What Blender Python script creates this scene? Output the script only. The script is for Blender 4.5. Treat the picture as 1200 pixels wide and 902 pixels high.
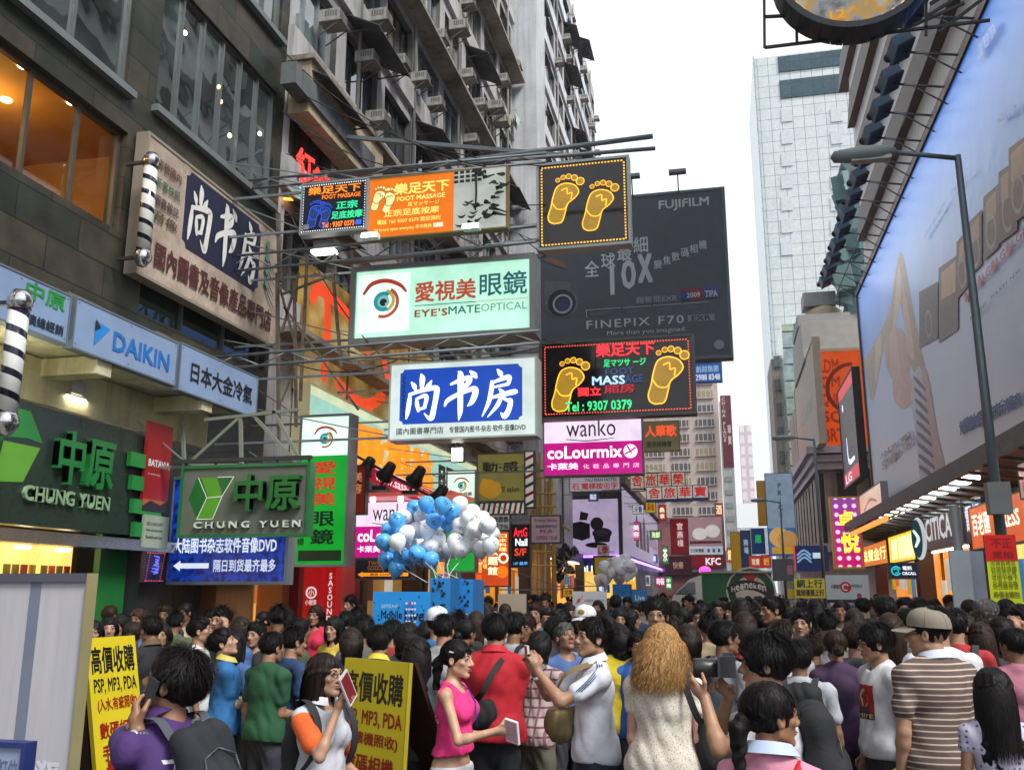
import bpy,math,random
import numpy as np
from mathutils import Vector,Matrix,Euler
random.seed(7); RNG=np.random.default_rng(7)
SC=bpy.context.scene
for o in list(bpy.data.objects):bpy.data.objects.remove(o)
COL=SC.collection
R=math.radians
# ------------------------------------------------------------------ camera, sky, sun, exposure
F,EYE=1080.0,Vector((0,0,1.9))
YAW,PITCH=R(12.74),R(12.63)
cam=bpy.data.cameras.new('camera'); cam.lens=F/1200*36; cam.sensor_width=36
cam.clip_start=0.1; cam.clip_end=3000
camo=bpy.data.objects.new('camera',cam); COL.objects.link(camo)
camo.location=EYE; camo.rotation_euler=(R(90)+PITCH,0,YAW); SC.camera=camo
SUN=Vector((.62,-.42,.85)).normalized()  # high hazy light from behind the viewer
SUN_EL,SUN_AZ=math.asin(SUN.z),math.atan2(SUN.x,SUN.y)
W=bpy.data.worlds.new('World'); SC.world=W; W.use_nodes=True
nt=W.node_tree; nt.nodes.clear()
sky=nt.nodes.new('ShaderNodeTexSky'); sky.sky_type='NISHITA'; sky.sun_disc=False
sky.sun_elevation=SUN_EL; sky.sun_rotation=SUN_AZ; sky.air_density=1.0; sky.dust_density=6.0; sky.ozone_density=1.0
hs=nt.nodes.new('ShaderNodeHueSaturation'); hs.inputs['Saturation'].default_value=0.42; hs.inputs['Value'].default_value=1.0
bg=nt.nodes.new('ShaderNodeBackground'); bg.inputs['Strength'].default_value=0.076
wo=nt.nodes.new('ShaderNodeOutputWorld')
cl_=nt.nodes.new('ShaderNodeMix'); cl_.data_type='RGBA'; cl_.inputs[7].default_value=(12.5,13.0,13.6,1)  # thin bright cloud sheet over the blue
tcw=nt.nodes.new('ShaderNodeTexCoord'); nzw=nt.nodes.new('ShaderNodeTexNoise'); nzw.inputs['Scale'].default_value=2.0; nzw.inputs['Detail'].default_value=6.0; nt.links.new(tcw.outputs['Generated'],nzw.inputs['Vector'])
mrw=nt.nodes.new('ShaderNodeMapRange'); mrw.inputs[1].default_value=.25; mrw.inputs[2].default_value=.7; mrw.inputs[3].default_value=.7; mrw.inputs[4].default_value=1.0; nt.links.new(nzw.outputs[0],mrw.inputs[0]); nt.links.new(mrw.outputs[0],cl_.inputs[0])
nt.links.new(sky.outputs[0],hs.inputs['Color']); nt.links.new(hs.outputs[0],cl_.inputs[6]); nt.links.new(cl_.outputs[2],bg.inputs[0]); nt.links.new(bg.outputs[0],wo.inputs[0])
sl=bpy.data.lights.new('sun','SUN'); sl.energy=3.2; sl.angle=R(20); sl.color=(1.0,0.96,0.9)
so=bpy.data.objects.new('sun',sl); COL.objects.link(so)
so.rotation_euler=SUN.to_track_quat('Z','Y').to_euler()
SC.view_settings.view_transform='Standard'; SC.view_settings.look='None'
SC.view_settings.exposure=0.45; SC.view_settings.gamma=1.0; SC.view_settings.use_curve_mapping=False
SC.cycles.max_bounces=6; SC.cycles.diffuse_bounces=3; SC.cycles.glossy_bounces=3; SC.cycles.transparent_max_bounces=8
SC.cycles.transmission_bounces=3; SC.cycles.sample_clamp_indirect=6.0; SC.cycles.caustics_reflective=False; SC.cycles.caustics_refractive=False
try:
    SC.cycles.use_denoising=True
except Exception:pass

# ------------------------------------------------------------------ camera rays -> places on real planes
def ray(u,v):
    a=(u-600)/F; b=(451-v)/F
    fw=math.cos(PITCH)-b*math.sin(PITCH); z=math.sin(PITCH)+b*math.cos(PITCH)
    return Vector((a*math.cos(YAW)-fw*math.sin(YAW),a*math.sin(YAW)+fw*math.cos(YAW),z))
def onY(u,v,Y):d=ray(u,v); return EYE+d*(Y/d.y)
def onX(u,v,X):d=ray(u,v); return EYE+d*(X/d.x)
def onZ(u,v,Z):d=ray(u,v); return EYE+d*((Z-1.9)/d.z)

# ------------------------------------------------------------------ materials
MATS={}
def lin(c):
    return tuple((x/12.92 if x<=.04045 else((x+.055)/1.055)**2.4)for x in c)
def hx(h):
    return lin(tuple(int(h[i:i+2],16)/255 for i in(0,2,4)))
def C(c):return hx(c)if isinstance(c,str)else tuple(c)
def base_mat(name):
    m=bpy.data.materials.new(name); m.use_nodes=True
    return m,m.node_tree,m.node_tree.nodes['Principled BSDF']
def N(t,kind,**kw):
    n=t.nodes.new(kind)
    for k,v in kw.items():
        if k in n.inputs.keys():n.inputs[k].default_value=v
        else:setattr(n,k,v)
    return n
def coords(t,swap=None):
    tc=N(t,'ShaderNodeTexCoord')
    if not swap:return tc.outputs['Object']
    sp=N(t,'ShaderNodeSeparateXYZ'); cb=N(t,'ShaderNodeCombineXYZ'); t.links.new(tc.outputs['Object'],sp.inputs[0])
    for i,ax in enumerate(swap):t.links.new(sp.outputs['XYZ'.index(ax)],cb.inputs[i])
    return cb.outputs[0]
def mix(t,fac,a,b,mode='MIX'):
    n=t.nodes.new('ShaderNodeMix'); n.data_type='RGBA'; n.blend_type=mode
    for i,x in((0,fac),(6,a),(7,b)):
        if hasattr(x,'is_linked')or hasattr(x,'node'):t.links.new(x,n.inputs[i])
        elif i==0:n.inputs[0].default_value=x
        else:n.inputs[i].default_value=(*x[:3],1)
    return n.outputs[2]
def ramp(t,src,stops):
    n=t.nodes.new('ShaderNodeValToRGB'); t.links.new(src,n.inputs[0])
    e=n.color_ramp.elements
    while len(e)<len(stops):e.new(0.5)
    for k,(p,c)in enumerate(stops):
        e[k].position=p; e[k].color=(*c,1)if len(c)==3 else c
    return n.outputs[0]
def flat(col,rough=.5,e=0.0,metal=0.0,spec=.5):
    """smooth paint, plastic, vinyl, metal; e > 0 for lamps and backlit signs, and for walls and boards given a glow"""
    c=C(col); key=('flat',tuple(round(x,4)for x in c),rough,e,metal)
    if key in MATS:return MATS[key]
    m,t,b=base_mat('glowing_surface' if e else 'painted_metal' if metal else 'paint')
    n=N(t,'ShaderNodeTexNoise',Scale=2.3,Detail=5.0); t.links.new(coords(t),n.inputs['Vector'])
    k,q=(.78,1)if not e else(.9,.4)
    t.links.new(mix(t,n.outputs[0],tuple(x*k*q for x in c),tuple(min(1,x*(2-k))*q for x in c)),b.inputs['Base Color'])
    n2=N(t,'ShaderNodeTexNoise',Scale=9.0,Detail=4.0); t.links.new(coords(t),n2.inputs['Vector'])
    mr=N(t,'ShaderNodeMapRange'); t.links.new(n2.outputs[0],mr.inputs[0]); mr.inputs[3].default_value=max(0,rough-.12); mr.inputs[4].default_value=min(1,rough+.12)
    t.links.new(mr.outputs[0],b.inputs['Roughness'])
    b.inputs['Metallic'].default_value=metal; b.inputs['Specular IOR Level'].default_value=spec
    if e:
        t.links.new(mix(t,ramp(t,n.outputs[0],[(.3,(0,0,0)),(.62,(1,1,1))]),tuple(x*.78 for x in c),c),b.inputs['Emission Color']); b.inputs['Emission Strength'].default_value=e*(1.28 if e<1.5 else 1)
    MATS[key]=m; return m
def grimy(col,col2=None,scale=.7,rough=.85,streak=True,bump=.25,key=None):
    """weathered wall: blotches, vertical water streaks, fine grain"""
    c=C(col); c2=C(col2)if col2 else tuple(x*.45 for x in c)
    k=('grimy',c,c2,scale,streak)
    if k in MATS:return MATS[k]
    m,t,b=base_mat('weathered_wall')
    co=coords(t)
    n=N(t,'ShaderNodeTexNoise',Scale=scale,Detail=9.0,Roughness=.65); t.links.new(co,n.inputs['Vector'])
    col_=ramp(t,n.outputs[0],[(.32,c2),(.52,tuple(.75*x+.25*y for x,y in zip(c,c2))),(.68,c)])
    if streak:
        mp=N(t,'ShaderNodeMapping'); mp.inputs['Scale'].default_value=(2.6,2.6,.12); t.links.new(co,mp.inputs['Vector'])
        n2=N(t,'ShaderNodeTexNoise',Scale=1.6,Detail=6.0,Roughness=.7); t.links.new(mp.outputs[0],n2.inputs['Vector'])
        fac=ramp(t,n2.outputs[0],[(.48,(0,0,0)),(.72,(.75,.75,.75))])
        col_=mix(t,fac,col_,tuple(x*.6 for x in c2))
    t.links.new(col_,b.inputs['Base Color']); b.inputs['Roughness'].default_value=rough
    n3=N(t,'ShaderNodeTexNoise',Scale=22.0,Detail=6.0); t.links.new(co,n3.inputs['Vector'])
    bp=N(t,'ShaderNodeBump',Strength=bump,Distance=.03); t.links.new(n3.outputs[0],bp.inputs['Height']); t.links.new(bp.outputs[0],b.inputs['Normal'])
    MATS[k]=m; return m
def brick(c1,c2,mortar,w,h,ms=.01,swap='YZX',rough=.6,off=.5,bump=.4,metal=0,spec=.5,noise=.5,name='stone_cladding'):
    k=('brick',c1,c2,mortar,w,h,swap,rough,off,metal)
    if k in MATS:return MATS[k]
    m,t,b=base_mat(name); co=coords(t,swap)
    br=N(t,'ShaderNodeTexBrick'); br.offset=off; br.squash=1
    for i,x in(('Color1',c1),('Color2',c2),('Mortar',mortar)):br.inputs[i].default_value=(*C(x),1)
    br.inputs['Scale'].default_value=1; br.inputs['Mortar Size'].default_value=ms; br.inputs['Brick Width'].default_value=w; br.inputs['Row Height'].default_value=h; br.inputs['Mortar Smooth'].default_value=.1
    t.links.new(co,br.inputs['Vector'])
    n=N(t,'ShaderNodeTexNoise',Scale=1.7,Detail=8.0,Roughness=.7); t.links.new(co,n.inputs['Vector'])
    f=ramp(t,n.outputs[0],[(.3,(1-noise,)*3),(.7,(1+noise*.3,)*3)])
    t.links.new(mix(t,1.0,br.outputs['Color'],f,'MULTIPLY'),b.inputs['Base Color'])
    b.inputs['Roughness'].default_value=rough; b.inputs['Metallic'].default_value=metal; b.inputs['Specular IOR Level'].default_value=spec
    bp=N(t,'ShaderNodeBump',Strength=bump,Distance=.02); bp.invert=True
    t.links.new(br.outputs['Fac'],bp.inputs['Height']); t.links.new(bp.outputs[0],b.inputs['Normal'])
    MATS[k]=m; return m
def glass_dark(tint=(.02,.025,.03),wav=.03,key='g',rough=.03,scale=.8):
    k=('glass',tint,wav,rough)
    if k in MATS:return MATS[k]
    m,t,b=base_mat('window_glass')
    n=N(t,'ShaderNodeTexNoise',Scale=scale,Detail=2.0); t.links.new(coords(t),n.inputs['Vector'])
    n2=N(t,'ShaderNodeTexNoise',Scale=.9,Detail=1.0); t.links.new(coords(t),n2.inputs['Vector'])
    t.links.new(ramp(t,n2.outputs[0],[(.35,tuple(x*.5 for x in tint)),(.65,tuple(x*1.9 for x in tint))]),b.inputs['Base Color'])
    b.inputs['Roughness'].default_value=rough; b.inputs['Specular IOR Level'].default_value=1.0; b.inputs['IOR'].default_value=1.9
    bp=N(t,'ShaderNodeBump',Strength=wav*8,Distance=.05); t.links.new(n.outputs[0],bp.inputs['Height']); t.links.new(bp.outputs[0],b.inputs['Normal'])
    MATS[k]=m; return m
def clear_glass():
    if 'clear' in MATS:return MATS['clear']
    m,t,b=base_mat('clear_glass'); out=t.nodes['Material Output']
    tr=N(t,'ShaderNodeBsdfTransparent'); gl=N(t,'ShaderNodeBsdfGlossy',Roughness=.03); mx=N(t,'ShaderNodeMixShader')
    fr=N(t,'ShaderNodeFresnel',IOR=1.5); t.links.new(fr.outputs[0],mx.inputs[0]); t.links.new(tr.outputs[0],mx.inputs[1]); t.links.new(gl.outputs[0],mx.inputs[2]); t.links.new(mx.outputs[0],out.inputs[0])
    tr.inputs[0].default_value=(.9,.93,.92,1)
    MATS['clear']=m; return m
STEEL=flat((.22,.24,.25),.45,metal=.6); DARK=flat((.025,.025,.028),.5); GREYM=flat((.3,.32,.33),.5,metal=.3)
WHITE=flat((.75,.76,.77),.5); CABLE=flat((.015,.015,.016),.6); RUST=grimy((.16,.13,.1),(.06,.04,.03),4,.7,False)

# ------------------------------------------------------------------ mesh builder
class MB:
    def __init__(s):s.v=[]; s.f=[]; s.m=[]; s.s=[]; s.mats=[]
    def mi(s,mat):
        if mat not in s.mats:s.mats.append(mat)
        return s.mats.index(mat)
    def add(s,v,f,mat,smooth=False):
        k=len(s.v); i=s.mi(mat)
        s.v+=[tuple(p)for p in v]; s.f+=[tuple(a+k for a in q)for q in f]
        s.m+=[i]*len(f); s.s+=[smooth]*len(f); return s
    def box(s,c,d,mat,rot=None):
        c=Vector(c); h=Vector(d)/2; M=rot or Matrix.Identity(3)
        v=[c+M@Vector((x*h.x,y*h.y,z*h.z))for x in(-1,1)for y in(-1,1)for z in(-1,1)]
        return s.add(v,[(0,1,3,2),(4,6,7,5),(0,4,5,1),(2,3,7,6),(0,2,6,4),(1,5,7,3)],mat)
    def bar(s,p,q,w,mat,h=None,n=0,w2=None,smooth=None):
        """beam from p to q: n=0 rectangular w x h, else n-sided round of radius w (tapering to w2)"""
        p=Vector(p); q=Vector(q); d=(q-p)
        if d.length<1e-6:return s
        d.normalize(); up=Vector((0,0,1))if abs(d.z)<.95 else Vector((1,0,0))
        a=d.cross(up).normalized(); b=a.cross(d)
        if n==0:
            h=h or w; o=[(-w/2,-h/2),(w/2,-h/2),(w/2,h/2),(-w/2,h/2)]; n_=4; o2=o
        else:
            n_=n; o=[(w*math.cos(2*math.pi*i/n),w*math.sin(2*math.pi*i/n))for i in range(n)]; k=(w2 if w2 is not None else w)/w; o2=[(x*k,y*k)for x,y in o]
        v=[p+a*x+b*y for x,y in o]+[q+a*x+b*y for x,y in o2]
        f=[(i,(i+1)%n_,n_+(i+1)%n_,n_+i)for i in range(n_)]
        s.add(v,f,mat,n>4 if smooth is None else smooth)
        k=len(s.v)-2*n_; i=s.mi(mat)
        s.f+=[tuple(k+j for j in range(n_-1,-1,-1)),tuple(k+n_+j for j in range(n_))]; s.m+=[i,i]; s.s+=[False,False]
        return s
    def tube(s,pts,r,mat,n=6):
        for a,b in zip(pts,pts[1:]):s.bar(a,b,r,mat,n=n)
        return s
    def sag(s,p,q,dip,r,mat,k=10,n=5):
        p=Vector(p); q=Vector(q)
        return s.tube([p.lerp(q,i/k)-Vector((0,0,dip*4*(i/k)*(1-i/k)))for i in range(k+1)],r,mat,n)
    def lathe(s,prof,c,mat,n=16,axis=None,smooth=True):
        """prof = [(r, z)...] round the z axis at c (axis: a rotation matrix)"""
        M=axis or Matrix.Identity(3); c=Vector(c); v=[]; f=[]
        for r,z in prof:
            for i in range(n):v.append(c+M@Vector((r*math.cos(2*math.pi*i/n),r*math.sin(2*math.pi*i/n),z)))
        for j in range(len(prof)-1):
            for i in range(n):f.append((j*n+i,j*n+(i+1)%n,(j+1)*n+(i+1)%n,(j+1)*n+i))
        f.append(tuple(range(n-1,-1,-1))); f.append(tuple((len(prof)-1)*n+i for i in range(n)))
        return s.add(v,f,mat,smooth)
    def ball(s,c,r,mat,n=12,rz=None,M=None):
        k=n//2; rz=rz or r
        return s.lathe([(max(1e-4,r*math.sin(math.pi*i/k)),-rz*math.cos(math.pi*i/k))for i in range(k+1)],c,mat,n,M)
    def build(s,name,parent=None,loc=None):
        me=bpy.data.meshes.new(name); off=Vector(loc)if loc else Vector((0,0,0))
        p=parent
        while p is not None:off=off+p.location; p=p.parent
        V=np.array(s.v,dtype=np.float64).reshape(-1,3)-np.array(off)
        me.from_pydata(V.tolist(),[],s.f)
        for m in s.mats:me.materials.append(m)
        me.polygons.foreach_set('material_index',s.m); me.polygons.foreach_set('use_smooth',s.s); me.update()
        o=bpy.data.objects.new(name,me); COL.objects.link(o)
        if parent:o.parent=parent
        if loc:o.location=loc
        return o
def tag(o,label=None,cat=None,group=None,kind=None):
    if label:o['label']=label
    if cat:o['category']=cat
    if group:o['group']=group
    if kind:o['kind']=kind
    return o
def empty(name,loc,label,cat,group=None):
    o=bpy.data.objects.new(name,None); o.empty_display_size=.2; COL.objects.link(o); o.location=loc
    return tag(o,label,cat,group)
def copy_tree(o,parent=None):
    c=o.copy(); COL.objects.link(c)
    if parent:c.parent=parent
    for ch in[x for x in bpy.data.objects if x.parent==o]if not hasattr(o,'_')else[]:copy_tree(ch,c)
    return c
KIDS={}
def clone(root,kids,loc,rz=0,scale=1):
    """copy of a thing and of each of its parts (kids: [(part, [sub-parts])])"""
    r=root.copy(); COL.objects.link(r); r.location=loc; r.rotation_euler=(0,0,rz)
    if scale!=1:r.scale=(scale,)*3
    for k,subs in kids:
        c=k.copy(); COL.objects.link(c); c.parent=r
        for q in subs:
            d=q.copy(); COL.objects.link(d); d.parent=c
    return r

# ------------------------------------------------------------------ lettering
GLY={}
def glyphs(txt,bold=0.0,spacing=1.0):
    k=(txt,spacing)
    if k in GLY:return GLY[k]
    c=bpy.data.curves.new('lettering','FONT'); c.body=txt; c.resolution_u=2; c.fill_mode='FRONT'; c.space_character=spacing
    o=bpy.data.objects.new('lettering',c); COL.objects.link(o)
    oe=o.evaluated_get(bpy.context.evaluated_depsgraph_get()); me=oe.to_mesh()
    v=[tuple(x.co)for x in me.vertices]; f=[tuple(p.vertices)for p in me.polygons]
    oe.to_mesh_clear(); bpy.data.objects.remove(o); bpy.data.curves.remove(c)
    xs=[p[0]for p in v]; ys=[p[1]for p in v]; x0,x1,y0,y1=min(xs),max(xs),min(ys),max(ys)
    v=[((p[0]-x0)/(x1-x0),(p[1]-y0)/(y1-y0))for p in v]
    GLY[k]=(v,f,(x1-x0)/(y1-y0),y1-y0); return GLY[k]
def crom(pts,k=6):
    """smooth a polyline of (x, y, width)"""
    P=[np.array(p,float)for p in pts]
    if len(P)<3:return[P[0]+(P[-1]-P[0])*i/3 for i in range(4)]
    P=[2*P[0]-P[1]]+P+[2*P[-1]-P[-2]]; out=[]
    for a,b,c,d in zip(P,P[1:],P[2:],P[3:]):
        for i in range(k):
            t=i/k; out.append(.5*(2*b+(c-a)*t+(2*a-5*b+4*c-d)*t*t+(3*b-a-3*c+d)*t**3))
    out.append(P[-2]); return out
# brush-written characters: strokes of (x, y, width) in a 100 x 100 cell, y up
BRUSH={
 '尚':[[(44,99,4),(48,90,12),(47,72,9)],[(16,82,4),(24,74,10),(28,66,5)],[(76,84,3),(68,74,10),(58,66,6)],
       [(12,58,5),(10,40,10),(6,18,9),(2,4,3)],[(10,56,6),(50,64,9),(88,68,11),(92,58,12),(86,30,11),(78,4,12),(66,6,6),(56,14,2)],
       [(32,46,5),(34,34,9),(38,20,6)],[(32,46,5),(56,52,8),(62,46,9),(56,26,7)],[(38,22,5),(58,27,7)]],
 '书':[[(22,74,5),(50,82,9),(76,86,10),(72,74,11),(46,60,6)],[(4,28,4),(14,40,9),(52,54,9),(90,62,11),(94,52,13),(84,34,11),(72,26,3)],
       [(44,100,4),(50,92,13),(50,50,12),(50,16,11),(46,-4,2)],[(78,100,4),(90,92,12),(96,86,6)]],
 '房':[[(46,100,4),(54,92,11),(58,86,6)],[(28,72,5),(60,80,9),(80,83,10),(78,70,8)],[(28,62,4),(76,68,7)],
       [(30,74,8),(28,56,10),(20,30,9),(2,2,2)],[(52,58,4),(60,51,10),(63,47,5)],[(26,40,5),(60,46,9),(96,51,11),(99,48,4)],
       [(58,42,7),(74,34,7),(84,32,10),(78,12,11),(66,0,11),(56,8,2)],[(58,44,8),(46,24,9),(18,0,2)]]}
def loop2(pts):return[tuple(p)for p in pts]

class Sign:
    """a flat sign: local x to the reader's right, y up, n out of its face; parts are collected by name and built as children"""
    def __init__(s,name,label,cat,quad,plane,val,group=None,thick=.15,w=None,h=None):
        ps=[{'Y':onY,'X':onX}[plane](u,v,val)for u,v in quad]  # TL TR BR BL in the photograph
        zt=(ps[0].z+ps[1].z)/2; zb=(ps[2].z+ps[3].z)/2
        if plane=='Y':
            a=(ps[0].x+ps[3].x)/2; b=(ps[1].x+ps[2].x)/2
            s.o=Vector((a,val,zb)); s.ex=Vector((1,0,0)); s.en=Vector((0,-1,0)); s.W=b-a
        else:
            a=(ps[0].y+ps[3].y)/2; b=(ps[1].y+ps[2].y)/2
            sg=1 if b>a else-1
            s.o=Vector((val,a,zb)); s.ex=Vector((0,sg,0)); s.en=Vector((sg,0,0)); s.W=abs(b-a)
        s.H=zt-zb; s.ez=Vector((0,0,1)); s.th=thick; s.parts={}; s.lay=0
        s.root=empty(name,s.o+s.ex*s.W/2-s.en*thick/2,label,cat,group)
    @classmethod
    def at(cls,name,label,cat,o,ex,W,H,group=None,thick=.1,ez=(0,0,1)):
        s=cls.__new__(cls); s.o=Vector(o); s.ex=Vector(ex).normalized(); s.ez=Vector(ez).normalized(); s.en=s.ex.cross(s.ez); s.W=W; s.H=H
        s.th=thick; s.parts={}; s.lay=0; s.root=empty(name,s.o+s.ex*W/2,label,cat,group); return s
    def P(s,x,y,n=0):return s.o+s.ex*(x*s.W)+s.ez*(y*s.H)+s.en*n
    def mb(s,part):return s.parts.setdefault(part,MB())
    def slab(s,part,x0,y0,x1,y1,n0,n1,mat):
        a=[s.P(x,y,n)for n in(n0,n1)for x,y in((x0,y0),(x1,y0),(x1,y1),(x0,y1))]
        s.mb(part).add(a,[(3,2,1,0),(4,5,6,7),(0,1,5,4),(1,2,6,5),(2,3,7,6),(3,0,4,7)],mat); return s
    def panel(s,mat,side=None):
        s.slab('panel',0,0,1,1,-s.th,0,side or mat)
        s.rect(0,0,1,1,mat,'panel',.003); return s
    def rect(s,x0,y0,x1,y1,mat,part='panel',n=None):
        n=s.up()if n is None else n
        s.mb(part).add([s.P(x0,y0,n),s.P(x1,y0,n),s.P(x1,y1,n),s.P(x0,y1,n)],[(0,1,2,3)],mat); return s
    def up(s):s.lay+=1; return.004+.001*s.lay
    def frame(s,mat,w=.06,d=.04,part='frame'):
        wx=w/s.W; wy=w/s.H; t=s.th
        for q in((-wx,-wy,1+wx,0),(-wx,1,1+wx,1+wy),(-wx,0,0,1),(1,0,1+wx,1)):s.slab(part,*q,-t-.01,d,mat)
        return s
    def text(s,txt,x0,y0,x1,y1,mat,bold=.012,part='lettering',n=None,keep=False,depth=0,slant=0,sp=1.0):
        """fit the words into a box given in fractions of the sign"""
        v,f,asp,hh=glyphs(txt,0,sp); n=s.up()if n is None else n
        if keep:
            wr=(y1-y0)*s.H*asp/s.W
            if wr<x1-x0:c=(x0+x1)/2; x0,x1=c-wr/2,c+wr/2
        by=min(bold,.022)/hh; bx=by/asp; A,B=(x1-x0)/(1+2*bx),(y1-y0)/(1+2*by)
        for i,(p,r)in enumerate(((0,0),(2,0),(0,2),(2,2))if bold else((0,0),)):  # bold = the outline laid four times, a hair apart
            q=[s.P(x0+A*(a+p*bx),y0+B*(b+r*by),n+depth+.0002*i)for a,b in v]
            s.mb(part).add(q,f,mat)
            if depth:s.extrude(part,q,f,depth,mat)
        return s
    def extrude(s,part,q,f,depth,mat):
        from collections import Counter
        ct=Counter(tuple(sorted(e))for p in f for e in zip(p,p[1:]+p[:1]))
        fs=[]; vs=[Vector(p)for p in q]+[Vector(p)-s.en*depth for p in q]; k=len(q)
        for p in f:
            for a,b in zip(p,p[1:]+p[:1]):
                if ct[tuple(sorted((a,b)))]==1:fs.append((b,a,a+k,b+k))
        s.mb(part).add(vs,fs,mat)
    def vtext(s,txt,x0,y0,x1,y1,mat,bold=.015,part='lettering'):
        k=len(txt); h=(y1-y0)/k
        for i,ch in enumerate(txt):
            if ch!=' ':s.text(ch,x0,y1-(i+.92)*h,x1,y1-(i+.08)*h,mat,bold,part,keep=ord(ch)<256)
        return s
    def poly(s,pts,mat,part='emblem',n=None):
        n=s.up()if n is None else n
        s.mb(part).add([s.P(x,y,n)for x,y in pts],[tuple(range(len(pts)))],mat); return s
    def stroke(s,pts,mat,part='emblem',k=6,square=True,n=None,rnd=True):
        """ribbon along (x, y, width) points, in fractions of the sign; width in fractions of its height"""
        Q=crom(pts,k); n=s.up()if n is None else n; asp=s.W/s.H
        P=[np.array((q[0]*asp,q[1]))for q in Q]; L=[]; Rr=[]
        for i in range(len(P)):
            d=P[min(i+1,len(P)-1)]-P[max(i-1,0)]; d=d/(np.linalg.norm(d)+1e-9); nn=np.array((-d[1],d[0])); w=max(.001,Q[i][2]/2)
            L.append(P[i]+nn*w); Rr.append(P[i]-nn*w)
        pts_=L+Rr; m=len(P)
        s.mb(part).add([s.P(p[0]/asp,p[1],n)for p in pts_],[(m+i,m+i+1,i+1,i)for i in range(m-1)],mat)
        if rnd:
            for i in(0,m-1):s.disc(P[i][0]/asp,P[i][1],Q[i][2]/2,mat,part,n+.0003*(1+i%3),k=10)
        return s
    def disc(s,x,y,r,mat,part='emblem',n=None,k=20,ry=None,rot=0,r0=0,a0=0,a1=360):
        """disc or ring or arc; r in fractions of the height"""
        n=s.up()if n is None else n; asp=s.W/s.H; ry=ry or r; c,sn=math.cos(rot),math.sin(rot)
        def q(rr,a):
            px,py=r*rr*math.cos(a),ry*rr*math.sin(a)
            return s.P(x+(px*c-py*sn)/asp,y+px*sn+py*c,n)
        A=[R(a0+(a1-a0)*i/k)for i in range(k+1)]
        if r0==0 and a1-a0==360:s.mb(part).add([q(1,a)for a in A[:-1]],[tuple(range(k))],mat)
        else:
            v=[q(1,a)for a in A]+[q(r0,a)for a in A]
            s.mb(part).add(v,[(i+1,i,k+1+i,k+2+i)[::-1]for i in range(k)],mat)
        return s
    def brush(s,ch,x0,y0,x1,y1,mat,part='lettering',wf=1.0):
        for st in BRUSH[ch]:
            s.stroke([(x0+(x1-x0)*a/100,y0+(y1-y0)*b/100,w/100*(y1-y0)*wf)for a,b,w in st],mat,part)
        return s
    def done(s):
        for k,m in s.parts.items():m.build(k,s.root)
        return s.root
    def foot(s,cx,cy,h,rot,mat,line,mirror=1,part='emblem',toes=True):
        """sole of a foot with five toes and a bright outline, h in fractions of the height"""
        asp=s.W/s.H; c,sn=math.cos(rot),math.sin(rot)
        def T(x,y):x*=mirror; return(cx+(x*c-y*sn)*h/asp,cy+(x*sn+y*c)*h)
        out=crom([(0.0,-.5,0),(.13,-.42,0),(.13,-.22,0),(.12,-.05,0),(.21,.1,0),(.24,.24,0),(.12,.34,0),(-.06,.33,0),(-.19,.22,0),(-.2,.02,0),(-.17,-.2,0),(-.16,-.38,0),(-.1,-.48,0),(0.0,-.5,0)],4)
        s.poly([T(p[0],p[1])for p in out][:-1],mat,part)
        lw=.022*h
        s.stroke([(*T(p[0],p[1]),lw)for p in out],line,'neon_outline',2,rnd=False)
        s.stroke([(*T(x,y),lw)for x,y in((-.17,-.12),(-.05,-.2),(.08,-.17),(.12,-.08))],line,'neon_outline')
        s.stroke([(*T(x,y),lw)for x,y in((-.08,.18),(.0,.24),(.05,.14),(.12,.18),(.15,.06))],line,'neon_outline')
        for i,(x,y,r)in enumerate(((.2,.44,.075),(.07,.48,.058),(-.045,.475,.052),(-.14,.43,.046),(-.22,.35,.042))):
            X,Y=T(x,y); s.disc(X,Y,r*h,mat,part,k=14); s.disc(X,Y,r*h*1.12,line,'neon_outline',k=14,r0=.8)
        return s
# ================================================================== ground
def struct(name,mb):return tag(mb.build(name),kind='structure')
def asphalt():
    m,t,b=base_mat('asphalt'); co=coords(t)
    n=N(t,'ShaderNodeTexNoise',Scale=.6,Detail=8.0); t.links.new(co,n.inputs['Vector']); n2=N(t,'ShaderNodeTexNoise',Scale=60.0,Detail=3.0); t.links.new(co,n2.inputs['Vector'])
    t.links.new(mix(t,n2.outputs[0],ramp(t,n.outputs[0],[(.3,(.03,.03,.032)),(.7,(.07,.07,.07))]),(.09,.09,.09)),b.inputs['Base Color']); b.inputs['Roughness'].default_value=.8
    bp=N(t,'ShaderNodeBump',Strength=.4,Distance=.01); t.links.new(n2.outputs[0],bp.inputs['Height']); t.links.new(bp.outputs[0],b.inputs['Normal']); return m
struct('ground',MB().add([(-1500,-200,0),(1500,-200,0),(1500,2500,0),(-1500,2500,0)],[(0,1,2,3)],asphalt()))
pav=brick((.22,.2,.19),(.28,.25,.23),(.1,.1,.1),.3,.3,.008,'XYZ',.8,0,name='paving_blocks')
struct('pavement',MB().box((-7.6,60,.06),(2.8,160,.12),pav))
struct('footpath',MB().box((5.9,60,.06),(2.2,160,.12),pav))
kb=flat((.35,.35,.34),.8)
struct('kerb',MB().box((-6.13,60,.065),(.14,160,.13),kb).box((4.73,60,.065),(.14,160,.13),kb))
ln=MB()
for y in range(6,140,6):ln.add([(-.9,y,.004),(-.78,y,.004),(-.78,y+3,.004),(-.9,y+3,.004)],[(0,1,2,3)],flat((.7,.7,.66),.7))
struct('road_marking',ln)

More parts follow.
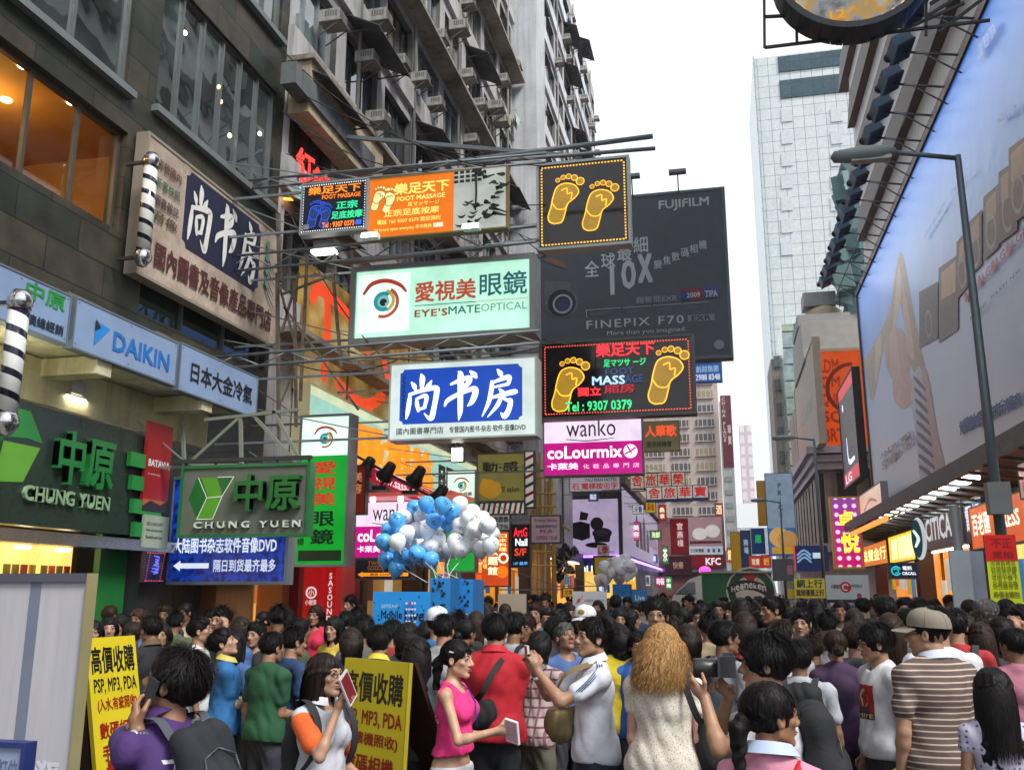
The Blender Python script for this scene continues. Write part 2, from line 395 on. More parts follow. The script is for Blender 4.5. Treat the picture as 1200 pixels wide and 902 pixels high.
# ================================================================== facade helper
def facade(mb,X,y0,y1,z0,z1,holes,mat,reveal=.25,sgn=1,rmat=None):
    """wall on the plane x = X facing sgn*x, with rectangular openings (ya, za, yb, zb) and their reveals"""
    ys=sorted({y0,y1,*[min(max(h[i],y0),y1)for h in holes for i in(0,2)]}); zs=sorted({z0,z1,*[min(max(h[i],z0),z1)for h in holes for i in(1,3)]})
    for a,b in zip(ys,ys[1:]):
        for c,d in zip(zs,zs[1:]):
            my,mz=(a+b)/2,(c+d)/2
            if any(h[0]<my<h[2]and h[1]<mz<h[3]for h in holes):continue
            q=[(X,a,c),(X,b,c),(X,b,d),(X,a,d)]
            mb.add(q if sgn>0 else q[::-1],[(0,1,2,3)],mat)
    for a,c,b,d in holes:
        x2=X-sgn*reveal
        for p,q in(((a,c),(b,c)),((b,c),(b,d)),((b,d),(a,d)),((a,d),(a,c))):
            v=[(X,*p),(X,*q),(x2,*q),(x2,*p)]
            mb.add(v,[(0,1,2,3)],rmat or mat)
def hole(tl,br,X,pad=0):
    a=onX(*tl,X); b=onX(*br,X); y0,y1=sorted((a.y,b.y)); z0,z1=sorted((a.z,b.z))
    return(y0-pad,z0-pad,y1+pad,z1+pad)
def window(parent,X,h,nx,nz,fmat,gmat,sgn=1,rec=.16,fw=.06,pane_part=True,curtain=None):
    a,c,b,d=h; x=X-sgn*rec; f=MB()
    for i in range(nx+1):y=a+(b-a)*i/nx; y=min(max(y,a+fw/2),b-fw/2); f.box((x,y,(c+d)/2),(.07,fw,d-c-.01),fmat)
    for i in range(nz+1):z=c+(d-c)*i/nz; z=min(max(z,c+fw/2),d-fw/2); f.box((x-.004*sgn,(a+b)/2,z),(.06,b-a-.01,fw),fmat)
    p=MB(); xg=x-sgn*.025
    q=[(xg,a,c),(xg,b,c),(xg,b,d),(xg,a,d)]
    if pane_part:
        w=f.build('window',parent); p.add(q if sgn>0 else q[::-1],[(0,1,2,3)],gmat); p.build('pane',w)
    else:
        f.add(q if sgn>0 else q[::-1],[(0,1,2,3)],gmat); w=f.build('window',parent)
    return w

# ================================================================== stone clad corner building (near, houses the estate agency)
XA=-9.0
slate=brick((.018,.028,.025),(.062,.054,.038),(.012,.012,.012),1.25,.52,.012,'YZX',.45,.5,.5,0,.4,.65)
A=empty('commercial_building',(XA,6,0),'dark slate clad building with amber lit upstairs windows above the air conditioning signboards','building')
hY=hole((-30,36),(146,273),XA); hY=(2.0,onX(143,273,XA).z,onX(146,200,XA).y,onX(150,156,XA).z)
hU=(2.0,onX(100,62,XA).z,onX(153,60,XA).y,onX(100,62,XA).z+3.2)
hM=(onX(188,60,XA).y,onX(250,181,XA).z,onX(321,170,XA).y,onX(250,181,XA).z+2.55)
hT=(hM[0],hM[3]+1.35,hM[2],hM[3]+4.2)
hV=(onX(163,352,XA).y,onX(214,390,XA).z,onX(310,420,XA).y,onX(214,390,XA).z+.95)
yAe=onX(331,150,XA).y
zc0,zc1=onX(150,428,-8.0).z,onX(150,376,-8.0).z
w=MB(); facade(w,XA,-8,yAe,5.0,46,[hY,hU,hM,hT,hV],slate,.3)
w.box((-12.6,(yAe-8)/2,45.9),(7,yAe+8,.3),slate)
w.add([(XA,yAe,0),(-20,yAe,0),(-20,yAe,46),(XA,yAe,46)],[(0,1,2,3)],slate)
w.box((-9.02,2.2,2.4),(.3,.8,5.2),slate); w.build('wall',A)
cn=MB()  # crumbling cornice over the signboards
for i in range(26):
    y=-2+i*.66; cn.box((-8.72+random.uniform(-.03,.03),y,zc1+.14+random.uniform(-.03,.03)),(.62,.68,.13+random.uniform(-.03,.03)),RUST)
cn.build('cornice',A)
ALU=flat((.42,.44,.45),.35,metal=.7); BRONZE=flat((.1,.09,.075),.4,metal=.5)
warm_in=flat((.55,.3,.07),.7)
rm=MB()
for h in(hY,):  # the lit room upstairs: amber plaster, a long pelmet, downlights
    a,c,b,d=h; rm.box((-12.5,(a+b)/2,(c+d)/2+.35),(.1,b-a+2.4,d-c+1.5),warm_in); rm.box((-10.8,(a+b)/2,d+.34),(3.4,b-a+2.4,.1),warm_in)
    rm.box((-10.8,b+1.2,(c+d)/2+.3),(3.4,.1,d-c+1.4),warm_in); rm.box((-10.8,(a+b)/2,c-.45),(3.4,b-a+2.4,.1),warm_in)
    rm.box((-12.3,(a+b)/2,c+.55),(.3,b-a+2,.12),flat((.25,.12,.03),.6))
rm.build('lit_room',A)
for i in range(9):
    for j in range(3):
        m=MB(); p=(-9.6-j*.95,hY[2]-.6-i*1.05-.3*(j%2),hY[3]+.27); m.lathe([(.001,0),(.085,0),(.085,.03),(.001,.03)],p,flat((1,.8,.45),.4,9),12); m.build('downlight',A)
for y in(hY[2]-1.2,hY[2]-3.8,hY[2]-6.5):
    l=bpy.data.lights.new('room_lamp','POINT'); l.energy=26; l.color=(1,.58,.16); l.shadow_soft_size=.3
    lo=bpy.data.objects.new('room_lamp',l); COL.objects.link(lo); lo.location=(-10.6,y,hY[3]-.15)
def amber():
    m,t,b=base_mat('lit_window'); b.inputs['Base Color'].default_value=(.3,.14,.02,1)
    n=N(t,'ShaderNodeTexNoise',Scale=.7,Detail=3.0); t.links.new(coords(t),n.inputs['Vector'])
    t.links.new(ramp(t,n.outputs[0],[(.3,(.16,.05,.004)),(.65,(.5,.2,.02))]),b.inputs['Emission Color']); b.inputs['Emission Strength'].default_value=.5; b.inputs['Roughness'].default_value=.05; b.inputs['Specular IOR Level'].default_value=.8; return m
wn=window(A,XA,hY,10,1,BRONZE,clear_glass())
GREENG=glass_dark((.03,.04,.042),.05,rough=.02)
for h,k in((hU,8),(hM,6),(hT,6)):window(A,XA,h,k,1,flat((.2,.22,.22),.35,metal=.6),GREENG,fw=.032,rec=.1)
window(A,XA,hV,3,1,flat((.12,.13,.12),.5),glass_dark((.012,.03,.025),.03))
for h,pts in((hM,((.2,.75),(.5,.6),(.52,.5),(.62,.3),(.9,.55))),(hU,((.8,.4),))):  # ceiling lamps glowing behind the glass
    for a,b in pts:
        m=MB(); m.ball((XA-.13,h[0]+(h[2]-h[0])*a,h[1]+(h[3]-h[1])*b),.05,flat((1,.72,.35),.4,7),10); m.build('lamp',A)
for h in(hM,hT,hU):
    m=MB(); m.box((XA+.05,(h[0]+h[2])/2,h[1]-.1),(.16,h[2]-h[0]+.2,.12),flat((.2,.23,.24),.5,metal=.4)); m.build('sill',A)
# canopy over the pavement
cream=grimy((.62,.6,.42),(.4,.36,.22),1.2,.8)
cpy=empty('canopy',(-8.5,6,zc0),'cream concrete canopy over the estate agency shopfront with recessed lamps','canopy')
m=MB(); yc1=onX(301,460,-8.0).y
m.box((-8.55,(yc1-4)/2,(zc0+zc1)/2),(.9,yc1+4,zc1-zc0-.06),cream); m.build('slab',cpy)
m=MB()
for y in(4.0,8.0,10.6,13.2):m.box((-8.5,y,zc0-.12),(.9,.3,.24),cream)
m.box((-8.98,(yc1-4)/2,zc0-.3),(.12,yc1+4,.6),cream); m.build('beam',cpy)
for u,v in((80,463),(136,482)):
    p=onZ(u,v,zc0-.34); m=MB(); m.box((p.x,p.y,p.z+.1),(.34,.3,.18),ALU); lp=m.build('lamp_housing',cpy)
    m=MB(); m.add([(p.x-.14,p.y-.12,p.z-.0),(p.x+.14,p.y-.12,p.z),(p.x+.14,p.y+.12,p.z),(p.x-.14,p.y+.12,p.z)],[(3,2,1,0)],flat((1,.97,.75),.4,12)); m.build('lamp',lp)
    l=bpy.data.lights.new('canopy_lamp','AREA'); l.energy=25; l.color=(1,.93,.65); l.size=.4; lo=bpy.data.objects.new('canopy_lamp',l); COL.objects.link(lo); lo.location=p-Vector((0,0,.03))
l=bpy.data.lights.new('canopy_lamp','POINT'); l.energy=16; l.color=(1,.93,.62); l.shadow_soft_size=.1; lo=bpy.data.objects.new('canopy_lamp',l); COL.objects.link(lo); lo.location=(-8.4,9.3,zc0-.6)

# ================================================================== grey tenement blocks along the same side
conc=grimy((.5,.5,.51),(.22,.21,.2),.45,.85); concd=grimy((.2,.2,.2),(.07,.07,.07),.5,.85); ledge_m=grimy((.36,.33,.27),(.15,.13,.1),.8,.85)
AWN=grimy((.1,.1,.11),(.035,.035,.04),2.5,.7,False)
TGS=[glass_dark((.06,.085,.095),.02),glass_dark((.03,.04,.045),.05),glass_dark((.16,.15,.12),.03),glass_dark((.1,.13,.14),.06)]; FR=flat((.3,.32,.33),.5,metal=.3)
def tenement(name,label,y0,y1,z0,zt,bays,st,wallm,spand,seed,ledges=True):
    r=random.Random(seed); o=empty(name,(XA,(y0+y1)/2,0),label,'building'); hs=[]; n=int((zt-z0)/st); bw=(y1-y0)/bays
    for k in range(n):
        for i in range(bays):hs.append((y0+bw*i+.3,z0+st*k+1.05,y0+bw*(i+1)-.3,z0+st*k+2.85))
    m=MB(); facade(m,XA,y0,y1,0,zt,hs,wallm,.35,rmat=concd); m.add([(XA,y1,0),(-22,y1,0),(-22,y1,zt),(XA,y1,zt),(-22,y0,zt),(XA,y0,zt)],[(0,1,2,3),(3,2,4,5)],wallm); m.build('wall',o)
    m=MB()
    for k in range(n):m.box((XA+.06,(y0+y1)/2,z0+st*k+.5),(.16,y1-y0,.78),spand)
    m.build('spandrel',o)
    if ledges:
        for k in range(n):
            if k%2==0:MB().box((XA+.33,(y0+y1)/2,z0+st*k+.04),(.66,y1-y0,.12),ledge_m).build('ledge',o)
    for h in hs[:98]:window(o,XA,h,r.choice((2,3,3,4)),1,FR if r.random()<.7 else DARK,r.choice(TGS),rec=.2,fw=.05,pane_part=h[0]<30)
    for k in range(n):
        for i in range(bays):
            if r.random()<(.2 if ledges else.16):
                y=y0+bw*(i+.5); z=z0+st*k+2.95; m=MB(); q=[(XA,y-bw*.45,z+.25),(XA,y+bw*.45,z+.25),(XA+.95,y+bw*.45,z-.22),(XA+.95,y-bw*.45,z-.22)]
                m.add(q+[(a,b,c-.03)for a,b,c in q],[(0,1,2,3),(7,6,5,4),(0,3,7,4),(3,2,6,7),(2,1,5,6)],AWN)
                m.bar((XA,y-bw*.4,z-.25),(XA+.9,y-bw*.4,z-.22),.03,DARK); m.bar((XA,y+bw*.4,z-.25),(XA+.9,y+bw*.4,z-.22),.03,DARK); m.build('window_awning',o)
    for k in range(14):  # washing, hoses and small grilles hung out of the windows
        h=hs[r.randrange(len(hs))]; y=r.uniform(h[0],h[2]); z=h[1]+r.uniform(-.1,.5); m=MB(); m.bar((XA,y-.6,z),(XA+.55,y-.6,z),.02,GREYM); m.bar((XA,y+.6,z),(XA+.55,y+.6,z),.02,GREYM)
        for q in range(4):c_=r.uniform(.3,.6); m.box((XA+.15+q*.1,y+r.uniform(-.1,.1),z-c_/2),(.015,r.uniform(.3,.8),c_),flat(r.choice(['c8ccd0','3a5a8a','8a3038','b0a890','30343a','6a8a70']),.9))
        m.build('washing_rack',o)
    for k in range(4):
        y=y0+(y1-y0)*(k+r.random()*.6+.2)/4; MB().bar((XA+.13,y,4),(XA+.13,y,zt),.06,flat((.2,.2,.19),.7),n=8).build('drain_pipe',o)
    return o,hs
yB=yAe+.02
TB,hsB=tenement('tenement_building','grimy grey tenement beside the slate building with dark awnings and window air conditioners',yB,39.8,7.2,43,8,3.15,conc,grimy((.52,.52,.53),(.27,.26,.25),.6,.85),3)
TC_,hsC=tenement('tenement_building','taller far grey tenement crowded with air conditioners behind the pale pillar',42.3,72,9.0,44,9,3.1,conc,grimy((.64,.67,.72),(.4,.41,.44),.6,.85),5,False)
MB().box((XA+.45,41.05,24),(1.5,2.3,48),grimy((.62,.64,.68),(.42,.43,.46),.4,.85)).build('pillar',TC_)
# first bay of the tenement: cream balcony front, slanted beam and glazed bay with red neon behind
m=MB(); a=onX(338,75,XA).y; b=onX(428,150,XA).y
m.box((-8.7,(a+b)/2,onX(385,130,-8.5).z),(.5,b-a,1.25),grimy((.6,.52,.36),(.35,.26,.15),.9,.85)); m.build('balcony_front',TB)
m=MB(); m.bar(onX(338,85,-8.55),onX(432,195,-8.55),.35,grimy((.16,.18,.2),(.08,.08,.08),1,.8),.5); m.build('beam',TB)
# air conditioners: one of them with its parts, then copies
acb=grimy((.42,.42,.4),(.22,.21,.19),3,.6,True); acd=flat((.12,.12,.12),.7)
ac=empty('air_conditioner',(0,0,0),'x','air conditioner','window air conditioners on the grey tenements')
m=MB(); m.box((.36,0,.22),(.72,.66,.42),acb); m.build('casing',ac)
m=MB(); m.box((.725,0,.22),(.012,.58,.34),acd)
for i in range(7):m.box((.735,0,.07+i*.05),(.012,.58,.014),acb)
for s in(-1,1):
    for i in range(5):m.box((.25+i*.09,s*.333,.26),(.05,.012,.2),acd)
m.build('grille',ac)
m=MB(); m.box((.42,0,-.015),(.8,.7,.03),flat((.2,.19,.18),.7))
for s in(-1,1):m.bar((.78,s*.3,-.02),(0,s*.3,-.5),.035,RUST)
m.build('bracket',ac); ack=[(c,[])for c in ac.children]
r=random.Random(11); spots=[]
for hs,bw,pr in((hsB,1.0,.42),(hsC,1.0,.45)):
    for h in hs:
        if r.random()<pr and len(spots)<150:spots.append((XA+.02,r.choice((h[0]+.35,h[2]-.35,(h[0]+h[2])/2)),h[1]+(.05 if r.random()<.55 else-.62),r.random(),hs is hsB))
for u,v in((395,22),(435,68),(447,22),(495,88),(447,138),(497,90),(540,30),(583,122),(588,138),(556,160)):
    p=onX(u,v+8,XA+.4); spots.append((XA+.02,p.y,p.z,0,True))
spots=[s for i,s in enumerate(spots)if not any(abs(s[1]-t[1])<.72 and abs(s[2]-t[2])<.5 for t in spots[i+1:])]
first=True
for x,y,z,q,nb in spots:
    if first:o=ac; ac.location=(x,y,z); first=False
    else:o=clone(ac,ack,(x,y,z),0,r.uniform(.7,.88))
    o['label']='pale boxy air conditioner jutting from the grimy tenement beside the slate building' if nb else 'small pale air conditioner on the far tenement behind the pale pillar'
    o['group']='air conditioners on the nearer tenement' if nb else 'air conditioners on the far tenement'

# ================================================================== big calligraphic signs etc. on the near facade
NAVY=flat('1b1d3a',.5); TAN=flat('b9a58a',.6)
def cork(c1,c2):
    m,t,b=base_mat('printed_vinyl'); n=N(t,'ShaderNodeTexNoise',Scale=2.2,Detail=7.0,Roughness=.7); t.links.new(coords(t),n.inputs['Vector'])
    t.links.new(ramp(t,n.outputs[0],[(.35,C(c1)),(.65,C(c2))]),b.inputs['Base Color']); b.inputs['Roughness'].default_value=.6; return m
S=Sign('shop_sign','tan bookshop board with brushed white characters on a navy panel, on the slate wall','sign',[(173,160),(329,277),(321,402),(163,322)],'X',-8.75,thick=.2)
S.panel(cork('8f7f73','b8a99a'),flat('8a7a66',.6)).frame(flat((.25,.22,.18),.6),.05,.02)
S.rect(.24,.36,.82,.97,NAVY)
for x,y in((.24,.36),(.82,.36),(.24,.97),(.82,.97)):S.disc(x,y,.05,cork('8f7f73','b8a99a'),'panel')
for i,ch in enumerate('尚书房'):S.brush(ch,.27+i*.185,.42,.27+i*.185+.155,.92,flat('d6d6d2',.5))
S.text('國內圖書及音像產品專門店',.08,.09,.95,.28,flat('4a1c1e',.6),.03)
for i,(t_,y)in enumerate((('專營國內',.8),('新書快訊',.66),('圖書雜誌',.53),('音像',.42))):S.text(t_,.05,y,.2,y+.08,flat(('5a3a30','2d5a44','3a3030','4a3a30')[i],.6),.01)
for i in range(4):S.disc(.88,.85-i*.12,.035,flat('4f8f6a',.6),k=12); S.stroke([(.86,.8-i*.1,.02),(.9,.7-i*.1,.02),(.95,.62-i*.1,.01)],flat('2f3a50',.6))
S.done()
def fascia(txts,quad,label,base='7f95b8'):
    S=Sign('fascia_sign',label,'sign',quad,'X',-8.0,'air conditioning signboards along the canopy',.12)
    S.panel(flat(base,.4),flat('55606e',.5)); S.frame(flat('5f6b78',.5),.025,.012)
    for x in(.02,.5,.98):
        for y in(.07,.93):S.disc(x,y,.018,flat('404850',.4),'screw',k=8)
    txts(S); S.done()
def t1(S):
    S.poly([(.17,.72),(.19,.72),(.19,.22)],flat('1c2530',.5)); S.poly([(.17,.72),(.3,.66),(.17,.18)],flat('1f7fd0',.5))
    S.poly([(.165,.74),(.165,.5),(.215,.6)],flat('16202c',.5),n=.02)
    S.text('DAIKIN',.34,.24,.92,.66,flat('1668b8',.5),.045)
fascia(t1,[(88,351),(206,400),(206,452),(87,406)],'pale blue signboard with a triangle mark and bold blue capitals on the canopy edge')
fascia(lambda S:S.text('日本大金冷氣',.12,.25,.93,.72,flat('10131c',.5),.02),[(211,404),(301,441),(300,489),(211,456)],'pale blue signboard with six black Chinese characters at the canopy end')
def t3(S):S.text('中原',.55,.6,.95,.97,flat('1d8a3a',.5),.03); S.text('港澳總經銷',.5,.1,.96,.32,flat('1c2338',.5),.02)
fascia(t3,[(-45,290),(80,347),(79,402),(-45,357)],'pale blue signboard with green characters behind the striped barber pole')
# barber poles
def barber():
    m,t,b=base_mat('spiral_stripes'); tc=coords(t); sp=N(t,'ShaderNodeSeparateXYZ'); t.links.new(tc,sp.inputs[0])
    an=N(t,'ShaderNodeMath',operation='ARCTAN2'); t.links.new(sp.outputs[1],an.inputs[0]); t.links.new(sp.outputs[0],an.inputs[1])
    ml=N(t,'ShaderNodeMath',operation='MULTIPLY_ADD'); t.links.new(sp.outputs[2],ml.inputs[0]); ml.inputs[1].default_value=26; t.links.new(an.outputs[0],ml.inputs[2])
    sn=N(t,'ShaderNodeMath',operation='SINE'); t.links.new(ml.outputs[0],sn.inputs[0])
    c=ramp(t,sn.outputs[0],[(.46,(.6,.62,.6)),(.54,(.012,.012,.03))]); n_=t.nodes[-1]
    t.links.new(c,b.inputs['Base Color']); b.inputs['Roughness'].default_value=.15; return m
bm_=barber()
for label,p0,p1,r in(('black and white barber pole in front of the pale blue signboards',onX(15,345,-7.6),onX(6,498,-7.6),.125),('black and white barber pole beside the tan bookshop board on the slate wall',onX(178,186,-8.45),onX(167,304,-8.45),.12)):
    L=p0.z-p1.z; o=empty('barber_pole',(p1.x,p1.y,p1.z),label,'barber pole'); base=o.location.copy()
    MB().lathe([(r*.9,.1),(r*.9,L-.1)],base,bm_,24).build('striped_cylinder',o)
    MB().lathe([(.02,L+.1),(r*.7,L+.08),(r*1.12,L-.02),(r*1.12,L-.08),(r,L-.1),(r,L-.14)][::-1],base,flat((.55,.56,.58),.18,metal=1),24).build('cap',o)
    MB().lathe([(.03,-.12),(r*.6,-.1),(r*1.12,.0),(r*1.12,.07),(r,.09),(r,.13)],base,flat((.55,.56,.58),.18,metal=1),24).build('base_cup',o)
    b=MB()
    for z in(L-.05,.04):b.bar(base+Vector((0,0,z)),base+Vector((-.45,0,z)),.05,DARK)
    b.build('bracket',o)

# ================================================================== estate agency shopfront under the canopy
agency=empty('shopfront',(-8.8,9,0),'estate agency shopfront with raised green lettering on dark glass under the canopy','shopfront')
q=[(0,462),(180,522),(180,640),(0,616)]
S=Sign('shop_sign','dark glass shop sign with raised green characters and green bars under the canopy','sign',[(-60,440),(181,521),(181,632),(-60,603)],'X',-8.55,thick=.25)
S.panel(flat((.016,.03,.022),.3),flat((.03,.05,.04),.4))
G3=flat((.01,.15,.03),.35); G4=flat((.015,.2,.035),.35)
S.text('中原',.42,.38,.71,.86,G3,.05,depth=.1); S.text('CHUNG YUEN',.3,.2,.72,.33,flat((.22,.34,.2),.4),.02,depth=.05)
for i in range(4):
    x0,y0=.8+.02*i,.8-i*.225
    S.slab('green_bar',x0,y0-.14,1.02,y0,.03,.1,G4)
for a,col in(([(.13,.95),(.3,.95),(.37,.7),(.3,.72),(.22,.7)],(.02,.18,.04)),([(.2,.66),(.36,.66),(.3,.35),(.18,.32)],(.1,.3,.03)),([(.05,.7),(.13,.95),(.2,.68),(.12,.4)],(.01,.1,.03))):S.poly(a,flat(col,.4))
S.done()
m=MB(); z=onX(90,628,-8.55).z; m.box((-8.6,7,z-.06),(.3,22,.16),flat((.35,.36,.36),.25,metal=.9)); m.build('lintel_strip',agency)
m=MB(); m.box((-11.5,7,2),(.1,18,4),flat((.3,.22,.1),.7)); m.box((-10,14.9,2),(3,.1,4),flat((.04,.05,.05),.6)); m.box((-10.3,7,3.4),(2.8,18,.1),flat((.4,.4,.38),.7)); m.build('interior',agency)
for i in range(6):
    y=8.3+i*.72; m=MB(); m.box((-9.55,y,2.2),(.05,.68,.95),flat((.95,.6,.15),.5,.9))
    for j in range(4):m.box((-9.52,y-.24+j*.16,2.12),(.03,.12,.3),flat(random.choice(['c8b060','d8a040','b05030','807030']),.6))
    m.build('poster_panel',agency)
for y in(8.6,9.4,10.2,11.0,11.8):MB().lathe([(.001,0),(.1,0),(.1,.04),(.001,.04)],(-9.35,y,2.47),flat((1,.85,.55),.4,14),12).build('downlight',agency)
l=bpy.data.lights.new('shop_lamp','POINT'); l.energy=60; l.color=(1,.75,.4); l.shadow_soft_size=.4; lo=bpy.data.objects.new('shop_lamp',l); COL.objects.link(lo); lo.location=(-9.9,8,3.1)
m=MB(); a=onX(106,700,-8.9).y; b=onX(138,700,-8.9).y; m.box((-8.85,(a+b)/2,1.9),(.1,b-a,2.9),flat((.01,.14,.03),.4)); m.build('green_panel',agency)
MB().box((-8.8,b+.5,2),(.4,.9,4.2),flat((.02,.02,.025),.4)).build('pier',agency); MB().box((-8.8,b+1.9,2),(.3,.5,4.4),DARK).build('pier',agency)
# red poster, small neon board, white note, vertical board by the doorway
S=Sign('banner','tall red poster with white capitals beside the dark estate agency glass','banner',[(171,492),(200,500),(198,602),(170,598)],'X',-8.45,thick=.05)
S.panel(flat('8c0c12',.5)); S.text('BATAVIA',.1,.5,.96,.58,flat('d8d8d8',.5),.02); S.rect(0,0,1,.13,flat('a0521c',.5)); S.poly([(0,.05),(.3,.12),(.7,.08),(1,.14),(1,0),(0,0)],flat('201818',.5)); S.text('the perfect scent',.1,.4,.6,.425,flat('c8c8c8',.5),.005); S.done()
S=Sign('notice_board','small pale notice under the red poster by the estate agency','notice',[(168,602),(197,606),(197,643),(168,641)],'X',-8.43,thick=.04)
S.panel(flat('8f9c8c',.6))
for i,t_ in enumerate(('SECONDARY','New development','Rental service')):S.text(t_,.1,.68-.2*i,.75,.78-.2*i,flat('252a28',.6),.01)
S.done()
S=Sign('neon_board','small black board with a red dotted border and violet neon scribble near the doorway','sign',[(170,646),(190,646),(189,682),(170,682)],'X',-8.42,thick=.08)
S.panel(flat((.015,.01,.03),.3))
for i in range(12):
    for e in(.05,.95):S.disc((i+.5)/12,e,.012,flat((1,.1,.12),.4,2.5),'bulb',k=6); S.disc(.06 if e<.5 else.94,(i+.5)/12,.012,flat((1,.1,.12),.4,2.5),'bulb',k=6)
for i in range(6):S.stroke([(.3+.1*math.sin(i),.85-i*.1,.03),(.6,.82-i*.1,.04),(.45+.15*math.cos(i*2),.77-i*.1,.03)],flat((.1,.1,.8),.4,1.2),'neon_tube')
S.done()
S=Sign('hanging_sign','narrow pale board with dark red characters reading downward by the agency door','sign',[(181,683),(196,683),(196,742),(181,742)],'Y',13.6,thick=.06)
S.panel(flat('9a9484',.6)); S.vtext('高明',.1,.4,.9,.98,flat('7a1518',.6),.04); S.done()
# ================================================================== signs hung over the street from the left side
def E_(c,e=.75):return flat(c,.35,e)
INK=flat('12141a',.5); WH=flat('dfe6e6',.5)
POLE=flat((.2,.23,.25),.5,metal=.4)
def hanger(o,S,ys=(.9,),x0=-9.0,top=None):
    """steel outriggers that carry a projecting sign from the facade"""
    m=MB()
    for f in ys:
        p=S.P(0,f,-S.th/2); m.bar((x0,p.y,p.z),(p.x+.05,p.y,p.z),.04,POLE)
        m.bar((x0,p.y,p.z+.8),(p.x+.05,p.y,p.z),.02,POLE)
    m.build('bracket',o)
def eye_logo(S,cx,cy,h,e=.5,part='emblem'):
    red=flat('c03a28',.4,e*.7)
    S.stroke([(cx-.5*h*S.H/S.W,cy+.12*h,.06*h),(cx-.3*h*S.H/S.W,cy+.36*h,.1*h),(cx+.05*h*S.H/S.W,cy+.42*h,.1*h),(cx+.38*h*S.H/S.W,cy+.3*h,.09*h),(cx+.55*h*S.H/S.W,cy+.12*h,.05*h)],red,part,rnd=False)
    S.disc(cx,cy-.1*h,.38*h,flat('c4503a',.4,e*.7),part,a0=-110,a1=60,r0=.8,k=24)
    S.disc(cx,cy-.06*h,.28*h,flat('c9b04a',.4,e*.8),part,a0=-70,a1=75,r0=.72,k=20)
    S.disc(cx,cy-.08*h,.24*h,flat('1c9aa8',.4,e*.8),part,a0=50,a1=300,r0=.6,k=24)
    S.disc(cx,cy-.08*h,.15*h,flat('7fd0cc',.4,e*.8),part,k=20); S.disc(cx,cy-.1*h,.09*h,flat('0c1a24',.4),part,k=16); S.disc(cx+.07*h*S.H/S.W,cy-.14*h,.03*h,WH,part,k=10)
# grey sign of the estate agency
S=Sign('hanging_sign','grey box sign with green faceted emblem and raised green characters hung beside the canopy','sign',[(214,548),(360,547),(360,624),(214,627)],'Y',12.6,thick=.14)
S.panel(flat('5d6258',.5),flat('124a20',.4)); S.frame(flat((.01,.13,.04),.4),.045,.03)
gd,gl,gm=flat((.01,.12,.02),.4),flat((.09,.3,.02),.4),flat((.03,.2,.02),.4)
S.poly([(.05,.54),(.1,.84),(.16,.84),(.2,.56),(.15,.27),(.12,.27)],gd); S.poly([(.14,.86),(.27,.86),(.32,.58),(.21,.56)],gl); S.poly([(.28,.86),(.41,.86),(.33,.6)],gd); S.poly([(.21,.54),(.32,.56),(.26,.24),(.13,.24)],gl)
edge=flat((.75,.8,.72),.4)
for st in([(.12,.86),(.2,.55),(.13,.23)],[(.2,.55),(.325,.57)],[(.13,.23),(.26,.23),(.325,.57),(.41,.86),(.28,.86)]):
    for a,b in zip(st,st[1:]):S.stroke([(*a,.012),(*b,.012)],edge)
S.text('中原',.45,.33,.96,.88,gd,.04,depth=.12); S.text('CHUNG YUEN',.12,.09,.97,.19,flat((.6,.68,.58),.4),.02,depth=.04,sp=1.5)
hanger(S.done(),S,(1.05,))
m=MB(); S2=S
m.bar(S.P(-.1,1.12),S.P(1.02,1.12),.06,DARK)
for i in range(5):m.bar(S.P(i/4,1.12),S.P(i/4,1.0),.03,DARK)
m.build('top_rail',S.root)
# blue bookshop sign with arrow
S=Sign('hanging_sign','deep blue bookshop sign with white arrow and characters below the grey box sign','sign',[(201,560),(336,560),(336,680),(201,682)],'Y',13.3,thick=.2)
def speckle(c1,c2,e):
    m,t,b=base_mat('mottled_acrylic'); n=N(t,'ShaderNodeTexNoise',Scale=9.0,Detail=5.0); t.links.new(coords(t),n.inputs['Vector'])
    c=ramp(t,n.outputs[0],[(.42,C(c1)),(.58,C(c2))]); t.links.new(c,b.inputs['Base Color']); t.links.new(c,b.inputs['Emission Color']); b.inputs['Emission Strength'].default_value=e; b.inputs['Roughness'].default_value=.35; return m
S.panel(speckle('081a6a','1540b0',.3),GREYM); S.frame(flat((.16,.2,.24),.5,metal=.3),.05,.02)
for i,ch in enumerate('尚书房'):S.brush(ch,.1+i*.28,.52,.1+i*.28+.24,.92,E_('dfeaf8',.55))
S.text('大陆图书杂志软件音像DVD',.04,.27,.93,.42,E_('dfeaf8',.55),.03); S.text('隔日到货最齐最多',.4,.09,.93,.21,E_('d0dcf0',.5),.02)
S.stroke([(.08,.15,.05),(.36,.15,.05)],E_('dfeaf8',.55),rnd=False); S.poly([(.05,.15),(.11,.2),(.11,.1)],E_('dfeaf8',.55)); hanger(S.done(),S,(.95,.1))
# green upright optician sign
S=Sign('hanging_sign','upright green lightbox with eye emblem and red and dark characters reading downward','sign',[(351,489),(406,488),(406,660),(351,661)],'Y',16.2,thick=.35)
S.panel(E_('0aa32e',.5),flat('3a4440',.5)); S.frame(flat((.25,.27,.27),.5,metal=.3),.05,.02); S.rect(0,.73,1,1,E_('d2f0dc',.75)); eye_logo(S,.5,.86,.16)
S.vtext('愛視美',.28,.38,.78,.7,flat('c8321e',.4,.5),.045); S.vtext('眼鏡',.28,.12,.78,.36,flat('0a2a20',.4),.02); S.rect(.05,.02,.95,.09,flat('1c3a20',.5)); S.vtext('號1樓',.02,.12,.16,.3,flat('0a2a1c',.4)); hanger(S.done(),S,(.97,.5))
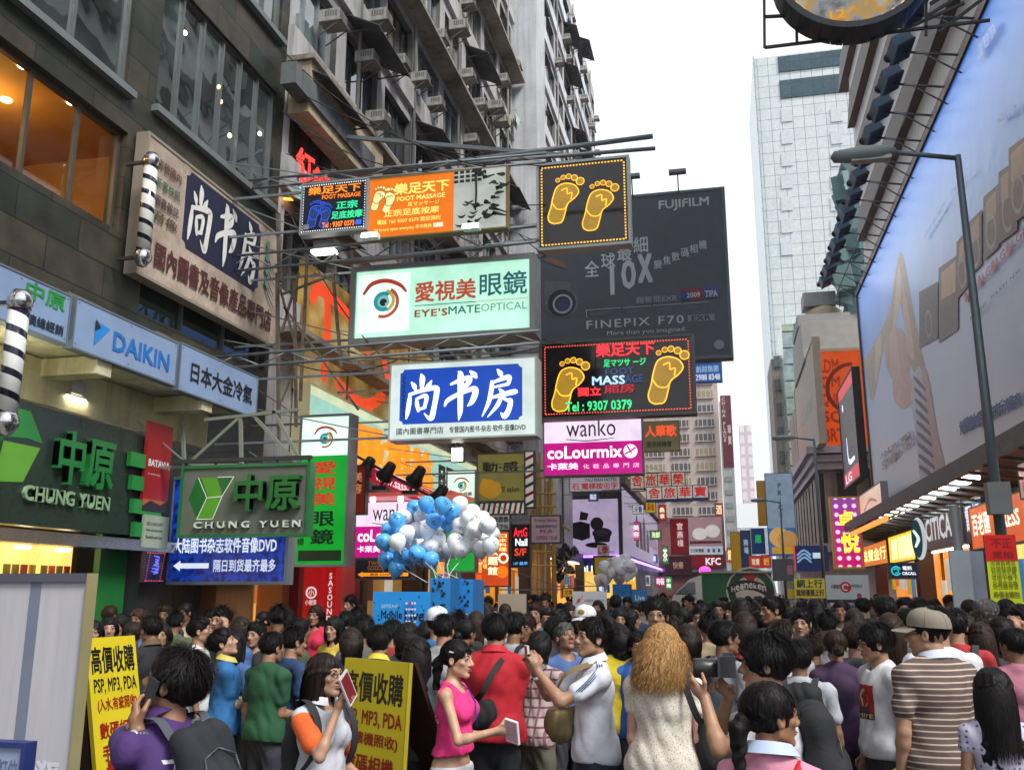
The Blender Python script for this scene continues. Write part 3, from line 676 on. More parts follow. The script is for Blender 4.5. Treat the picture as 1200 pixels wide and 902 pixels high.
# black neon foot massage sign
S=Sign('neon_sign','small black foot massage sign with blue soles and a dotted white border','sign',[(354,217),(429,211),(429,268),(354,273)],'Y',14.6,thick=.18)
S.panel(flat((.012,.014,.03),.2)); S.frame(GREYM,.03,.02)
for i in range(28):
    for y in(.03,.97):S.rect(i/28+.005,y-.012,i/28+.022,y+.012,E_('e8e8f0',.8),'bulb',.012)
for i in range(18):
    for x in(.02,.98):S.rect(x-.006,i/18+.01,x+.006,i/18+.035,E_('e8e8f0',.8),'bulb',.012)
S.foot(.2,.37,.55,-.25,flat((.02,.05,.2),.4),E_('2a5ae0',.8)); S.foot(.37,.32,.5,-.2,flat((.02,.05,.2),.4),E_('2a5ae0',.8),-1)
S.text('樂足天下',.1,.76,.92,.93,E_('f08020',.9),.03); S.text('FOOT MASSAGE',.32,.65,.92,.74,E_('f08020',.8),.02); S.text('正宗',.55,.42,.88,.58,E_('30d890',.8),.03); S.text('足底按摩',.48,.22,.96,.38,E_('30d890',.8),.03); S.text('Tel : 9307 0373',.34,.06,.84,.17,E_('f08030',.9),.02); S.rect(.86,.07,.95,.17,E_('2a5ae0',.8)); S.rect(.05,.06,.14,.16,flat('808890',.5)); hanger(S.done(),S,(.9,.1))
# orange foot massage sign with the photograph half
S=Sign('shop_sign','orange foot massage sign with cream soles and a black and white picture panel','sign',[(431,209),(593,198),(593,268),(431,277)],'Y',14.7,thick=.18)
S.panel(E_('f0780a',.45),flat('6a5a40',.5)); S.frame(flat('7a6a40',.5),.025,.015); S.rect(.63,0,1,1,E_('c4ccc4',.35))
S.foot(.075,.66,.42,-.35,E_('efe9a0',.5),flat('6a5a20',.5)); S.foot(.16,.6,.42,-.35,E_('efe9a0',.5),flat('6a5a20',.5),-1)
yl=E_('f2e27a',.6); S.text('樂足天下',.2,.68,.6,.88,yl,.03); S.text('FOOT MASSAGE',.22,.57,.57,.65,yl,.03); S.text('足マッサージ',.3,.47,.53,.54,yl,.01); S.text('正宗足底按摩',.13,.32,.53,.44,yl,.015); S.text('電話 Tel: 9307 0379 歡迎預約',.08,.2,.54,.28,yl,.01); S.text('24 hours open everyday 年中無休',.06,.07,.48,.15,yl,.008); S.rect(.49,.08,.56,.15,E_('e8e8d0',.5))
rr=random.Random(4)
for i in range(5):
    for j in range(3):S.rect(.635+i*.042,.78+j*.075,.665+i*.042,.83+j*.075,flat('15181a',.6),'picture')
S.stroke([(.79,.98,.04),(.795,.6,.035),(.79,.3,.03)],flat('15181a',.6),'picture')
for i in range(26):
    x=rr.uniform(.74,.97); y=rr.uniform(.05,.95); S.stroke([(x,y,.02),(x+rr.uniform(-.03,.05),y+rr.uniform(-.05,.05),rr.uniform(.04,.09)),(x+rr.uniform(.02,.07),y+rr.uniform(-.06,.03),.02)],flat('15181a',.6),'picture',k=3,rnd=False)
for i in range(10):x=rr.uniform(.65,.78); y=rr.uniform(.05,.5); S.stroke([(x,y,.01),(x+.03,y-.03,rr.uniform(.02,.05)),(x+.06,y+.01,.01)],flat('15181a',.6),'picture',k=3,rnd=False)
hanger(S.done(),S,(.95,))
for x in(.02,.74):
    m=MB(); p=S.P(x+.04,-.04,.2); m.box(p,(.3,.16,.1),WH); k=m.build('lamp_box',S.root); m=MB(); m.box(p-Vector((0,.085,.01)),(.28,.012,.07),flat((1,.98,.9),.4,10)); m.build('tube_lamp',k)
# optician lightbox
S=Sign('lightbox_sign','mint green backlit lightbox with a large eye emblem and optician lettering','sign',[(417,319),(621,304),(621,386),(417,396)],'Y',15.3,thick=.5)
S.panel(E_('b4ecd2',.62),flat('4a5050',.5)); S.frame(flat((.17,.18,.18),.4,metal=.4),.1,.05); S.rect(.01,.08,.32,.95,E_('dceee4',.66)); eye_logo(S,.165,.58,.62,.5)
S.text('愛視美',.35,.48,.7,.78,flat('c0492c',.4,.45),.045); S.text('眼鏡',.72,.5,.985,.84,flat('0f6a72',.4,.3),.012); S.rect(.35,.425,.7,.437,flat('0f6a72',.4,.3)); S.rect(.7,.43,.985,.437,flat('c0492c',.4,.4))
S.text("EYE'S",.35,.26,.54,.37,flat('a8442c',.4,.4),.04,sp=1.1); S.text('MATE',.545,.27,.725,.385,flat('2f6a62',.4,.3),.008); S.text('OPTICAL',.73,.28,.985,.39,flat('6f9a8e',.4,.35),0); hanger(S.done(),S,(1.08,.05))
# blue bookshop lightbox
S=Sign('lightbox_sign','white lightbox with three brushed white characters on royal blue, hung over the street','sign',[(458,428),(627,419),(627,509),(458,514)],'Y',14.9,thick=.42)
S.panel(E_('c6d4d0',.62),flat('98a4a2',.5)); S.frame(flat('a8b2ae',.4),.03,.015)
bl=E_('0a46b4',.5); S.rect(.065,.19,.915,.93,bl)
for x,y in((.065,.19),(.915,.19),(.065,.93),(.915,.93)):S.disc(x,y,.05,E_('c6d4d0',.62),'panel')
for i,ch in enumerate('尚书房'):S.brush(ch,.11+i*.265,.24,.11+i*.265+.235,.86,E_('eef8ff',.95))
S.text('國內圖書專門店',.05,.05,.38,.14,flat('1a2024',.5),.012); S.text('专营国内图书·杂志·软件·音像DVD',.42,.05,.94,.135,flat('1a2024',.5),.02)
for i in range(9):S.stroke([(.09+.01*math.sin(i*2),.3+i*.06,.01),(.1,.33+i*.06,.02),(.085,.35+i*.06,.01)],flat('08245c',.5))
hanger(S.done(),S,(.95,.05))
# square neon soles
def neon_border(S,col,nx,ny,ins=.03,part='bulb'):
    iy=ins*S.W/S.H
    for i in range(nx):
        for y in(iy,1-iy):S.rect(ins+(1-2*ins)*i/nx,y-.008,ins+(1-2*ins)*(i+.55)/nx,y+.008,col,part,.012)
    for i in range(ny):
        for x in(ins,1-ins):S.rect(x-.008*S.H/S.W,iy+(1-2*iy)*i/ny,x+.008*S.H/S.W,iy+(1-2*iy)*(i+.55)/ny,col,part,.012)
NB=flat((.035,.032,.035),.08); SOLE=flat((.52,.29,.025),.3,.42); AMB=flat((1,.46,.03),.4,1.1)
S=Sign('neon_sign','square black neon sign with two amber soles and a dashed amber border','sign',[(632,193),(735,187),(736,284),(632,290)],'Y',19.0,thick=.3)
S.panel(NB,GREYM); S.frame(flat((.4,.46,.46),.4,metal=.3),.06,.03); neon_border(S,AMB,26,26)
S.foot(.27,.56,.6,-.35,SOLE,AMB,1); S.foot(.66,.44,.6,-.35,SOLE,AMB,1)
o=S.done(); m=MB()
m.bar((-9,19,S.P(0,1).z+.25),(S.P(1,1).x+.6,19,S.P(0,1).z+.45),.06,POLE,n=8); m.bar((-9,19.0,S.P(0,0).z),(S.P(0,0).x,19,S.P(0,.1).z),.06,POLE,n=8); m.bar((-9,19,S.P(0,1).z+1.4),(S.P(0,1).x+.6,19,S.P(0,1).z+.2),.09,POLE); m.build('outrigger',o)
# wide neon soles
S=Sign('neon_sign','wide black neon sign with two amber soles, red characters and a green telephone number','sign',[(635,406),(810,392),(813,480),(636,491)],'Y',20.0,thick=.3)
S.panel(flat((.02,.018,.02),.1),GREYM); S.frame(flat((.09,.09,.09),.4),.06,.03); RED=flat((1,.03,.04),.4,1.0); GRN=flat((.05,.75,.25),.4,.8); neon_border(S,flat((.9,.1,.05),.4,.8),52,24,.02)
S.foot(.17,.42,.74,-.35,SOLE,AMB,1); S.foot(.82,.48,.78,-.35,SOLE,AMB,1)
S.text('樂足天下',.37,.78,.76,.96,RED,.035); S.text('足マツサ ージ',.42,.64,.7,.74,GRN,.02); S.text('FOOT',.43,.53,.62,.62,flat((.08,.14,.35),.4,.25),.02); S.text('MASS',.34,.4,.56,.52,flat((.4,.6,1),.4,.9),.025); S.text('AGE',.56,.41,.68,.52,flat((.06,.12,.35),.4,.3),.02)
S.text('獨立',.24,.26,.4,.38,RED,.03); S.text('廂房',.42,.28,.62,.4,flat((.6,.03,.05),.4,.5),.03); S.text('Tel : 9307 0379',.16,.06,.6,.19,GRN,.03); hanger(S.done(),S,(.95,.5,.05))
# white over magenta cosmetics lightbox, twice
CW,CM=E_('ead8ee',.68),E_('c81088',.55)
def cosmetics(quad,Y,label):
    S=Sign('lightbox_sign',label,'sign',quad,'Y',Y,thick=.4); S.panel(CW,flat('b088a8',.5)); S.frame(flat('8a7a88',.5),.025,.015); S.rect(0,0,1,.56,CM)
    S.text('wanko',.23,.66,.74,.97,INK,.0); S.stroke([(.23,.62,.012),(.45,.585,.018),(.72,.62,.01)],INK); S.text('coLourmix',.03,.28,.8,.5,E_('ffe8fa',.9),.03); S.text('卡萊美',.03,.09,.35,.21,E_('ffe8fa',.85),.02); S.text('化粧品專門店',.4,.1,.97,.18,E_('ffc8ea',.7),.01,sp=2)
    S.disc(.885,.38,.12,E_('ffe8fa',.9))
    for a in(.6,2.1,3.6):S.stroke([(.885+.1*math.cos(a)*S.H/S.W,.38+.1*math.sin(a),.03),(.885-.04*math.cos(a)*S.H/S.W,.38-.04*math.sin(a),.02)],CM)
    hanger(S.done(),S,(.95,.1))
cosmetics([(638,491),(752,486),(752,552),(638,559)],22.5,'white and magenta cosmetics lightbox under the wide black neon sign')
cosmetics([(417,590),(502,586),(502,650),(417,655)],18.6,'white and pink cosmetics lightbox partly hidden by balloons')
# camera billboard
S=Sign('billboard','huge dark camera billboard with a tilted 10x slogan and floodlights on top','billboard',[(634,235),(849,229),(853,417),(634,426)],'Y',36.0,thick=.6)
S.panel(flat((.055,.07,.09),.45),flat((.2,.22,.25),.5)); S.frame(flat((.12,.15,.17),.5),.12,.03)
SV=flat('b8c4c8',.5)
S.text('FUJIFILM',.66,.895,.93,.965,SV,.035); S.disc(.79,.965,.008,flat('c02030',.5),k=8)
def tilt(txt,x0,y0,x1,h,mat,bold,dy):
    k=len(txt)
    for i,ch in enumerate(txt):
        if ch!=' ':S.text(ch,x0+(x1-x0)*(i+.06)/k,y0+dy*(i+.5)/k,x0+(x1-x0)*(i+.94)/k,y0+dy*(i+.5)/k+h,mat,bold,keep=ord(ch)<256)
tilt('全球最細',.24,.5,.6,.1,SV,.012,.17); tilt('10x',.35,.385,.62,.18,SV,.02,.09); tilt('變焦數碼相機',.62,.53,.91,.055,SV,.01,.12)
S.disc(.115,.37,.1,flat((.12,.14,.16),.3,metal=.6),'picture',ry=.09); S.disc(.115,.37,.085,flat((.03,.035,.045),.2),'picture'); S.disc(.12,.365,.06,flat((.3,.33,.36),.3),'picture',r0=.8); S.disc(.125,.36,.04,flat((.05,.06,.14),.1),'picture'); S.poly([(.02,.52),(.16,.5),(.17,.43),(.02,.4)],flat((.09,.1,.11),.4),'picture',.004); S.poly([(.01,.65),(.1,.6),(.15,.58),(.13,.63),(.06,.66)],flat('6a5248',.6),'picture')
S.text('FINEPIX F70',.25,.2,.77,.25,SV,.008,sp=1.2); S.rect(.79,.205,.93,.245,flat('7a868c',.5)); S.text('EXR',.81,.21,.91,.24,INK,.02); S.text('More than you imagined.',.36,.145,.78,.18,SV,0)
for x0,x1 in((.25,.44),(.45,.6),(.61,.76),(.77,.9)):S.rect(x0,.315,x1,.318,SV); S.text('HIGH RESOLUTION'[:12],x0+.02,.28,x1-.05,.3,flat('6a757c',.5),0)
S.rect(.25,.27,.253,.318,SV); S.text('超智能EXR',.52,.335,.74,.375,flat('8a949a',.5),.02)
S.rect(.76,.335,.87,.405,flat('8a1c2c',.5)); S.rect(.76,.335,.81,.39,flat('1c3a7a',.5)); S.text('2009',.79,.35,.86,.38,SV,.02); S.rect(.88,.34,.955,.415,flat('3a4a86',.5)); S.text('TIPA',.885,.345,.95,.385,SV,.02); S.disc(.945,.06,.028,flat('8a949a',.5))
o=S.done()
m=MB()
for i in range(5):z=S.P(0,.1+.2*i).z; m.bar((-9,36.4,z),(S.P(1,0).x,36.4,z),.14,POLE)
for i in range(6):x=S.P(.05+.18*i,0).x; m.bar((x,36.5,S.P(0,0).z),(x,36.5,S.P(0,1).z),.14,POLE)
m.build('support_frame',o)
for x in(.52,.77):
    m=MB(); p=S.P(x,1); m.bar(p,p+Vector((0,-.3,.8)),.05,DARK); k=m.build('lamp_arm',o); m=MB(); q=p+Vector((0,-.35,.8)); m.box(q,(.7,.3,.14),flat((.2,.22,.25),.5)); m.build('floodlight',k)


# assorted smaller signs
def simple(quad,Y,label,bgc,lines,frame=None,e=.4,name='hanging_sign',ex=None,th=.2,plane='Y',grp=None):
    S=Sign(name,label,'sign',quad,plane,Y,grp,th); S.panel(E_(bgc,e)if e else flat(bgc,.5),flat((.2,.2,.2),.5)); S.frame(flat(frame or '4a4f52',.5),.035,.02)
    for t_ in lines:
        txt,x0,y0,x1,y1,col=t_[:6]; ee=t_[6]if len(t_)>6 else e
        (S.vtext if len(t_)>7 else S.text)(txt,x0,y0,x1,y1,E_(col,ee)if ee else flat(col,.5),.03)
    if ex:ex(S)
    o=S.done()
    if plane=='Y' and S.o.x<0:hanger(o,S,(.9,),max(-9,S.o.x-2.2))
    return S
simple([(813,426),(845,425),(846,447),(813,448)],46,'blue sign with a white telephone number behind the dark camera billboard','2f5fae',[('創越集團',.08,.52,.9,.88,'9fc0e8'),('2988 8348',.06,.1,.94,.42,'eef4ff')])
def peel(S):S.stroke([(.05,.35,.3),(.3,.25,.4),(.5,.3,.2)],flat('c8942a',.5,.3),rnd=False)
simple([(560,533),(614,531),(614,585),(560,588)],24,'dull yellow salon sign with two dark characters and faded italic words','9a9248',[('動·感',.1,.6,.88,.84,'16181a',0),('VOLUME salon',.08,.18,.9,.3,'4a4420',0)],ex=peel,e=.2)
def striped(S):
    for i in range(9):
        a=i/9; S.poly([(a,0),(a+.05,0),(a+.09,1),(a+.04,1)],flat('b81c30',.5)if i%2 else flat('1c5a3c',.5))
simple([(558,590),(614,589),(614,601),(558,602)],24,'candy striped light strip under the yellow salon sign','d8d0c8',[],ex=striped,e=.3)
def vstriped(S):
    for i in range(6):
        a=i/6; S.poly([(0,a),(1,a+.07),(1,a+.13),(0,a+.06)],flat('b81c30',.5)if i%2 else flat('1c5a3c',.5))
simple([(616,530),(625,529),(625,593),(616,594)],24.05,'tall candy striped light box beside the yellow salon sign','d8d0c8',[],ex=vstriped,e=.3)
S=Sign('hanging_sign','small upright green optician lightbox behind the balloons','sign',[(524,553),(556,552),(556,668),(524,669)],'Y',23.5,thick=.3)
S.panel(E_('0fa83a',.5),GREYM); S.frame(GREYM,.04,.02); S.rect(0,.73,1,1,E_('d2f0dc',.7)); eye_logo(S,.5,.87,.15); S.text('愛視美眼鏡',.1,.75,.9,.79,flat('a03020',.4),.02); S.vtext('愛視美眼鏡',.3,.15,.75,.7,flat('0a2a20',.4),.02); hanger(S.done(),S,(.9,.1))
simple([(571,603),(597,602),(597,621),(571,622)],25.6,'small pale grey sign with dark characters above the orange karaoke sign','aeb4b4',[('元泰圖書',.06,.5,.94,.88,'222428',0),('專售七折起',.06,.1,.94,.4,'222428',0)],e=.25)
def kara(S):
    for i in range(5):S.rect(.04,.06+i*.18,.2,.2+i*.18,E_(('e85a20','f0a030')[i%2],.7))
    S.disc(.85,.5,.1,E_('f8f0d0',.8)); S.disc(.85,.5,.06,E_('d03018',.6)); S.disc(.82,.25,.11,E_('f86a10',.9))
simple([(557,623),(596,621),(596,685),(557,687)],26,'glowing orange upright sign crowded with yellow and white characters','c8481a',[('放題館',.38,.18,.68,.72,'fff4c0',1,'v'),('日本料理',.7,.62,.95,.95,'ffe08a',.8,'v'),('卡拉OK任唱',.24,.3,.36,.9,'ffd070',.8,'v'),('優惠中',.05,.3,.22,.6,'ffe9a0',.8)],ex=kara,e=.6)
simple([(600,616),(620,615),(620,663),(600,664)],25,'narrow black upright nail salon sign with red and white script','14141c',[('ArtG',.1,.72,.9,.95,'e02030',1),('Nail',.2,.5,.9,.68,'f0f4ff',1),('S/F',.15,.26,.85,.44,'e04020',.8),('1/F 美甲',.1,.03,.9,.12,'50a0e0',.8)],e=.1)
simple([(623,605),(656,605),(656,635),(623,635)],23,'small washed pink sign with faded red lettering beside the bamboo scaffold','b49aa4',[('Pretty Nova',.1,.75,.9,.92,'a03050',0),('韓國美容美甲店',.15,.55,.9,.68,'5a4a60',0),('M.A',.3,.35,.75,.5,'a03050',0),('OPEN 10-8',.15,.08,.9,.25,'8a4a60',0)],e=.15)
simple([(418,657),(482,655),(482,676),(418,678)],18.4,'dark board with amber lettering and an orange arrow under the pink lightbox','1c2e3c',[('TWO',.2,.72,.45,.95,'e8a050'),('GOODS',.2,.42,.5,.7,'e8a050')],ex=lambda S:(S.rect(.1,.1,.95,.3,E_('e88a18',.8)),S.poly([(.02,.2),(.12,.36),(.12,.04)],E_('e88a18',.8)),S.text('美容 COSMETICS',.25,.13,.85,.27,INK,.02)),e=.1)
simple([(753,497),(795,491),(796,525),(753,531)],41,'yellowish board with three red neon characters beside the magenta lightbox','8a8458',[('人華歌',.08,.48,.94,.88,'e8481c',.8),('香港夜總會',.1,.12,.8,.34,'4a5048',0)],'9a8a40',.15)
for i,ch in enumerate('舍旅華榮'):simple([(739+i*16,556-i*.7),(754.4+i*16,555-i*.7),(754.4+i*16,574-i*.7),(739+i*16,575-i*.7)],48,'white square lightbox with one red guesthouse character, in the upper row of four','cfc6b4',[(ch,.1,.25,.9,.95,'c81c22',.4),('RONG',.2,.05,.8,.15,'33333a',0)],'5a5248',.3,grp='guesthouse lightboxes upper row')
for i,ch in enumerate('舍旅華寶'):simple([(758+i*18,571-i*.7),(775.4+i*18,570.5-i*.7),(775.4+i*18,587-i*.7),(758+i*18,588-i*.7)],46,'white square lightbox with one red guesthouse character over a blue base, in the lower row','d6cec6',[(ch,.1,.22,.9,.95,'c81c22',.4)],'5a5a62',.3,ex=lambda S:S.rect(0,0,1,.16,flat('2f57a8',.5)),grp='guesthouse lightboxes lower row')
simple([(668,560),(726,558),(726,574),(668,576)],52,'white board with red characters hung above the lilac corner billboard','c4b8c0',[('石 電梯按④字',.04,.12,.96,.6,'b81c28',.3),('YAU MAN HOTEL',.3,.68,.95,.92,'2a4a80',.2)],e=.25)
simple([(786,609),(806,608),(806,648),(787,650)],50,'crimson banner with white brushed characters reading downward beside the bun picture','9a0a22',[('官燕棧',.36,.2,.72,.92,'f0d8dc',.4,'v')],e=.2,name='banner')
simple([(893,651),(903,650),(903,664),(893,665)],60,'tiny red board with yellow lettering far down the street','c0301a',[('金行',.2,.2,.8,.8,'f0d060',.4)],e=.4)
simple([(878,652),(893,651),(893,664),(878,665)],60.2,'small red board with pale lettering far down the street','c0301a',[('珠寶',.2,.2,.8,.8,'f0e0c0',.4)],e=.4)

# poles, lattice outriggers and cables between the hung signs
def truss(p,q,h,label,n=8):
    p=Vector(p); q=Vector(q); o=empty('lattice_outrigger',p,label,'bracket','steel outriggers carrying the hung signs'); m=MB(); up=Vector((0,0,h)); m.bar(p,q,.026,POLE,n=6); m.bar(p+up,q+up,.026,POLE,n=6); m.build('chord',o); m=MB()
    for i in range(n):a=p.lerp(q,i/n); b=p.lerp(q,(i+1)/n); m.bar(a+(up if i%2 else up*0),b+(up*0 if i%2 else up),.014,POLE,n=5)
    m.build('brace',o)
truss((-9,15.0,onY(345,312,15).z),(onY(628,283,15).x,15,onY(628,283,15).z),.3,'steel lattice outrigger above the mint green lightbox',12)
truss((-9,14.7,onY(330,428,14.7).z),(onY(632,402,14.7).x,14.7,onY(632,402,14.7).z),.22,'steel lattice outrigger between the mint lightbox and the blue bookshop lightbox',12)
truss((-9,15.6,onY(350,215,15.6).z),(onY(640,190,15.6).x,15.6,onY(640,190,15.6).z),.18,'steel lattice outrigger above the orange foot massage sign',10)
o=tag(MB().bar((-9,17.5,onY(430,198,17.5).z),onY(768,174,17.5),.045,POLE,n=8).build('support_pole'),'long thin steel pole reaching over the square neon sign into the sky','pole')
rc=random.Random(21)
def cable(a,b,dip,label,r=.012):tag(MB().sag(a,b,dip,r,CABLE).build('cable'),label,'cable','slack cables strung between facade and signs')
for u0,v0,Y0,u1,v1,Y1,dip in((335,100,16.6,640,195,19,.4),(330,130,16.5,560,200,15,.5),(332,60,16.7,590,200,15,.5),(340,300,16,640,300,19,.5),(340,395,15.5,640,405,19,.4),(330,420,15,470,420,15,.25),(340,250,16.5,450,420,15,.3),(540,190,16,640,300,19,.2),(335,180,16,640,240,19,.35),(600,380,15.3,700,400,20,.2),(420,405,15.2,640,396,19.5,.1)):
    cable(onY(u0,v0,Y0),onY(u1,v1,Y1),dip,'thin black cable sagging between the tenement facade and the hung signs')
# clutter of conduits at the building joint
cl=empty('scaffold_frame',(-8.7,15.6,3),'rusty steel angle frame with diagonal braces at the corner of the slate building','frame'); m=MB()
for u0,v0,u1,v1,w_ in((325,320,327,520,.06),(345,330,347,500,.05),(360,300,352,470,.05),(330,345,395,320,.04),(330,390,350,320,.04),(326,330,352,425,.04),(333,360,420,480,.04),(390,320,400,430,.05),(368,320,430,345,.04),(330,470,350,420,.03),(326,250,328,330,.07)):
    m.bar(onY(u0,v0,15.4),onY(u1,v1,15.4),w_,RUST)
m.build('brace',cl)
under=empty('canopy_truss',(-8.3,14,3.5),'bare steel truss with diagonal struts behind the grey box sign','frame'); m=MB()
for u0,v0,u1,v1 in((225,540,280,490),(282,490,283,545),(300,490,350,545),(222,545,350,545),(214,495,216,545),(240,492,350,480),(320,480,352,540)):m.bar(onY(u0,v0,13.2),onY(u1,v1,13.2),.05,flat((.22,.24,.2),.5,metal=.3))
m.build('strut',under)

# ================================================================== upper shopfronts of the tenement: posters, optician fascia, awning
def swirl():
    m,t,b=base_mat('printed_poster'); n=N(t,'ShaderNodeTexNoise',Scale=.9,Detail=3.0); t.links.new(coords(t),n.inputs['Vector'])
    c=ramp(t,n.outputs[0],[(.3,C('4a3a18')),(.5,C('b08a38')),(.7,C('cfc08a'))]); t.links.new(c,b.inputs['Base Color']); t.links.new(c,b.inputs['Emission Color']); b.inputs['Emission Strength'].default_value=.25; b.inputs['Roughness'].default_value=.4; return m
S=Sign('billboard','golden yellow facade poster with broad orange red brush strokes behind the hung signs','billboard',[(352,300),(505,420),(505,530),(352,455)],'X',-8.85,thick=.1)
S.panel(swirl())
ob=E_('e8481a',.6)
for st in([(.06,.75,.12),(.1,.86,.12),(.3,.8,.1),(.42,.62,.1)],[(.14,.84,.12),(.15,.55,.13),(.14,.2,.12)],[(.22,.2,.09),(.4,.12,.12),(.55,.3,.1)],[(.55,.62,.12),(.6,.4,.12),(.66,.08,.1)],[(.75,.5,.1),(.85,.55,.12),(.95,.35,.1)]):S.stroke(st,ob,'lettering')
S.done()
S=Sign('fascia_sign','pale aqua optician fascia with orange characters then black ones along the tenement front','sign',[(361,436),(560,556),(560,660),(361,545)],'X',-8.6,thick=.35)
S.panel(E_('a4d8c8',.5),flat('5a7a74',.5)); S.frame(flat('c0b890',.4),.05,.03); S.text('愛視美',.17,.3,.6,.88,E_('f08a14',.8),.05,depth=.12); S.text('眼鏡',.66,.3,.97,.85,flat('10181c',.4),.03); S.rect(0,.2,1,.215,flat('5a7a74',.4)); S.rect(0,.92,1,1,E_('d8e8c0',.5)); S.done()
aw=empty('shop_awning',(-8.2,19.5,3.5),'red shop awning with white script and black spotlights above the cosmetics lightbox','awning')
S=Sign.at('x','x','x',onY(424,560,17.6),Vector(onY(500,592,17.9))-Vector(onY(424,560,17.6)),1.65,.34); r0=S.root
S.slab('fascia',0,0,1,1,-.1,0,E_('b01830',.4)); S.text('www.sasa-mall.hk',.18,.25,.95,.8,E_('f8c8d0',.7),.02); S.stroke([(.18,.9,.05),(.5,.98,.07),(.9,.9,.03)],E_('f8c8d0',.7),'lettering')
for k,mb_ in S.parts.items():mb_.build(k,aw)
bpy.data.objects.remove(r0)
p=onY(424,590,17.8); m=MB(); m.box(p+Vector((.9,.6,.16)),(2.2,1.6,.08),E_('d86058',.35)); m.build('soffit',aw)
for i in range(3):MB().ball(p+Vector((.2+i*.6,.1,.08)),.06,flat((1,.9,.8),.4,8),10).build('downlight',aw)
spt=flat((.012,.012,.013),.4)
for u,v in((431,545),(455,551),(490,556),(516,578)):
    p=onY(u,v,17.4); o=empty('spotlight',p,'black hooded spotlight on an arm over the red awning','spotlight','spotlights over the red awning'); MB().lathe([(.02,-.2),(.1,-.16),(.13,.05),(.19,.17),(.18,.2),(.1,.12)],p,spt,12,Euler((R(200),R(40),0)).to_matrix()).build('lamp_head',o); m=MB(); m.bar(p,p+Vector((-.2,.1,-.32)),.035,spt); m.box(p+Vector((-.2,.1,-.34)),(.3,.15,.08),spt); m.build('arm',o)
m=MB(); m.bar(onY(410,530,17.5),onY(520,590,17.5),.05,spt); tag(m.build('lamp_rail'),'black rail carrying the hooded spotlights over the red awning','rail')
S=Sign('hanging_sign','narrow rust red upright sign behind the upright green lightbox','sign',[(412,545),(427,548),(427,602),(412,600)],'Y',17.0,thick=.15); S.panel(E_('8a2a1c',.2)); S.vtext('美容',.2,.4,.8,.9,E_('e89a60',.4)); S.frame(DARK,.03,.01); S.done()
o=empty('floodlight',onY(537,533,16.5),'glaring white floodlight hanging under the blue bookshop lightbox','floodlight'); p=o.location.copy(); MB().box(p,(.24,.12,.28),DARK).build('housing',o); MB().box(p-Vector((0,.07,0)),(.2,.02,.24),flat((1,1,.95),.4,14)).build('lamp',o); MB().bar(p,p+Vector((0,.1,.5)),.03,DARK).build('arm',o)
for u,v in((440,357),(386,290)):
    pass
o=empty('floodlight',onY(383,290,15.2),'grey box floodlight with a white tube under the small black neon sign','floodlight'); p=o.location.copy(); MB().box(p,(.42,.3,.2),GREYM).build('housing',o); MB().box(p-Vector((0,.1,.13)),(.46,.2,.05),flat((1,1,.85),.4,6)).build('lamp',o)
# red neon inside the glazed bay
nb=empty('neon_sign',onX(362,195,-9.1),'red and cyan neon characters glowing inside the glazed bay above the small black sign','sign'); S=Sign.at('x','x','x',onX(345,215,-8.9),(.2,1,0),1.4,1.0); r0=S.root
S.text('紅',.0,.1,.5,.95,flat((1,.04,.03),.4,1.4),.05); S.text('館',.45,.0,.95,.75,flat((1,.04,.03),.4,1.1),.05); S.text('足',-.1,-.3,.2,0,flat((.1,.8,.8),.4,.9),.03)
for k,mb_ in S.parts.items():mb_.build(k,nb)
bpy.data.objects.remove(r0)
tag(MB().bar(onX(333,233,-8.9),onX(372,236,-8.9),.03,flat((1,.35,.05),.4,3),n=8).build('neon_tube'),'glowing orange tube lamp on the tenement corner beside the small black sign','lamp')

# ================================================================== ground floor shops, left side
def shop(y0,y1,label,wallc,glow,seed,depth=2.2,zt=3.9,fascia=None):
    r=random.Random(seed); o=empty('shopfront',(XA,(y0+y1)/2,0),label,'shopfront'); x=XA+.55
    [MB().box((x,y,zt/2),(.5,.3,zt),flat(wallc,.5)).build('pier',o)for y in(y0+.15,y1-.15)]
    m=MB(); m.box((x-.1,(y0+y1)/2,zt+.25),(.6,y1-y0,.5),flat(fascia or wallc,.5)); m.build('fascia',o)
    m=MB(); m.box((x-.3,(y0+y1)/2,zt/2),(.06,y1-y0-.6,zt),flat(glow,.5,1.0)); m.build('glowing_back_wall',o)  # back wall glows by itself, standing in for the shop's lamplight
    n=max(2,int((y1-y0)/.8))
    for i in range(n):
        y=y0+.4+(y1-y0-.8)*(i+.5)/n; m=MB(); w=(y1-y0-.8)/n*r.uniform(.5,.85); h=r.uniform(.6,1.3); m.box((x-.2,y,2.2+r.uniform(-.2,.5)),(.05,w,h),flat(r.choice(['c03a28','d8b050','e8e0d0','2f6aa0','c86a90','3a7a4a','d0742a','4a2a1a']),.5,.3)); m.build('poster',o)
    for i in range(n):MB().box((x-.05,y0+.4+(y1-y0-.8)*(i+.5)/n,zt-.08),(.12,.5,.05),flat((1,.93,.8),.4,6)).build('tube_lamp',o)
    return o
shop(14.4,16.8,'bright shop with orange walls behind the deep blue bookshop sign','6a3a16','b87a2a',1,zt=3.4)
shop(17.2,20.4,'pale pink lit cosmetics shop with red piers behind the crowd','8a0c14','f0d8cc',2,zt=3.3)
shop(20.6,25,'dim brown shop behind the blue promotion board','3a2416','6a4a24',3,zt=3.4)
shop(25.2,31,'yellow lit snack shop behind the balloons','4a3018','c8842a',4,zt=3.2)
shop(31.2,40,'amber lit shop beneath the bamboo scaffold','2a1c12','b8741c',5,zt=3.4)
shop(42.5,56,'far amber lit shop beside the lilac corner billboard','2a1c18','c8923a',6,zt=3.6)
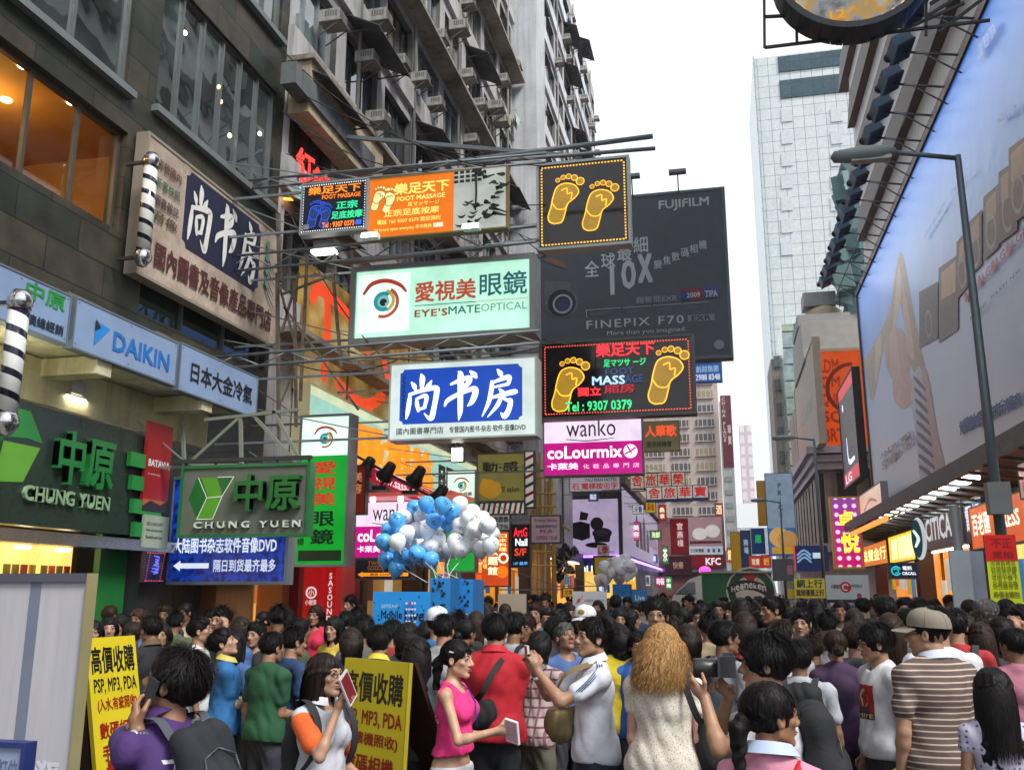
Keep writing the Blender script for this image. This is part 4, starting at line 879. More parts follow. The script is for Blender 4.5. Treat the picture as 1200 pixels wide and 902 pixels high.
S=Sign('banner','tall red shop column with white emblem and upright white capitals','banner',[(355,662),(374,662),(374,742),(355,744)],'Y',16.9,thick=.3); S.panel(E_('b80c14',.35)); S.disc(.5,.6,.09,E_('f0d8d8',.5),r0=.7); S.text('小',.32,.55,.68,.65,E_('f0d8d8',.5),.02); S.text('小樹苗',.15,.42,.85,.5,E_('f0d8d8',.5),.02); S.done()
S=Sign('banner','second tall red shop column with capitals running upward','banner',[(380,662),(392,662),(392,745),(380,747)],'Y',17.0,thick=.3); S.panel(E_('b80c14',.35)); S.vtext('SASOUNDS',.3,.1,.8,.9,E_('f0d8d8',.5),.02); S.done()
tag(MB().box((onY(276,690,13.9).x,13.9,1.75),(.62,.1,3.5),grimy((.42,.2,.08),(.25,.1,.04),1,.6)).build('door_panel'),'flat brown orange panel standing below the deep blue bookshop sign','panel')
# overhead slab along the tenement shops
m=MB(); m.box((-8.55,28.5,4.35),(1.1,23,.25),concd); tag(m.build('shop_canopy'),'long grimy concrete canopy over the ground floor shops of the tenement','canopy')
# bamboo scaffold
bam=empty('bamboo_scaffold',(-7,38.5,0),'tall yellow bamboo scaffold beside the lilac corner billboard','scaffold'); BB=flat((.5,.34,.09),.6); rb=random.Random(2)
for i in range(13):
    x=onY(624+2.1*i,600,38.5).x; m=MB(); m.bar((x+rb.uniform(-.1,.1),38.5+rb.uniform(-.6,.6),0),(x+rb.uniform(-.15,.15),38.5+rb.uniform(-.6,.6),onY(630,556+rb.uniform(-25,10),38.5).z),.055,BB,n=6); m.build('upright_pole',bam)
for i in range(7):
    v=560+i*17; a=onY(622,v,38); b=onY(652,v+rb.uniform(-2,2),38); MB().bar(a,b,.05,BB,n=6).build('crossbar',bam)
for i in range(3):MB().bar(onY(640-10*i,600+i*10,37.6),onY(668-8*i,622+i*8,37.6),.045,BB,n=6).build('brace',bam)
# tangle of black lamps and round dark sign under the scaffold
o=empty('light_cluster',onY(663,662,44),'dark tangle of stage lamps over the shop beside the bamboo scaffold','lamp cluster'); m=MB()
for i in range(15):
    p=onY(rb.uniform(652,672),rb.uniform(640,678),44); m.lathe([(.05,-.2),(.18,0),(.22,.2),(.1,.15)],p,flat((.02,.02,.022),.3),8,Euler((rb.random()*3,rb.random()*3,0)).to_matrix())
m.build('lamp_head',o); m=MB()
for i in range(30):p=onY(rb.uniform(652,676),rb.uniform(642,676),43.6); m.bar(p,p+Vector((rb.uniform(-.5,.5),0,rb.uniform(-.5,.5))),.02,flat((.6,.62,.65),.3,metal=.6))
m.build('arm',o)

# ================================================================== lilac corner billboard building (far left)
pod=empty('corner_building',(-7.6,78,0),'low corner shop building wrapped in lilac cosmetics billboards with blue neon beneath','building')
zt_=onY(700,582,57).z; xr=onY(728,620,57).x; xl=-10.5
m=MB(); m.box(((xl+xr)/2,57+22,zt_/2+.5),(xr-xl,44,zt_+1.4),concd); m.box(((xl+xr)/2+.15,57+22,zt_+1.0),(xr-xl+.5,45,.5),grimy((.25,.17,.12),(.1,.07,.05),.8,.8)); m.build('wall',pod)
S=Sign('billboard','lilac billboard with black makeup compacts facing the street','billboard',[(669,585),(728,584),(728,649),(669,650)],'Y',56.85,thick=.2)
S.panel(E_('b4a4c4',.45),DARK); S.frame(DARK,.08,.03)
BK=flat((.008,.008,.01),.2); S.poly([(.03,.3),(.22,.25),(.38,.3),(.38,.55),(.2,.6),(.03,.57)],BK,'picture'); S.poly([(.17,.62),(.2,.78),(.36,.74),(.32,.62)],BK,'picture'); S.disc(.52,.55,.12,BK,'picture'); S.disc(.62,.38,.18,BK,'picture',ry=.1); S.poly([(.44,.38),(.48,.22),(.76,.22),(.8,.38)],BK,'picture'); S.disc(.5,.17,.2,BK,'picture',ry=.05); S.disc(.62,.39,.14,flat((.05,.05,.06),.2),'picture',ry=.06); S.rect(.75,.04,.85,.055,INK); S.done()
S=Sign('billboard','long lilac billboard with faded bottles running down the side street front','billboard',[(729,584),(778,612),(778,664),(729,651)],'X',xr+.1,thick=.2)
S.panel(E_('a498b4',.4),DARK); S.frame(DARK,.1,.03)
for i,(x,h)in enumerate(((.25,.6),(.33,.5),(.4,.68),(.48,.45),(.8,.6),(.88,.66))):S.poly([(x-.03,.2),(x+.03,.2),(x+.028,.2+h*.7),(x,.2+h),(x-.028,.2+h*.7)],flat('5f4a58',.5),'picture')
S.text('MAQUILL',.52,.3,.74,.55,flat('8a6a80',.5),.02); S.done()
simple([(673,655),(706,654),(706,686),(673,686)],56.7,'deep blue shop sign with bold white capitals under the lilac billboard','0c1f52',[('JOLLY',.05,.3,.95,.75,'f0f6ff',1)],e=.3,name='shop_sign')
simple([(706,655),(728,654),(728,686),(706,686)],56.75,'glowing blue and cyan shop sign at the corner under the lilac billboard','1470d0',[('果',.2,.3,.8,.8,'60e0ff',1)],e=.8,name='shop_sign')
simple([(729,657),(745,660),(745,690),(729,690)],xr+.12,'yellow glowing shop sign along the side street','d89a10',[('金飾',.1,.3,.9,.8,'fff0a0',1)],e=.8,name='shop_sign',plane='X')
for a,b in(((669,652),(728,651)),):tag(MB().bar(onY(*a,56.6),onY(*b,56.6),.09,flat((.35,.15,1),.4,3),n=6).build('neon_tube'),'violet neon tube under the street facing lilac billboard','neon tube')
p,q=onX(729,652,xr+.35),onX(778,668,xr+.35); tag(MB().bar(p,q,.09,flat((.35,.2,1),.4,3),n=6).build('neon_tube'),'violet neon tube under the side street lilac billboard','neon tube')
m=MB(); m.box(((xl+xr)/2,56.6,.8+1.2),(xr-xl,.2,2.2),flat((.8,.5,.12),.5,.7)); m.build('lit_shop_window',pod)

# ================================================================== far buildings
def tower(name,label,x0,x1,y0,y1,z1,mat,z0=0,parts=()):
    o=empty(name,((x0+x1)/2,(y0+y1)/2,z0),label,'building'); m=MB(); m.box(((x0+x1)/2,(y0+y1)/2,(z0+z1)/2),(x1-x0,y1-y0,z1-z0),mat); m.build('wall',o); return o
def span(u0,u1,v,Y):return onY(u0,v,Y).x,onY(u1,v,Y).x
# beige tower
x0,x1=span(722,846,560,150); ztop=onY(800,395,150).z
o=tower('apartment_tower','pinkish beige apartment tower with rows of dark windows behind the guesthouse signs',x0,x1,150,170,ztop,grimy((.46,.38,.35),(.38,.31,.28),.15,.8))
WB=flat((.07,.075,.09),.3); WY=flat((.45,.4,.25),.4,.1); rt=random.Random(3)
for k in range(int((ztop-6)/2.35)):
    for j in range(4):
        a=x0+(x1-x0)*(.06+j*.24); w_=(x1-x0)*.17; z=5+k*2.35
        if k*4+j<96:m=MB(); m.box((a+w_/2,149.98,z),(w_,.3,1.15),WB if rt.random()<.85 else WY); m.box((a+w_/2,149.8,z-.65),(w_+.3,.3,.14),flat((.45,.34,.3),.7)); [m.box((a+w_*(q+.5)/4,149.8,z),(.12,.1,1.15),flat((.5,.4,.36),.6))for q in range(4)]; m.build('window',o)
# slim tower with maroon upright sign
x0,x1=span(847,861,560,165); o=tower('slim_tower','slim pale tower edge behind the maroon upright sign',x0,x1,165,180,onY(850,470,165).z,grimy((.5,.55,.55),(.42,.46,.46),.2,.7))
for k in range(14):MB().box(((x0+x1)/2,164.95,5+k*2.3),((x1-x0)*.6,.2,.9),flat((.3,.36,.38),.3)).build('window',o)
simple([(845,464),(857,463),(859,547),(847,548)],148,'tall maroon upright sign with white capitals on the far beige tower','6f1830',[('CHINA PLACE',.05,.35,.5,.98,'e0c8cc',.2,'v'),('華貿',.55,.3,.9,.6,'e0c8cc',.2,'v')],e=.1,name='upright_sign')
# fast food building and bun picture
x0,x1=span(757,848,600,88); o=tower('shop_building','low maroon shop block with a bun picture above its fast food sign',x0,x1,88,100,onY(800,606,88).z,flat((.25,.1,.1),.7)); MB().box(((x0+x1)/2,87.9,onY(800,668,88).z),(x1-x0,.3,.3),flat((.4,.4,.4),.6)).build('cornice',o)
def bun(S):
    S.rect(0,0,1,.22,flat('c8ccd0',.5,.3)); S.disc(.35,.55,.2,E_('c8c4bc',.4),'picture',ry=.16); S.disc(.72,.62,.2,E_('c8c4bc',.4),'picture',ry=.17); S.poly([(.05,.36),(.95,.36),(.98,.3),(.05,.28)],flat('5a2024',.5),'picture'); S.text('生活新體驗',.06,.06,.45,.16,INK,.02)
    for i in range(3):S.rect(.55+i*.15,.06,.62+i*.15,.15,flat('3a5aa0',.5))
simple([(806,606),(846,605),(847,649),(806,650)],87.7,'bun photograph billboard with a white caption strip','a08088',[],ex=bun,e=.3,name='billboard')
simple([(811,651),(846,650),(847,664),(811,665)],87.6,'dark red fast food sign with three white capitals','8a0818',[('KFC',.45,.2,.95,.8,'f0e4e8',.6)],e=.25,name='shop_sign')
simple([(779,652),(810,651),(811,672),(779,673)],87.65,'dim maroon hoarding beside the fast food sign','4a1018',[('快餐',.3,.3,.7,.7,'c0a080',.2)],e=.15,name='shop_sign')
tag(MB().ball(onY(826,668,80),.5,flat((1,.05,.4),.4,2),12,.35).build('neon_lamp'),'pink oval neon lamp below the fast food sign','lamp')
# towers at the street's end, haze painted into their pale colours
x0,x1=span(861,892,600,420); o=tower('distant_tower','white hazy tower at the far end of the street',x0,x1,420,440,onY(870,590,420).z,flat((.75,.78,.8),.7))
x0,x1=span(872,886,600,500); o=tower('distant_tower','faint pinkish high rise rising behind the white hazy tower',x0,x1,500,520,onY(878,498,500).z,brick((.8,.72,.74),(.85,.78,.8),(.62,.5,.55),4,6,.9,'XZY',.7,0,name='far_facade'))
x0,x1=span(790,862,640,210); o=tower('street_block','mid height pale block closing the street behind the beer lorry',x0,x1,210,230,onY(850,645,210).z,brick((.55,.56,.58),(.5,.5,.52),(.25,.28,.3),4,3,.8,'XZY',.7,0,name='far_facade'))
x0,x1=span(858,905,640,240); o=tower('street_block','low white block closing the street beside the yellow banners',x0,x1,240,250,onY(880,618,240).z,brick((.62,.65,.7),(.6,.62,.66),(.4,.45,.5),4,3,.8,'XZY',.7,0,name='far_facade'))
# blue and yellow upright banners far right of centre
for(q,Y,lab,colr,txt,tc)in(([(857,624),(868,623),(868,668),(857,668)],70,'plain yellow upright banner far down the street','d0a010','','ffffff'),([(869,622),(880,621),(880,668),(869,668)],71,'slate blue upright banner beside the yellow one','2f456c','商場','c0d0f0'),([(888,564),(897,563),(897,615),(888,616)],78,'tall ochre upright banner beside the pale PRICE tower banner','c08a18','','ffffff'),([(881,620),(896,619),(896,648),(881,649)],76,'blue square banner with a green patch far down the street','1c4a8a','惠','30d060')):
    simple(q,Y,lab,colr,[(txt,.25,.4,.75,.8,tc,.3,'v')]if txt else[],e=.15,name='banner')
def price(S):S.rect(0,0,1,.33,E_('2f6ab0',.35)); S.disc(.4,.22,.12,E_('d8a860',.4),'picture'); S.disc(.7,.18,.12,E_('c09050',.4),'picture'); S.rect(.1,.02,.9,.1,E_('c89a20',.4))
S=simple([(899,555),(931,554),(931,650),(899,651)],66,'tall pale blue banner tower with PRICE reading downward and a toy picture','9ab4cc',[],ex=price,e=.25,name='upright_sign')
S3=Sign('x','x','x',[(899,555),(931,554),(931,650),(899,651)],'Y',65.95);
for i,ch in enumerate('PRICE'):S3.text(ch,.42,.82-i*.09,.6,.88-i*.09,flat('33404c',.5),.01,keep=True)
[mb_.build(k,S.root)for k,mb_ in S3.parts.items()]; bpy.data.objects.remove(S3.root)

# small shop signs crowding the far end of the street
rs_=random.Random(31)
for i,(u,v,w_,h_,Y,bgc,tx,tc,nm)in enumerate(((735,640,10,18,75,'b82018','酒樓','f0d870','red restaurant board'),(748,648,8,22,78,'d8a818','押','a01818','yellow pawnshop board'),(758,650,12,9,82,'1c5aa0','藥房','f0f4f8','blue pharmacy board'),(776,640,7,20,84,'1a7a40','茶','f0f0d0','green teahouse board'),(738,668,14,9,72,'e86a18','電器','fff0c0','orange appliance board'),(752,674,10,12,74,'d8d8d0','相機','1c2a5a','white camera shop board'),(768,676,12,10,80,'c02878','時裝','fff0f8','magenta fashion board'),(780,676,7,14,83,'30b040','手機','f8fff0','lime phone shop board'),(852,642,7,16,100,'c83020','錶','f8e0a0','scarlet watch board'),(868,672,9,10,90,'e0c030','金','8a1010','gold jewellery board'),(906,634,8,14,70,'2a8ab0','鞋','f0f8ff','turquoise shoe shop board'),(916,668,10,8,62,'d86020','小食','fff4d0','amber snack board'),(640,628,9,13,47.6,'7a1c50','夜','ffb0d0','plum nightclub board'),(690,578,10,8,53,'284a88','酒店','e0e8ff','deep blue hotel board'),(757,588,11,12,58,'c8b428','麻雀','8a1010','lemon mahjong parlour board'),(772,592,8,18,62,'c02030','桑拿','fff0c0','crimson sauna board'),(742,592,12,9,60,'e8e0d4','牙醫','204080','ivory dentist board'),(762,622,13,9,66,'208048','海鮮','f4f0c0','emerald seafood board'),(741,612,9,20,64,'e05a90','美容','fff4f8','rose beauty parlour board'),(660,690,12,8,30,'d8a020','兌換','401008','golden money changer board'),(700,686,13,7,44,'2050b0','電訊','e8f0ff','cobalt telephone board'),(838,590,9,14,90,'8a2028','酒','f0d8a0','wine red bar board'))):
    simple([(u,v),(u+w_,v-.5),(u+w_,v+h_),(u,v+h_+.5)],Y,'tiny '+nm+' at the crowded far end of the street',bgc,[(tx,.12,.12,.88,.88,tc,.6)+(('v',)if h_>w_*1.3 and len(tx)>1 else())],e=.35)
# ================================================================== right side of the street
XR=7.0
yb0=15.5; yb1=onX(1012,430,XR).y; zb0=onX(1128,539,XR).z; zb1=onX(1075,190,XR).z
bb=empty('billboard_building',(XR+4,30,0),'plain concrete block behind the giant pale blue billboard','building')
m=MB(); m.box((XR+7.3,(yb0+yb1)/2-4,(zb1+1)/2+2),(13,yb1-yb0+8,zb1-3),concd); m.build('wall',bb)
m=MB(); m.box((XR+1.5,24,2.2),(.3,50,4.4),flat((.2,.12,.06),.6)); m.build('shop_back_wall',bb)
# banded office block above it
ob_=empty('office_building',(9,36,17),'white office block with dark brown bands rising above the giant billboard','building')
zt=37; m=MB(); ye=onX(1003,190,8.6).y; m.box((14.6,(8+ye)/2,(16+zt)/2),(12,ye-8,zt-16),flat((.86,.87,.88),.6)); m.build('wall',ob_)
BRN=flat((.09,.05,.04),.5)
for k in range(6):
    z=18.3+k*3.5; m=MB(); e=ye-(k%2)*2.2; m.box((8.45,(8+e)/2,z),(.5,e-8,1.35),BRN); m.add([(8.2,e,z-.67),(8.2,e,z+.67),(8.2,e+1.6,z-.67),(8.75,e,z-.67),(8.75,e,z+.67),(8.75,e+1.6,z-.67)],[(0,1,2),(3,5,4),(0,2,5,3),(1,4,5,2)],BRN); m.build('window_band',ob_)
# giant billboard
S=Sign('billboard','giant pale blue billboard with a woman in stripes and device pictures along the street','billboard',[(1012,300),(1300,0),(1300,430),(1030,560)],'X',XR,thick=.5)
S.o=Vector((XR,yb1,zb0)); S.ex=Vector((0,-1,0)); S.en=Vector((-1,0,0)); S.W=yb1-yb0; S.H=zb1-zb0; S.root.location=S.o+S.ex*S.W/2
def bbpx(u,v):p=onX(u,v,XR); return(yb1-p.y)/S.W,(p.z-zb0)/S.H
def print_sky():
    m,t,b=base_mat('printed_vinyl'); tc=coords(t); sp=N(t,'ShaderNodeSeparateXYZ'); t.links.new(tc,sp.inputs[0])
    mr=N(t,'ShaderNodeMapRange'); t.links.new(sp.outputs[2],mr.inputs[0]); mr.inputs[1].default_value=-S.root.location.z+zb0; mr.inputs[2].default_value=-S.root.location.z+zb1
    n=N(t,'ShaderNodeTexNoise',Scale=.22,Detail=4.0); t.links.new(tc,n.inputs['Vector'])
    ad=N(t,'ShaderNodeMath',operation='MULTIPLY_ADD'); t.links.new(n.outputs[0],ad.inputs[0]); ad.inputs[1].default_value=.35; t.links.new(mr.outputs[0],ad.inputs[2])
    t.links.new(ramp(t,ad.outputs[0],[(.2,C('dcdff2')),(.6,C('b4c8f2')),(.85,C('74a8f4')),(1,C('4a90f2'))]),b.inputs['Base Color']); b.inputs['Roughness'].default_value=.35
    n2=N(t,'ShaderNodeTexNoise',Scale=1.1,Detail=2.0); t.links.new(tc,n2.inputs['Vector']); bp=N(t,'ShaderNodeBump',Strength=.15,Distance=.1); t.links.new(n2.outputs[0],bp.inputs['Height']); t.links.new(bp.outputs[0],b.inputs['Normal']); return m
S.panel(print_sky(),flat((.12,.1,.09),.6)); S.frame(flat((.1,.06,.045),.6),.22,.08)
PIC='picture'
def bpoly(pts,col,part=PIC):S.poly([bbpx(u,v)for u,v in pts],flat(col,.45)if isinstance(col,str)else flat(col,.45),part)
def bstroke(pts,col,part=PIC):
    out=[]
    for u,v,w in pts:x,y=bbpx(u,v); x2,y2=bbpx(u,v-w); out.append((x,y,max(.004,abs(y2-y))))
    S.stroke(out,flat(col,.45),part,rnd=False)
# woman: hair, face, arm, striped top
for p_,c_ in(([(1012,425),(1030,392),(1043,360),(1050,315),(1055,295),(1061,310),(1070,360),(1080,410),(1084,430),(1076,440),(1066,425),(1060,380),(1052,352),(1046,390),(1036,410),(1030,440),(1022,470)],'b39a70'),([(1053,310),(1057,330),(1052,372),(1046,395),(1049,350)],'d2bf9c'),([(1058,330),(1066,372),(1072,420),(1064,410),(1059,370)],'d8b4a0'),([(1026,402),(1033,392),(1031,430),(1026,450)],'d0b890'),
    ([(1036,404),(1044,388),(1056,385),(1064,410),(1066,438),(1058,450),(1044,440)],'d4b296'),([(1046,447),(1066,440),(1071,462),(1067,474),(1057,479),(1048,467)],'dba892'),([(1050,385),(1058,392),(1064,425),(1060,448),(1054,420)],'c8a680'),([(1036,404),(1042,392),(1043,425),(1048,446),(1040,432)],'c4a47c'),
    ([(1070,440),(1080,432),(1090,500),(1100,556),(1080,566),(1074,510),(1068,470)],'c8c6da'),([(1080,428),(1088,440),(1098,500),(1108,552),(1096,558),(1086,500)],'c99a8e')):bpoly([q[:2]for q in crom([(*q,0)for q in p_+p_[:1]],4)][:-1],tuple(.8*a+.2*b for a,b in zip(C(c_),C('c6d0ec'))))
for i in range(9):y=448+i*13; bstroke([(1071+i*.9,y-6,4),(1077+i*1.2,y,7),(1085+i*1.6,y+9,4)],'4c4658')
# devices
def device(x0,y0,x1,y1,body,scr,ring=True,skew=14):
    bpoly([(x0,y0+skew),(x1,y0),(x1,y1),(x0,y1+skew)],body)
    if scr:bpoly([(x0+3,y0+skew+6),(x1-3,y0+7),(x1-3,(y0+y1)/2),(x0+3,(y0+y1)/2+skew*.6)],scr)
    if ring:x,y=bbpx((x0+x1)/2,y1-(y1-y0)*.25); S.disc(x,y,.045,flat('8a8078',.4),PIC,r0=.75,k=20)
device(1078,330,1100,396,'6a625c',None,True,12); device(1101,298,1124,386,'746c64','d0a888',False,16)
for i,(a,b,c_,d)in enumerate(((1122,268,1135,336),(1136,245,1152,310),(1154,215,1172,290),(1172,186,1194,270),(1184,158,1206,250),(1208,120,1232,220))):device(a,b,c_,d,('7a5236','6a4426')[i%2],'b08a5a',True,16)
for u,v in((1134,348),(1150,330),(1166,312),(1184,292),(1204,272)):
    x,y=bbpx(u,v); S.disc(x,y,.016,flat('c8383a',.4),PIC,k=12); S.text('LG',x+.01,y-.012,x+.035,y+.01,flat('b0485a',.4),.02)
def btext(txt,u0,v0,u1,v1,hpx,col,bold=.02):
    """characters along a line, each between two pixel positions of the street-side print"""
    k=len(txt)
    for i,ch in enumerate(txt):
        if ch==' ':continue
        a=bbpx(u0+(u1-u0)*(i+.05)/k,v0+(v1-v0)*(i+.5)/k); b=bbpx(u0+(u1-u0)*(i+.95)/k,v0+(v1-v0)*(i+.5)/k-hpx)
        S.text(ch,a[0],a[1],b[0],b[1],flat(col,.45),bold)
btext('觸動靈敏新潮流',1127,513,1200,478,24,'3a4494',.03); btext('觸動科技',1206,470,1262,445,28,'3a4494',.03)
btext('RIGHT TOUCH NOW',1140,378,1200,320,9,'8a86a8',.01); btext('STYLISH TOUCH',1036,552,1074,520,12,'a8808a',.01); btext('ANDROID',1034,540,1070,512,10,'a8808a',.01)
btext('cookie',1086,285,1112,243,12,'9fb4da',.0); btext('viewty',1116,235,1146,205,12,'9fb4da',.0); btext('secret',1174,150,1200,130,16,'9fb4da',.0); btext('arena',1152,75,1172,45,26,'9fb4da',.0)
S.done(); BILL=S
# floodlight arms along its top edge
fl=empty('floodlight',(0,0,0),'x','floodlight','floodlights on brackets along the top of the giant billboard')
m=MB(); m.bar((0,0,.05),(-1.45,0,.35),.05,DARK); m.bar((0,0,-.5),(-.9,0,.22),.035,DARK); m.build('bracket',fl)
m=MB(); FB=flat((.11,.2,.32),.45); m.box((-1.5,0,.52),(.5,.85,.34),FB,Euler((0,R(-25),0)).to_matrix()); m.box((-1.42,0,.36),(.5,.98,.06),DARK,Euler((0,R(-25),0)).to_matrix()); m.build('lamp_head',fl)
m=MB(); m.lathe([(.14,-.02),(.14,.02)],(-1.72,.5,.5),DARK,12,Euler((R(90),0,0)).to_matrix()); m.bar((-1.72,.5,.5),(-1.5,.3,.9),.025,DARK); m.build('hood_ring',fl); flk=[(c,[])for c in fl.children]
n=17
for i in range(n):
    y=yb1-.6-i*(yb1-17)/n; o=fl if i==0 else clone(fl,flk,(0,0,0)); o.location=(XR-.02,y,zb1+.2); o['label']='blue grey floodlight on a bracket along the top edge of the giant pale blue billboard'
for i in range(14):  # the floodlights are on and wash the upper board
    y=yb1-1.4-i*(yb1-17)/13.6; l=bpy.data.lights.new('floodlight_beam','AREA'); l.energy=21; l.size=2.2; l.color=(.93,.97,1)
    lo=bpy.data.objects.new('floodlight_beam',l); COL.objects.link(lo); lo.location=(XR-1.75,y,zb1+.25); lo.rotation_euler=Vector((-1.6,0,4.5)).to_track_quat('Z','Y').to_euler()
tag(MB().sag((XR-.9,yb1,zb1+.3),(XR-.9,17,zb1+.3),.2,.02,CABLE).build('cable'),'black cable running along the floodlight brackets of the giant billboard','cable')
# structure under the billboard: dark soffit, ribs and strip lamps
gant=empty('billboard_canopy',(XR-.6,28,zb0),'dark ribbed steel canopy under the giant billboard with a row of strip lamps','canopy'); m=MB()
m.box((XR-.5,(16+yb1+3)/2,zb0-.95),(2.2,yb1-13,.14),DARK); m.box((XR-1.6,(16+yb1+3)/2,zb0-1.0),(.12,yb1-13,.4),flat((.12,.12,.14),.5)); m.build('soffit',gant)
for i in range(26):y=16+i*(yb1-14)/26; m=MB(); m.bar((XR-1.6,y,zb0-1.2),(XR+.9,y+.2,zb0-1.55),.07,flat((.14,.15,.17),.5,metal=.3)); m.build('rib',gant)
for i in range(16):y=24.2+i*.82; m=MB(); m.box((XR-1.15,y,zb0-1.1),(.5,.36,.09),flat((1,.97,.9),.4,6)); m.build('strip_lamp',gant)
# shopfronts and signs below
def rsign(quad,label,bgc,lines,X=XR-.3,e=.35,ex=None,name='fascia_sign'):
    return simple(quad,X,label,bgc,lines,e=e,name=name,ex=ex,plane='X')
rsign([(1083,602),(1128,588),(1128,634),(1083,645)],'slate shop fascia with large pale latin capitals under the strip lamps','39404c',[('CITICALL',.05,.2,.95,.85,'c4ccd4',.5)],e=.12)
rsign([(1130,588),(1152,580),(1152,632),(1130,636)],'dark blue shop fascia with pale characters between the slate and orange ones','1c2440',[('電訊',.1,.2,.9,.9,'d0d8f0',.6)],e=.15)
rsign([(1138,598),(1230,562),(1230,628),(1138,644)],'broad orange shop fascia with white latin and Chinese characters','e06010',[('百老匯',.03,.3,.3,.85,'fff0d8',.8),('PRESS',.42,.35,.68,.7,'fff0d8',.8),('電器',.75,.3,.95,.8,'fff0d8',.8)],X=XR-.4,e=.5)
rsign([(1195,545),(1260,515),(1260,560),(1195,588)],'white and red shop board above the orange fascia','c8b0a0',[('眼鏡',.05,.1,.6,.9,'c02020',.5)],X=XR-.5,e=.3)
rsign([(1042,628),(1072,622),(1072,655),(1042,660)],'yellow glowing shop window with pale lime panels','e0c020',[('優惠',.1,.1,.35,.9,'f8f4c0',.9)],e=.8,ex=lambda S:S.rect(.4,.1,.95,.9,E_('e8f0a0',.9)))
S=rsign([(1010,640),(1040,634),(1040,660),(1010,664)],'orange lit shop fascia beneath the pink awning','e07818',[('珠寶金行',.05,.2,.95,.8,'ffe890',.9)],e=.6)
S=Sign('shop_sign','round blue and white disc sign edge on beside the slate fascia','sign',[(1068,606),(1086,606),(1086,656),(1068,656)],'Y',25,thick=.3)
rx=.5*S.W/S.H; S.disc(.5,.5,rx,flat('d4dce0',.4,.4),'panel',ry=.5); S.disc(.36,.5,rx*.72,flat('0f4a58',.4,.2),'panel',ry=.45); S.stroke([(.2,.68,.06),(.45,.5,.08),(.25,.32,.06)],E_('e0f4f4',.6)); S.done()
def ecall(S):
    S.disc(.2,.5,.36,E_('20b8c8',.8),r0=.72,a0=20,a1=330); S.disc(.2,.5,.2,E_('20b8c8',.8),r0=.6,a0=-120,a1=160); S.text('電訊',.45,.55,.8,.85,E_('e8f0f8',.8),.03); S.text('CIRCALL',.42,.2,.95,.42,E_('e8f0f8',.8),.03)
simple([(1044,661),(1075,660),(1075,676),(1044,677)],24,'navy shop sign with a cyan spiral hung over the right hand footpath','10183c',[],ex=ecall,e=.2)
simple([(1131,650),(1158,648),(1158,671),(1131,672)],18,'second navy shop sign with a cyan spiral beside the lamp post','10183c',[],ex=lambda S:(S.disc(.4,.5,.36,E_('20b8c8',.8),r0=.72,a0=20,a1=330),S.disc(.4,.5,.18,E_('20b8c8',.8),r0=.6)),e=.2)
# red and purple LED wall
def led():
    m,t,b=base_mat('led_panel'); tc=coords(t,'XZY'); sp=N(t,'ShaderNodeSeparateXYZ'); t.links.new(coords(t),sp.inputs[0])
    v=N(t,'ShaderNodeTexVoronoi',Scale=2.6); v.inputs['Randomness'].default_value=0; v.voronoi_dimensions='2D'; t.links.new(tc,v.inputs['Vector'])
    d=ramp(t,v.outputs['Distance'],[(.2,(1,1,1)),(.3,(.0,.0,.0))])
    mr=N(t,'ShaderNodeMapRange'); t.links.new(sp.outputs[2],mr.inputs[0]); mr.inputs[1].default_value=0; mr.inputs[2].default_value=4.2
    bgc=ramp(t,mr.outputs[0],[(.0,(.6,.0,.12)),(.55,(.42,.02,.3)),(1,(.06,.1,.35))])
    c=mix(t,d,bgc,(.9,.8,.95)); t.links.new(c,b.inputs['Emission Color']); b.inputs['Emission Strength'].default_value=.7; b.inputs['Base Color'].default_value=(.02,.01,.02,1); return m
S=Sign('led_sign','dotted red and violet LED wall sign with two yellow neon characters','sign',[(977,584),(1008,583),(1008,663),(977,665)],'Y',44,thick=.4); S.panel(led(),flat('a8761c',.4)); S.frame(flat('b8862c',.4,.2),.08,.03); S.text('卓',.2,.56,.8,.82,E_('ffd820',1.2),.05); S.text('悅',.25,.2,.95,.5,E_('ffd820',1.2),.05); S.done()
p=onY(1008,600,43.5)
S=Sign('shop_sign','pale peach backlit board angled over the pink awning beside the LED sign','sign',[(1008,580),(1033,566),(1033,597),(1008,608)],'X',XR-.9,thick=.25); S.panel(E_('e8c0a8',.5),GREYM); S.frame(GREYM,.05,.02); S.stroke([(.2,.3,.1),(.5,.6,.12),(.8,.4,.1)],flat('d8a090',.5,.3)); S.done()
aw2=empty('shop_awning',(XR-1.4,34,4.2),'pink striped awning with lamps under the peach board','awning'); m=MB()
a=onX(1000,622,XR-1.7); b=onX(1042,595,XR-1.7)
for i in range(14):
    y0_,y1_=a.y+(b.y-a.y)*i/14,a.y+(b.y-a.y)*(i+1)/14; c_=flat(('d8506a','b8284a')[i%2],.5,.15); m.add([(XR-1.8,y0_,4.3),(XR-1.8,y1_,4.3),(XR-.3,y1_,5.0),(XR-.3,y0_,5.0)],[(0,1,2,3)],c_)
m.build('striped_cover',aw2); m=MB(); m.box((XR-1.8,(a.y+b.y)/2,4.22),(.1,abs(b.y-a.y),.16),flat('e89a3a',.4,.8)); m.build('lit_edge',aw2)
for i in range(7):MB().bar((XR-.4,a.y+(b.y-a.y)*i/6,4.9),(XR-1.75,a.y+(b.y-a.y)*i/6,4.2),.05,flat('7a5a30',.5)).build('strut',aw2)
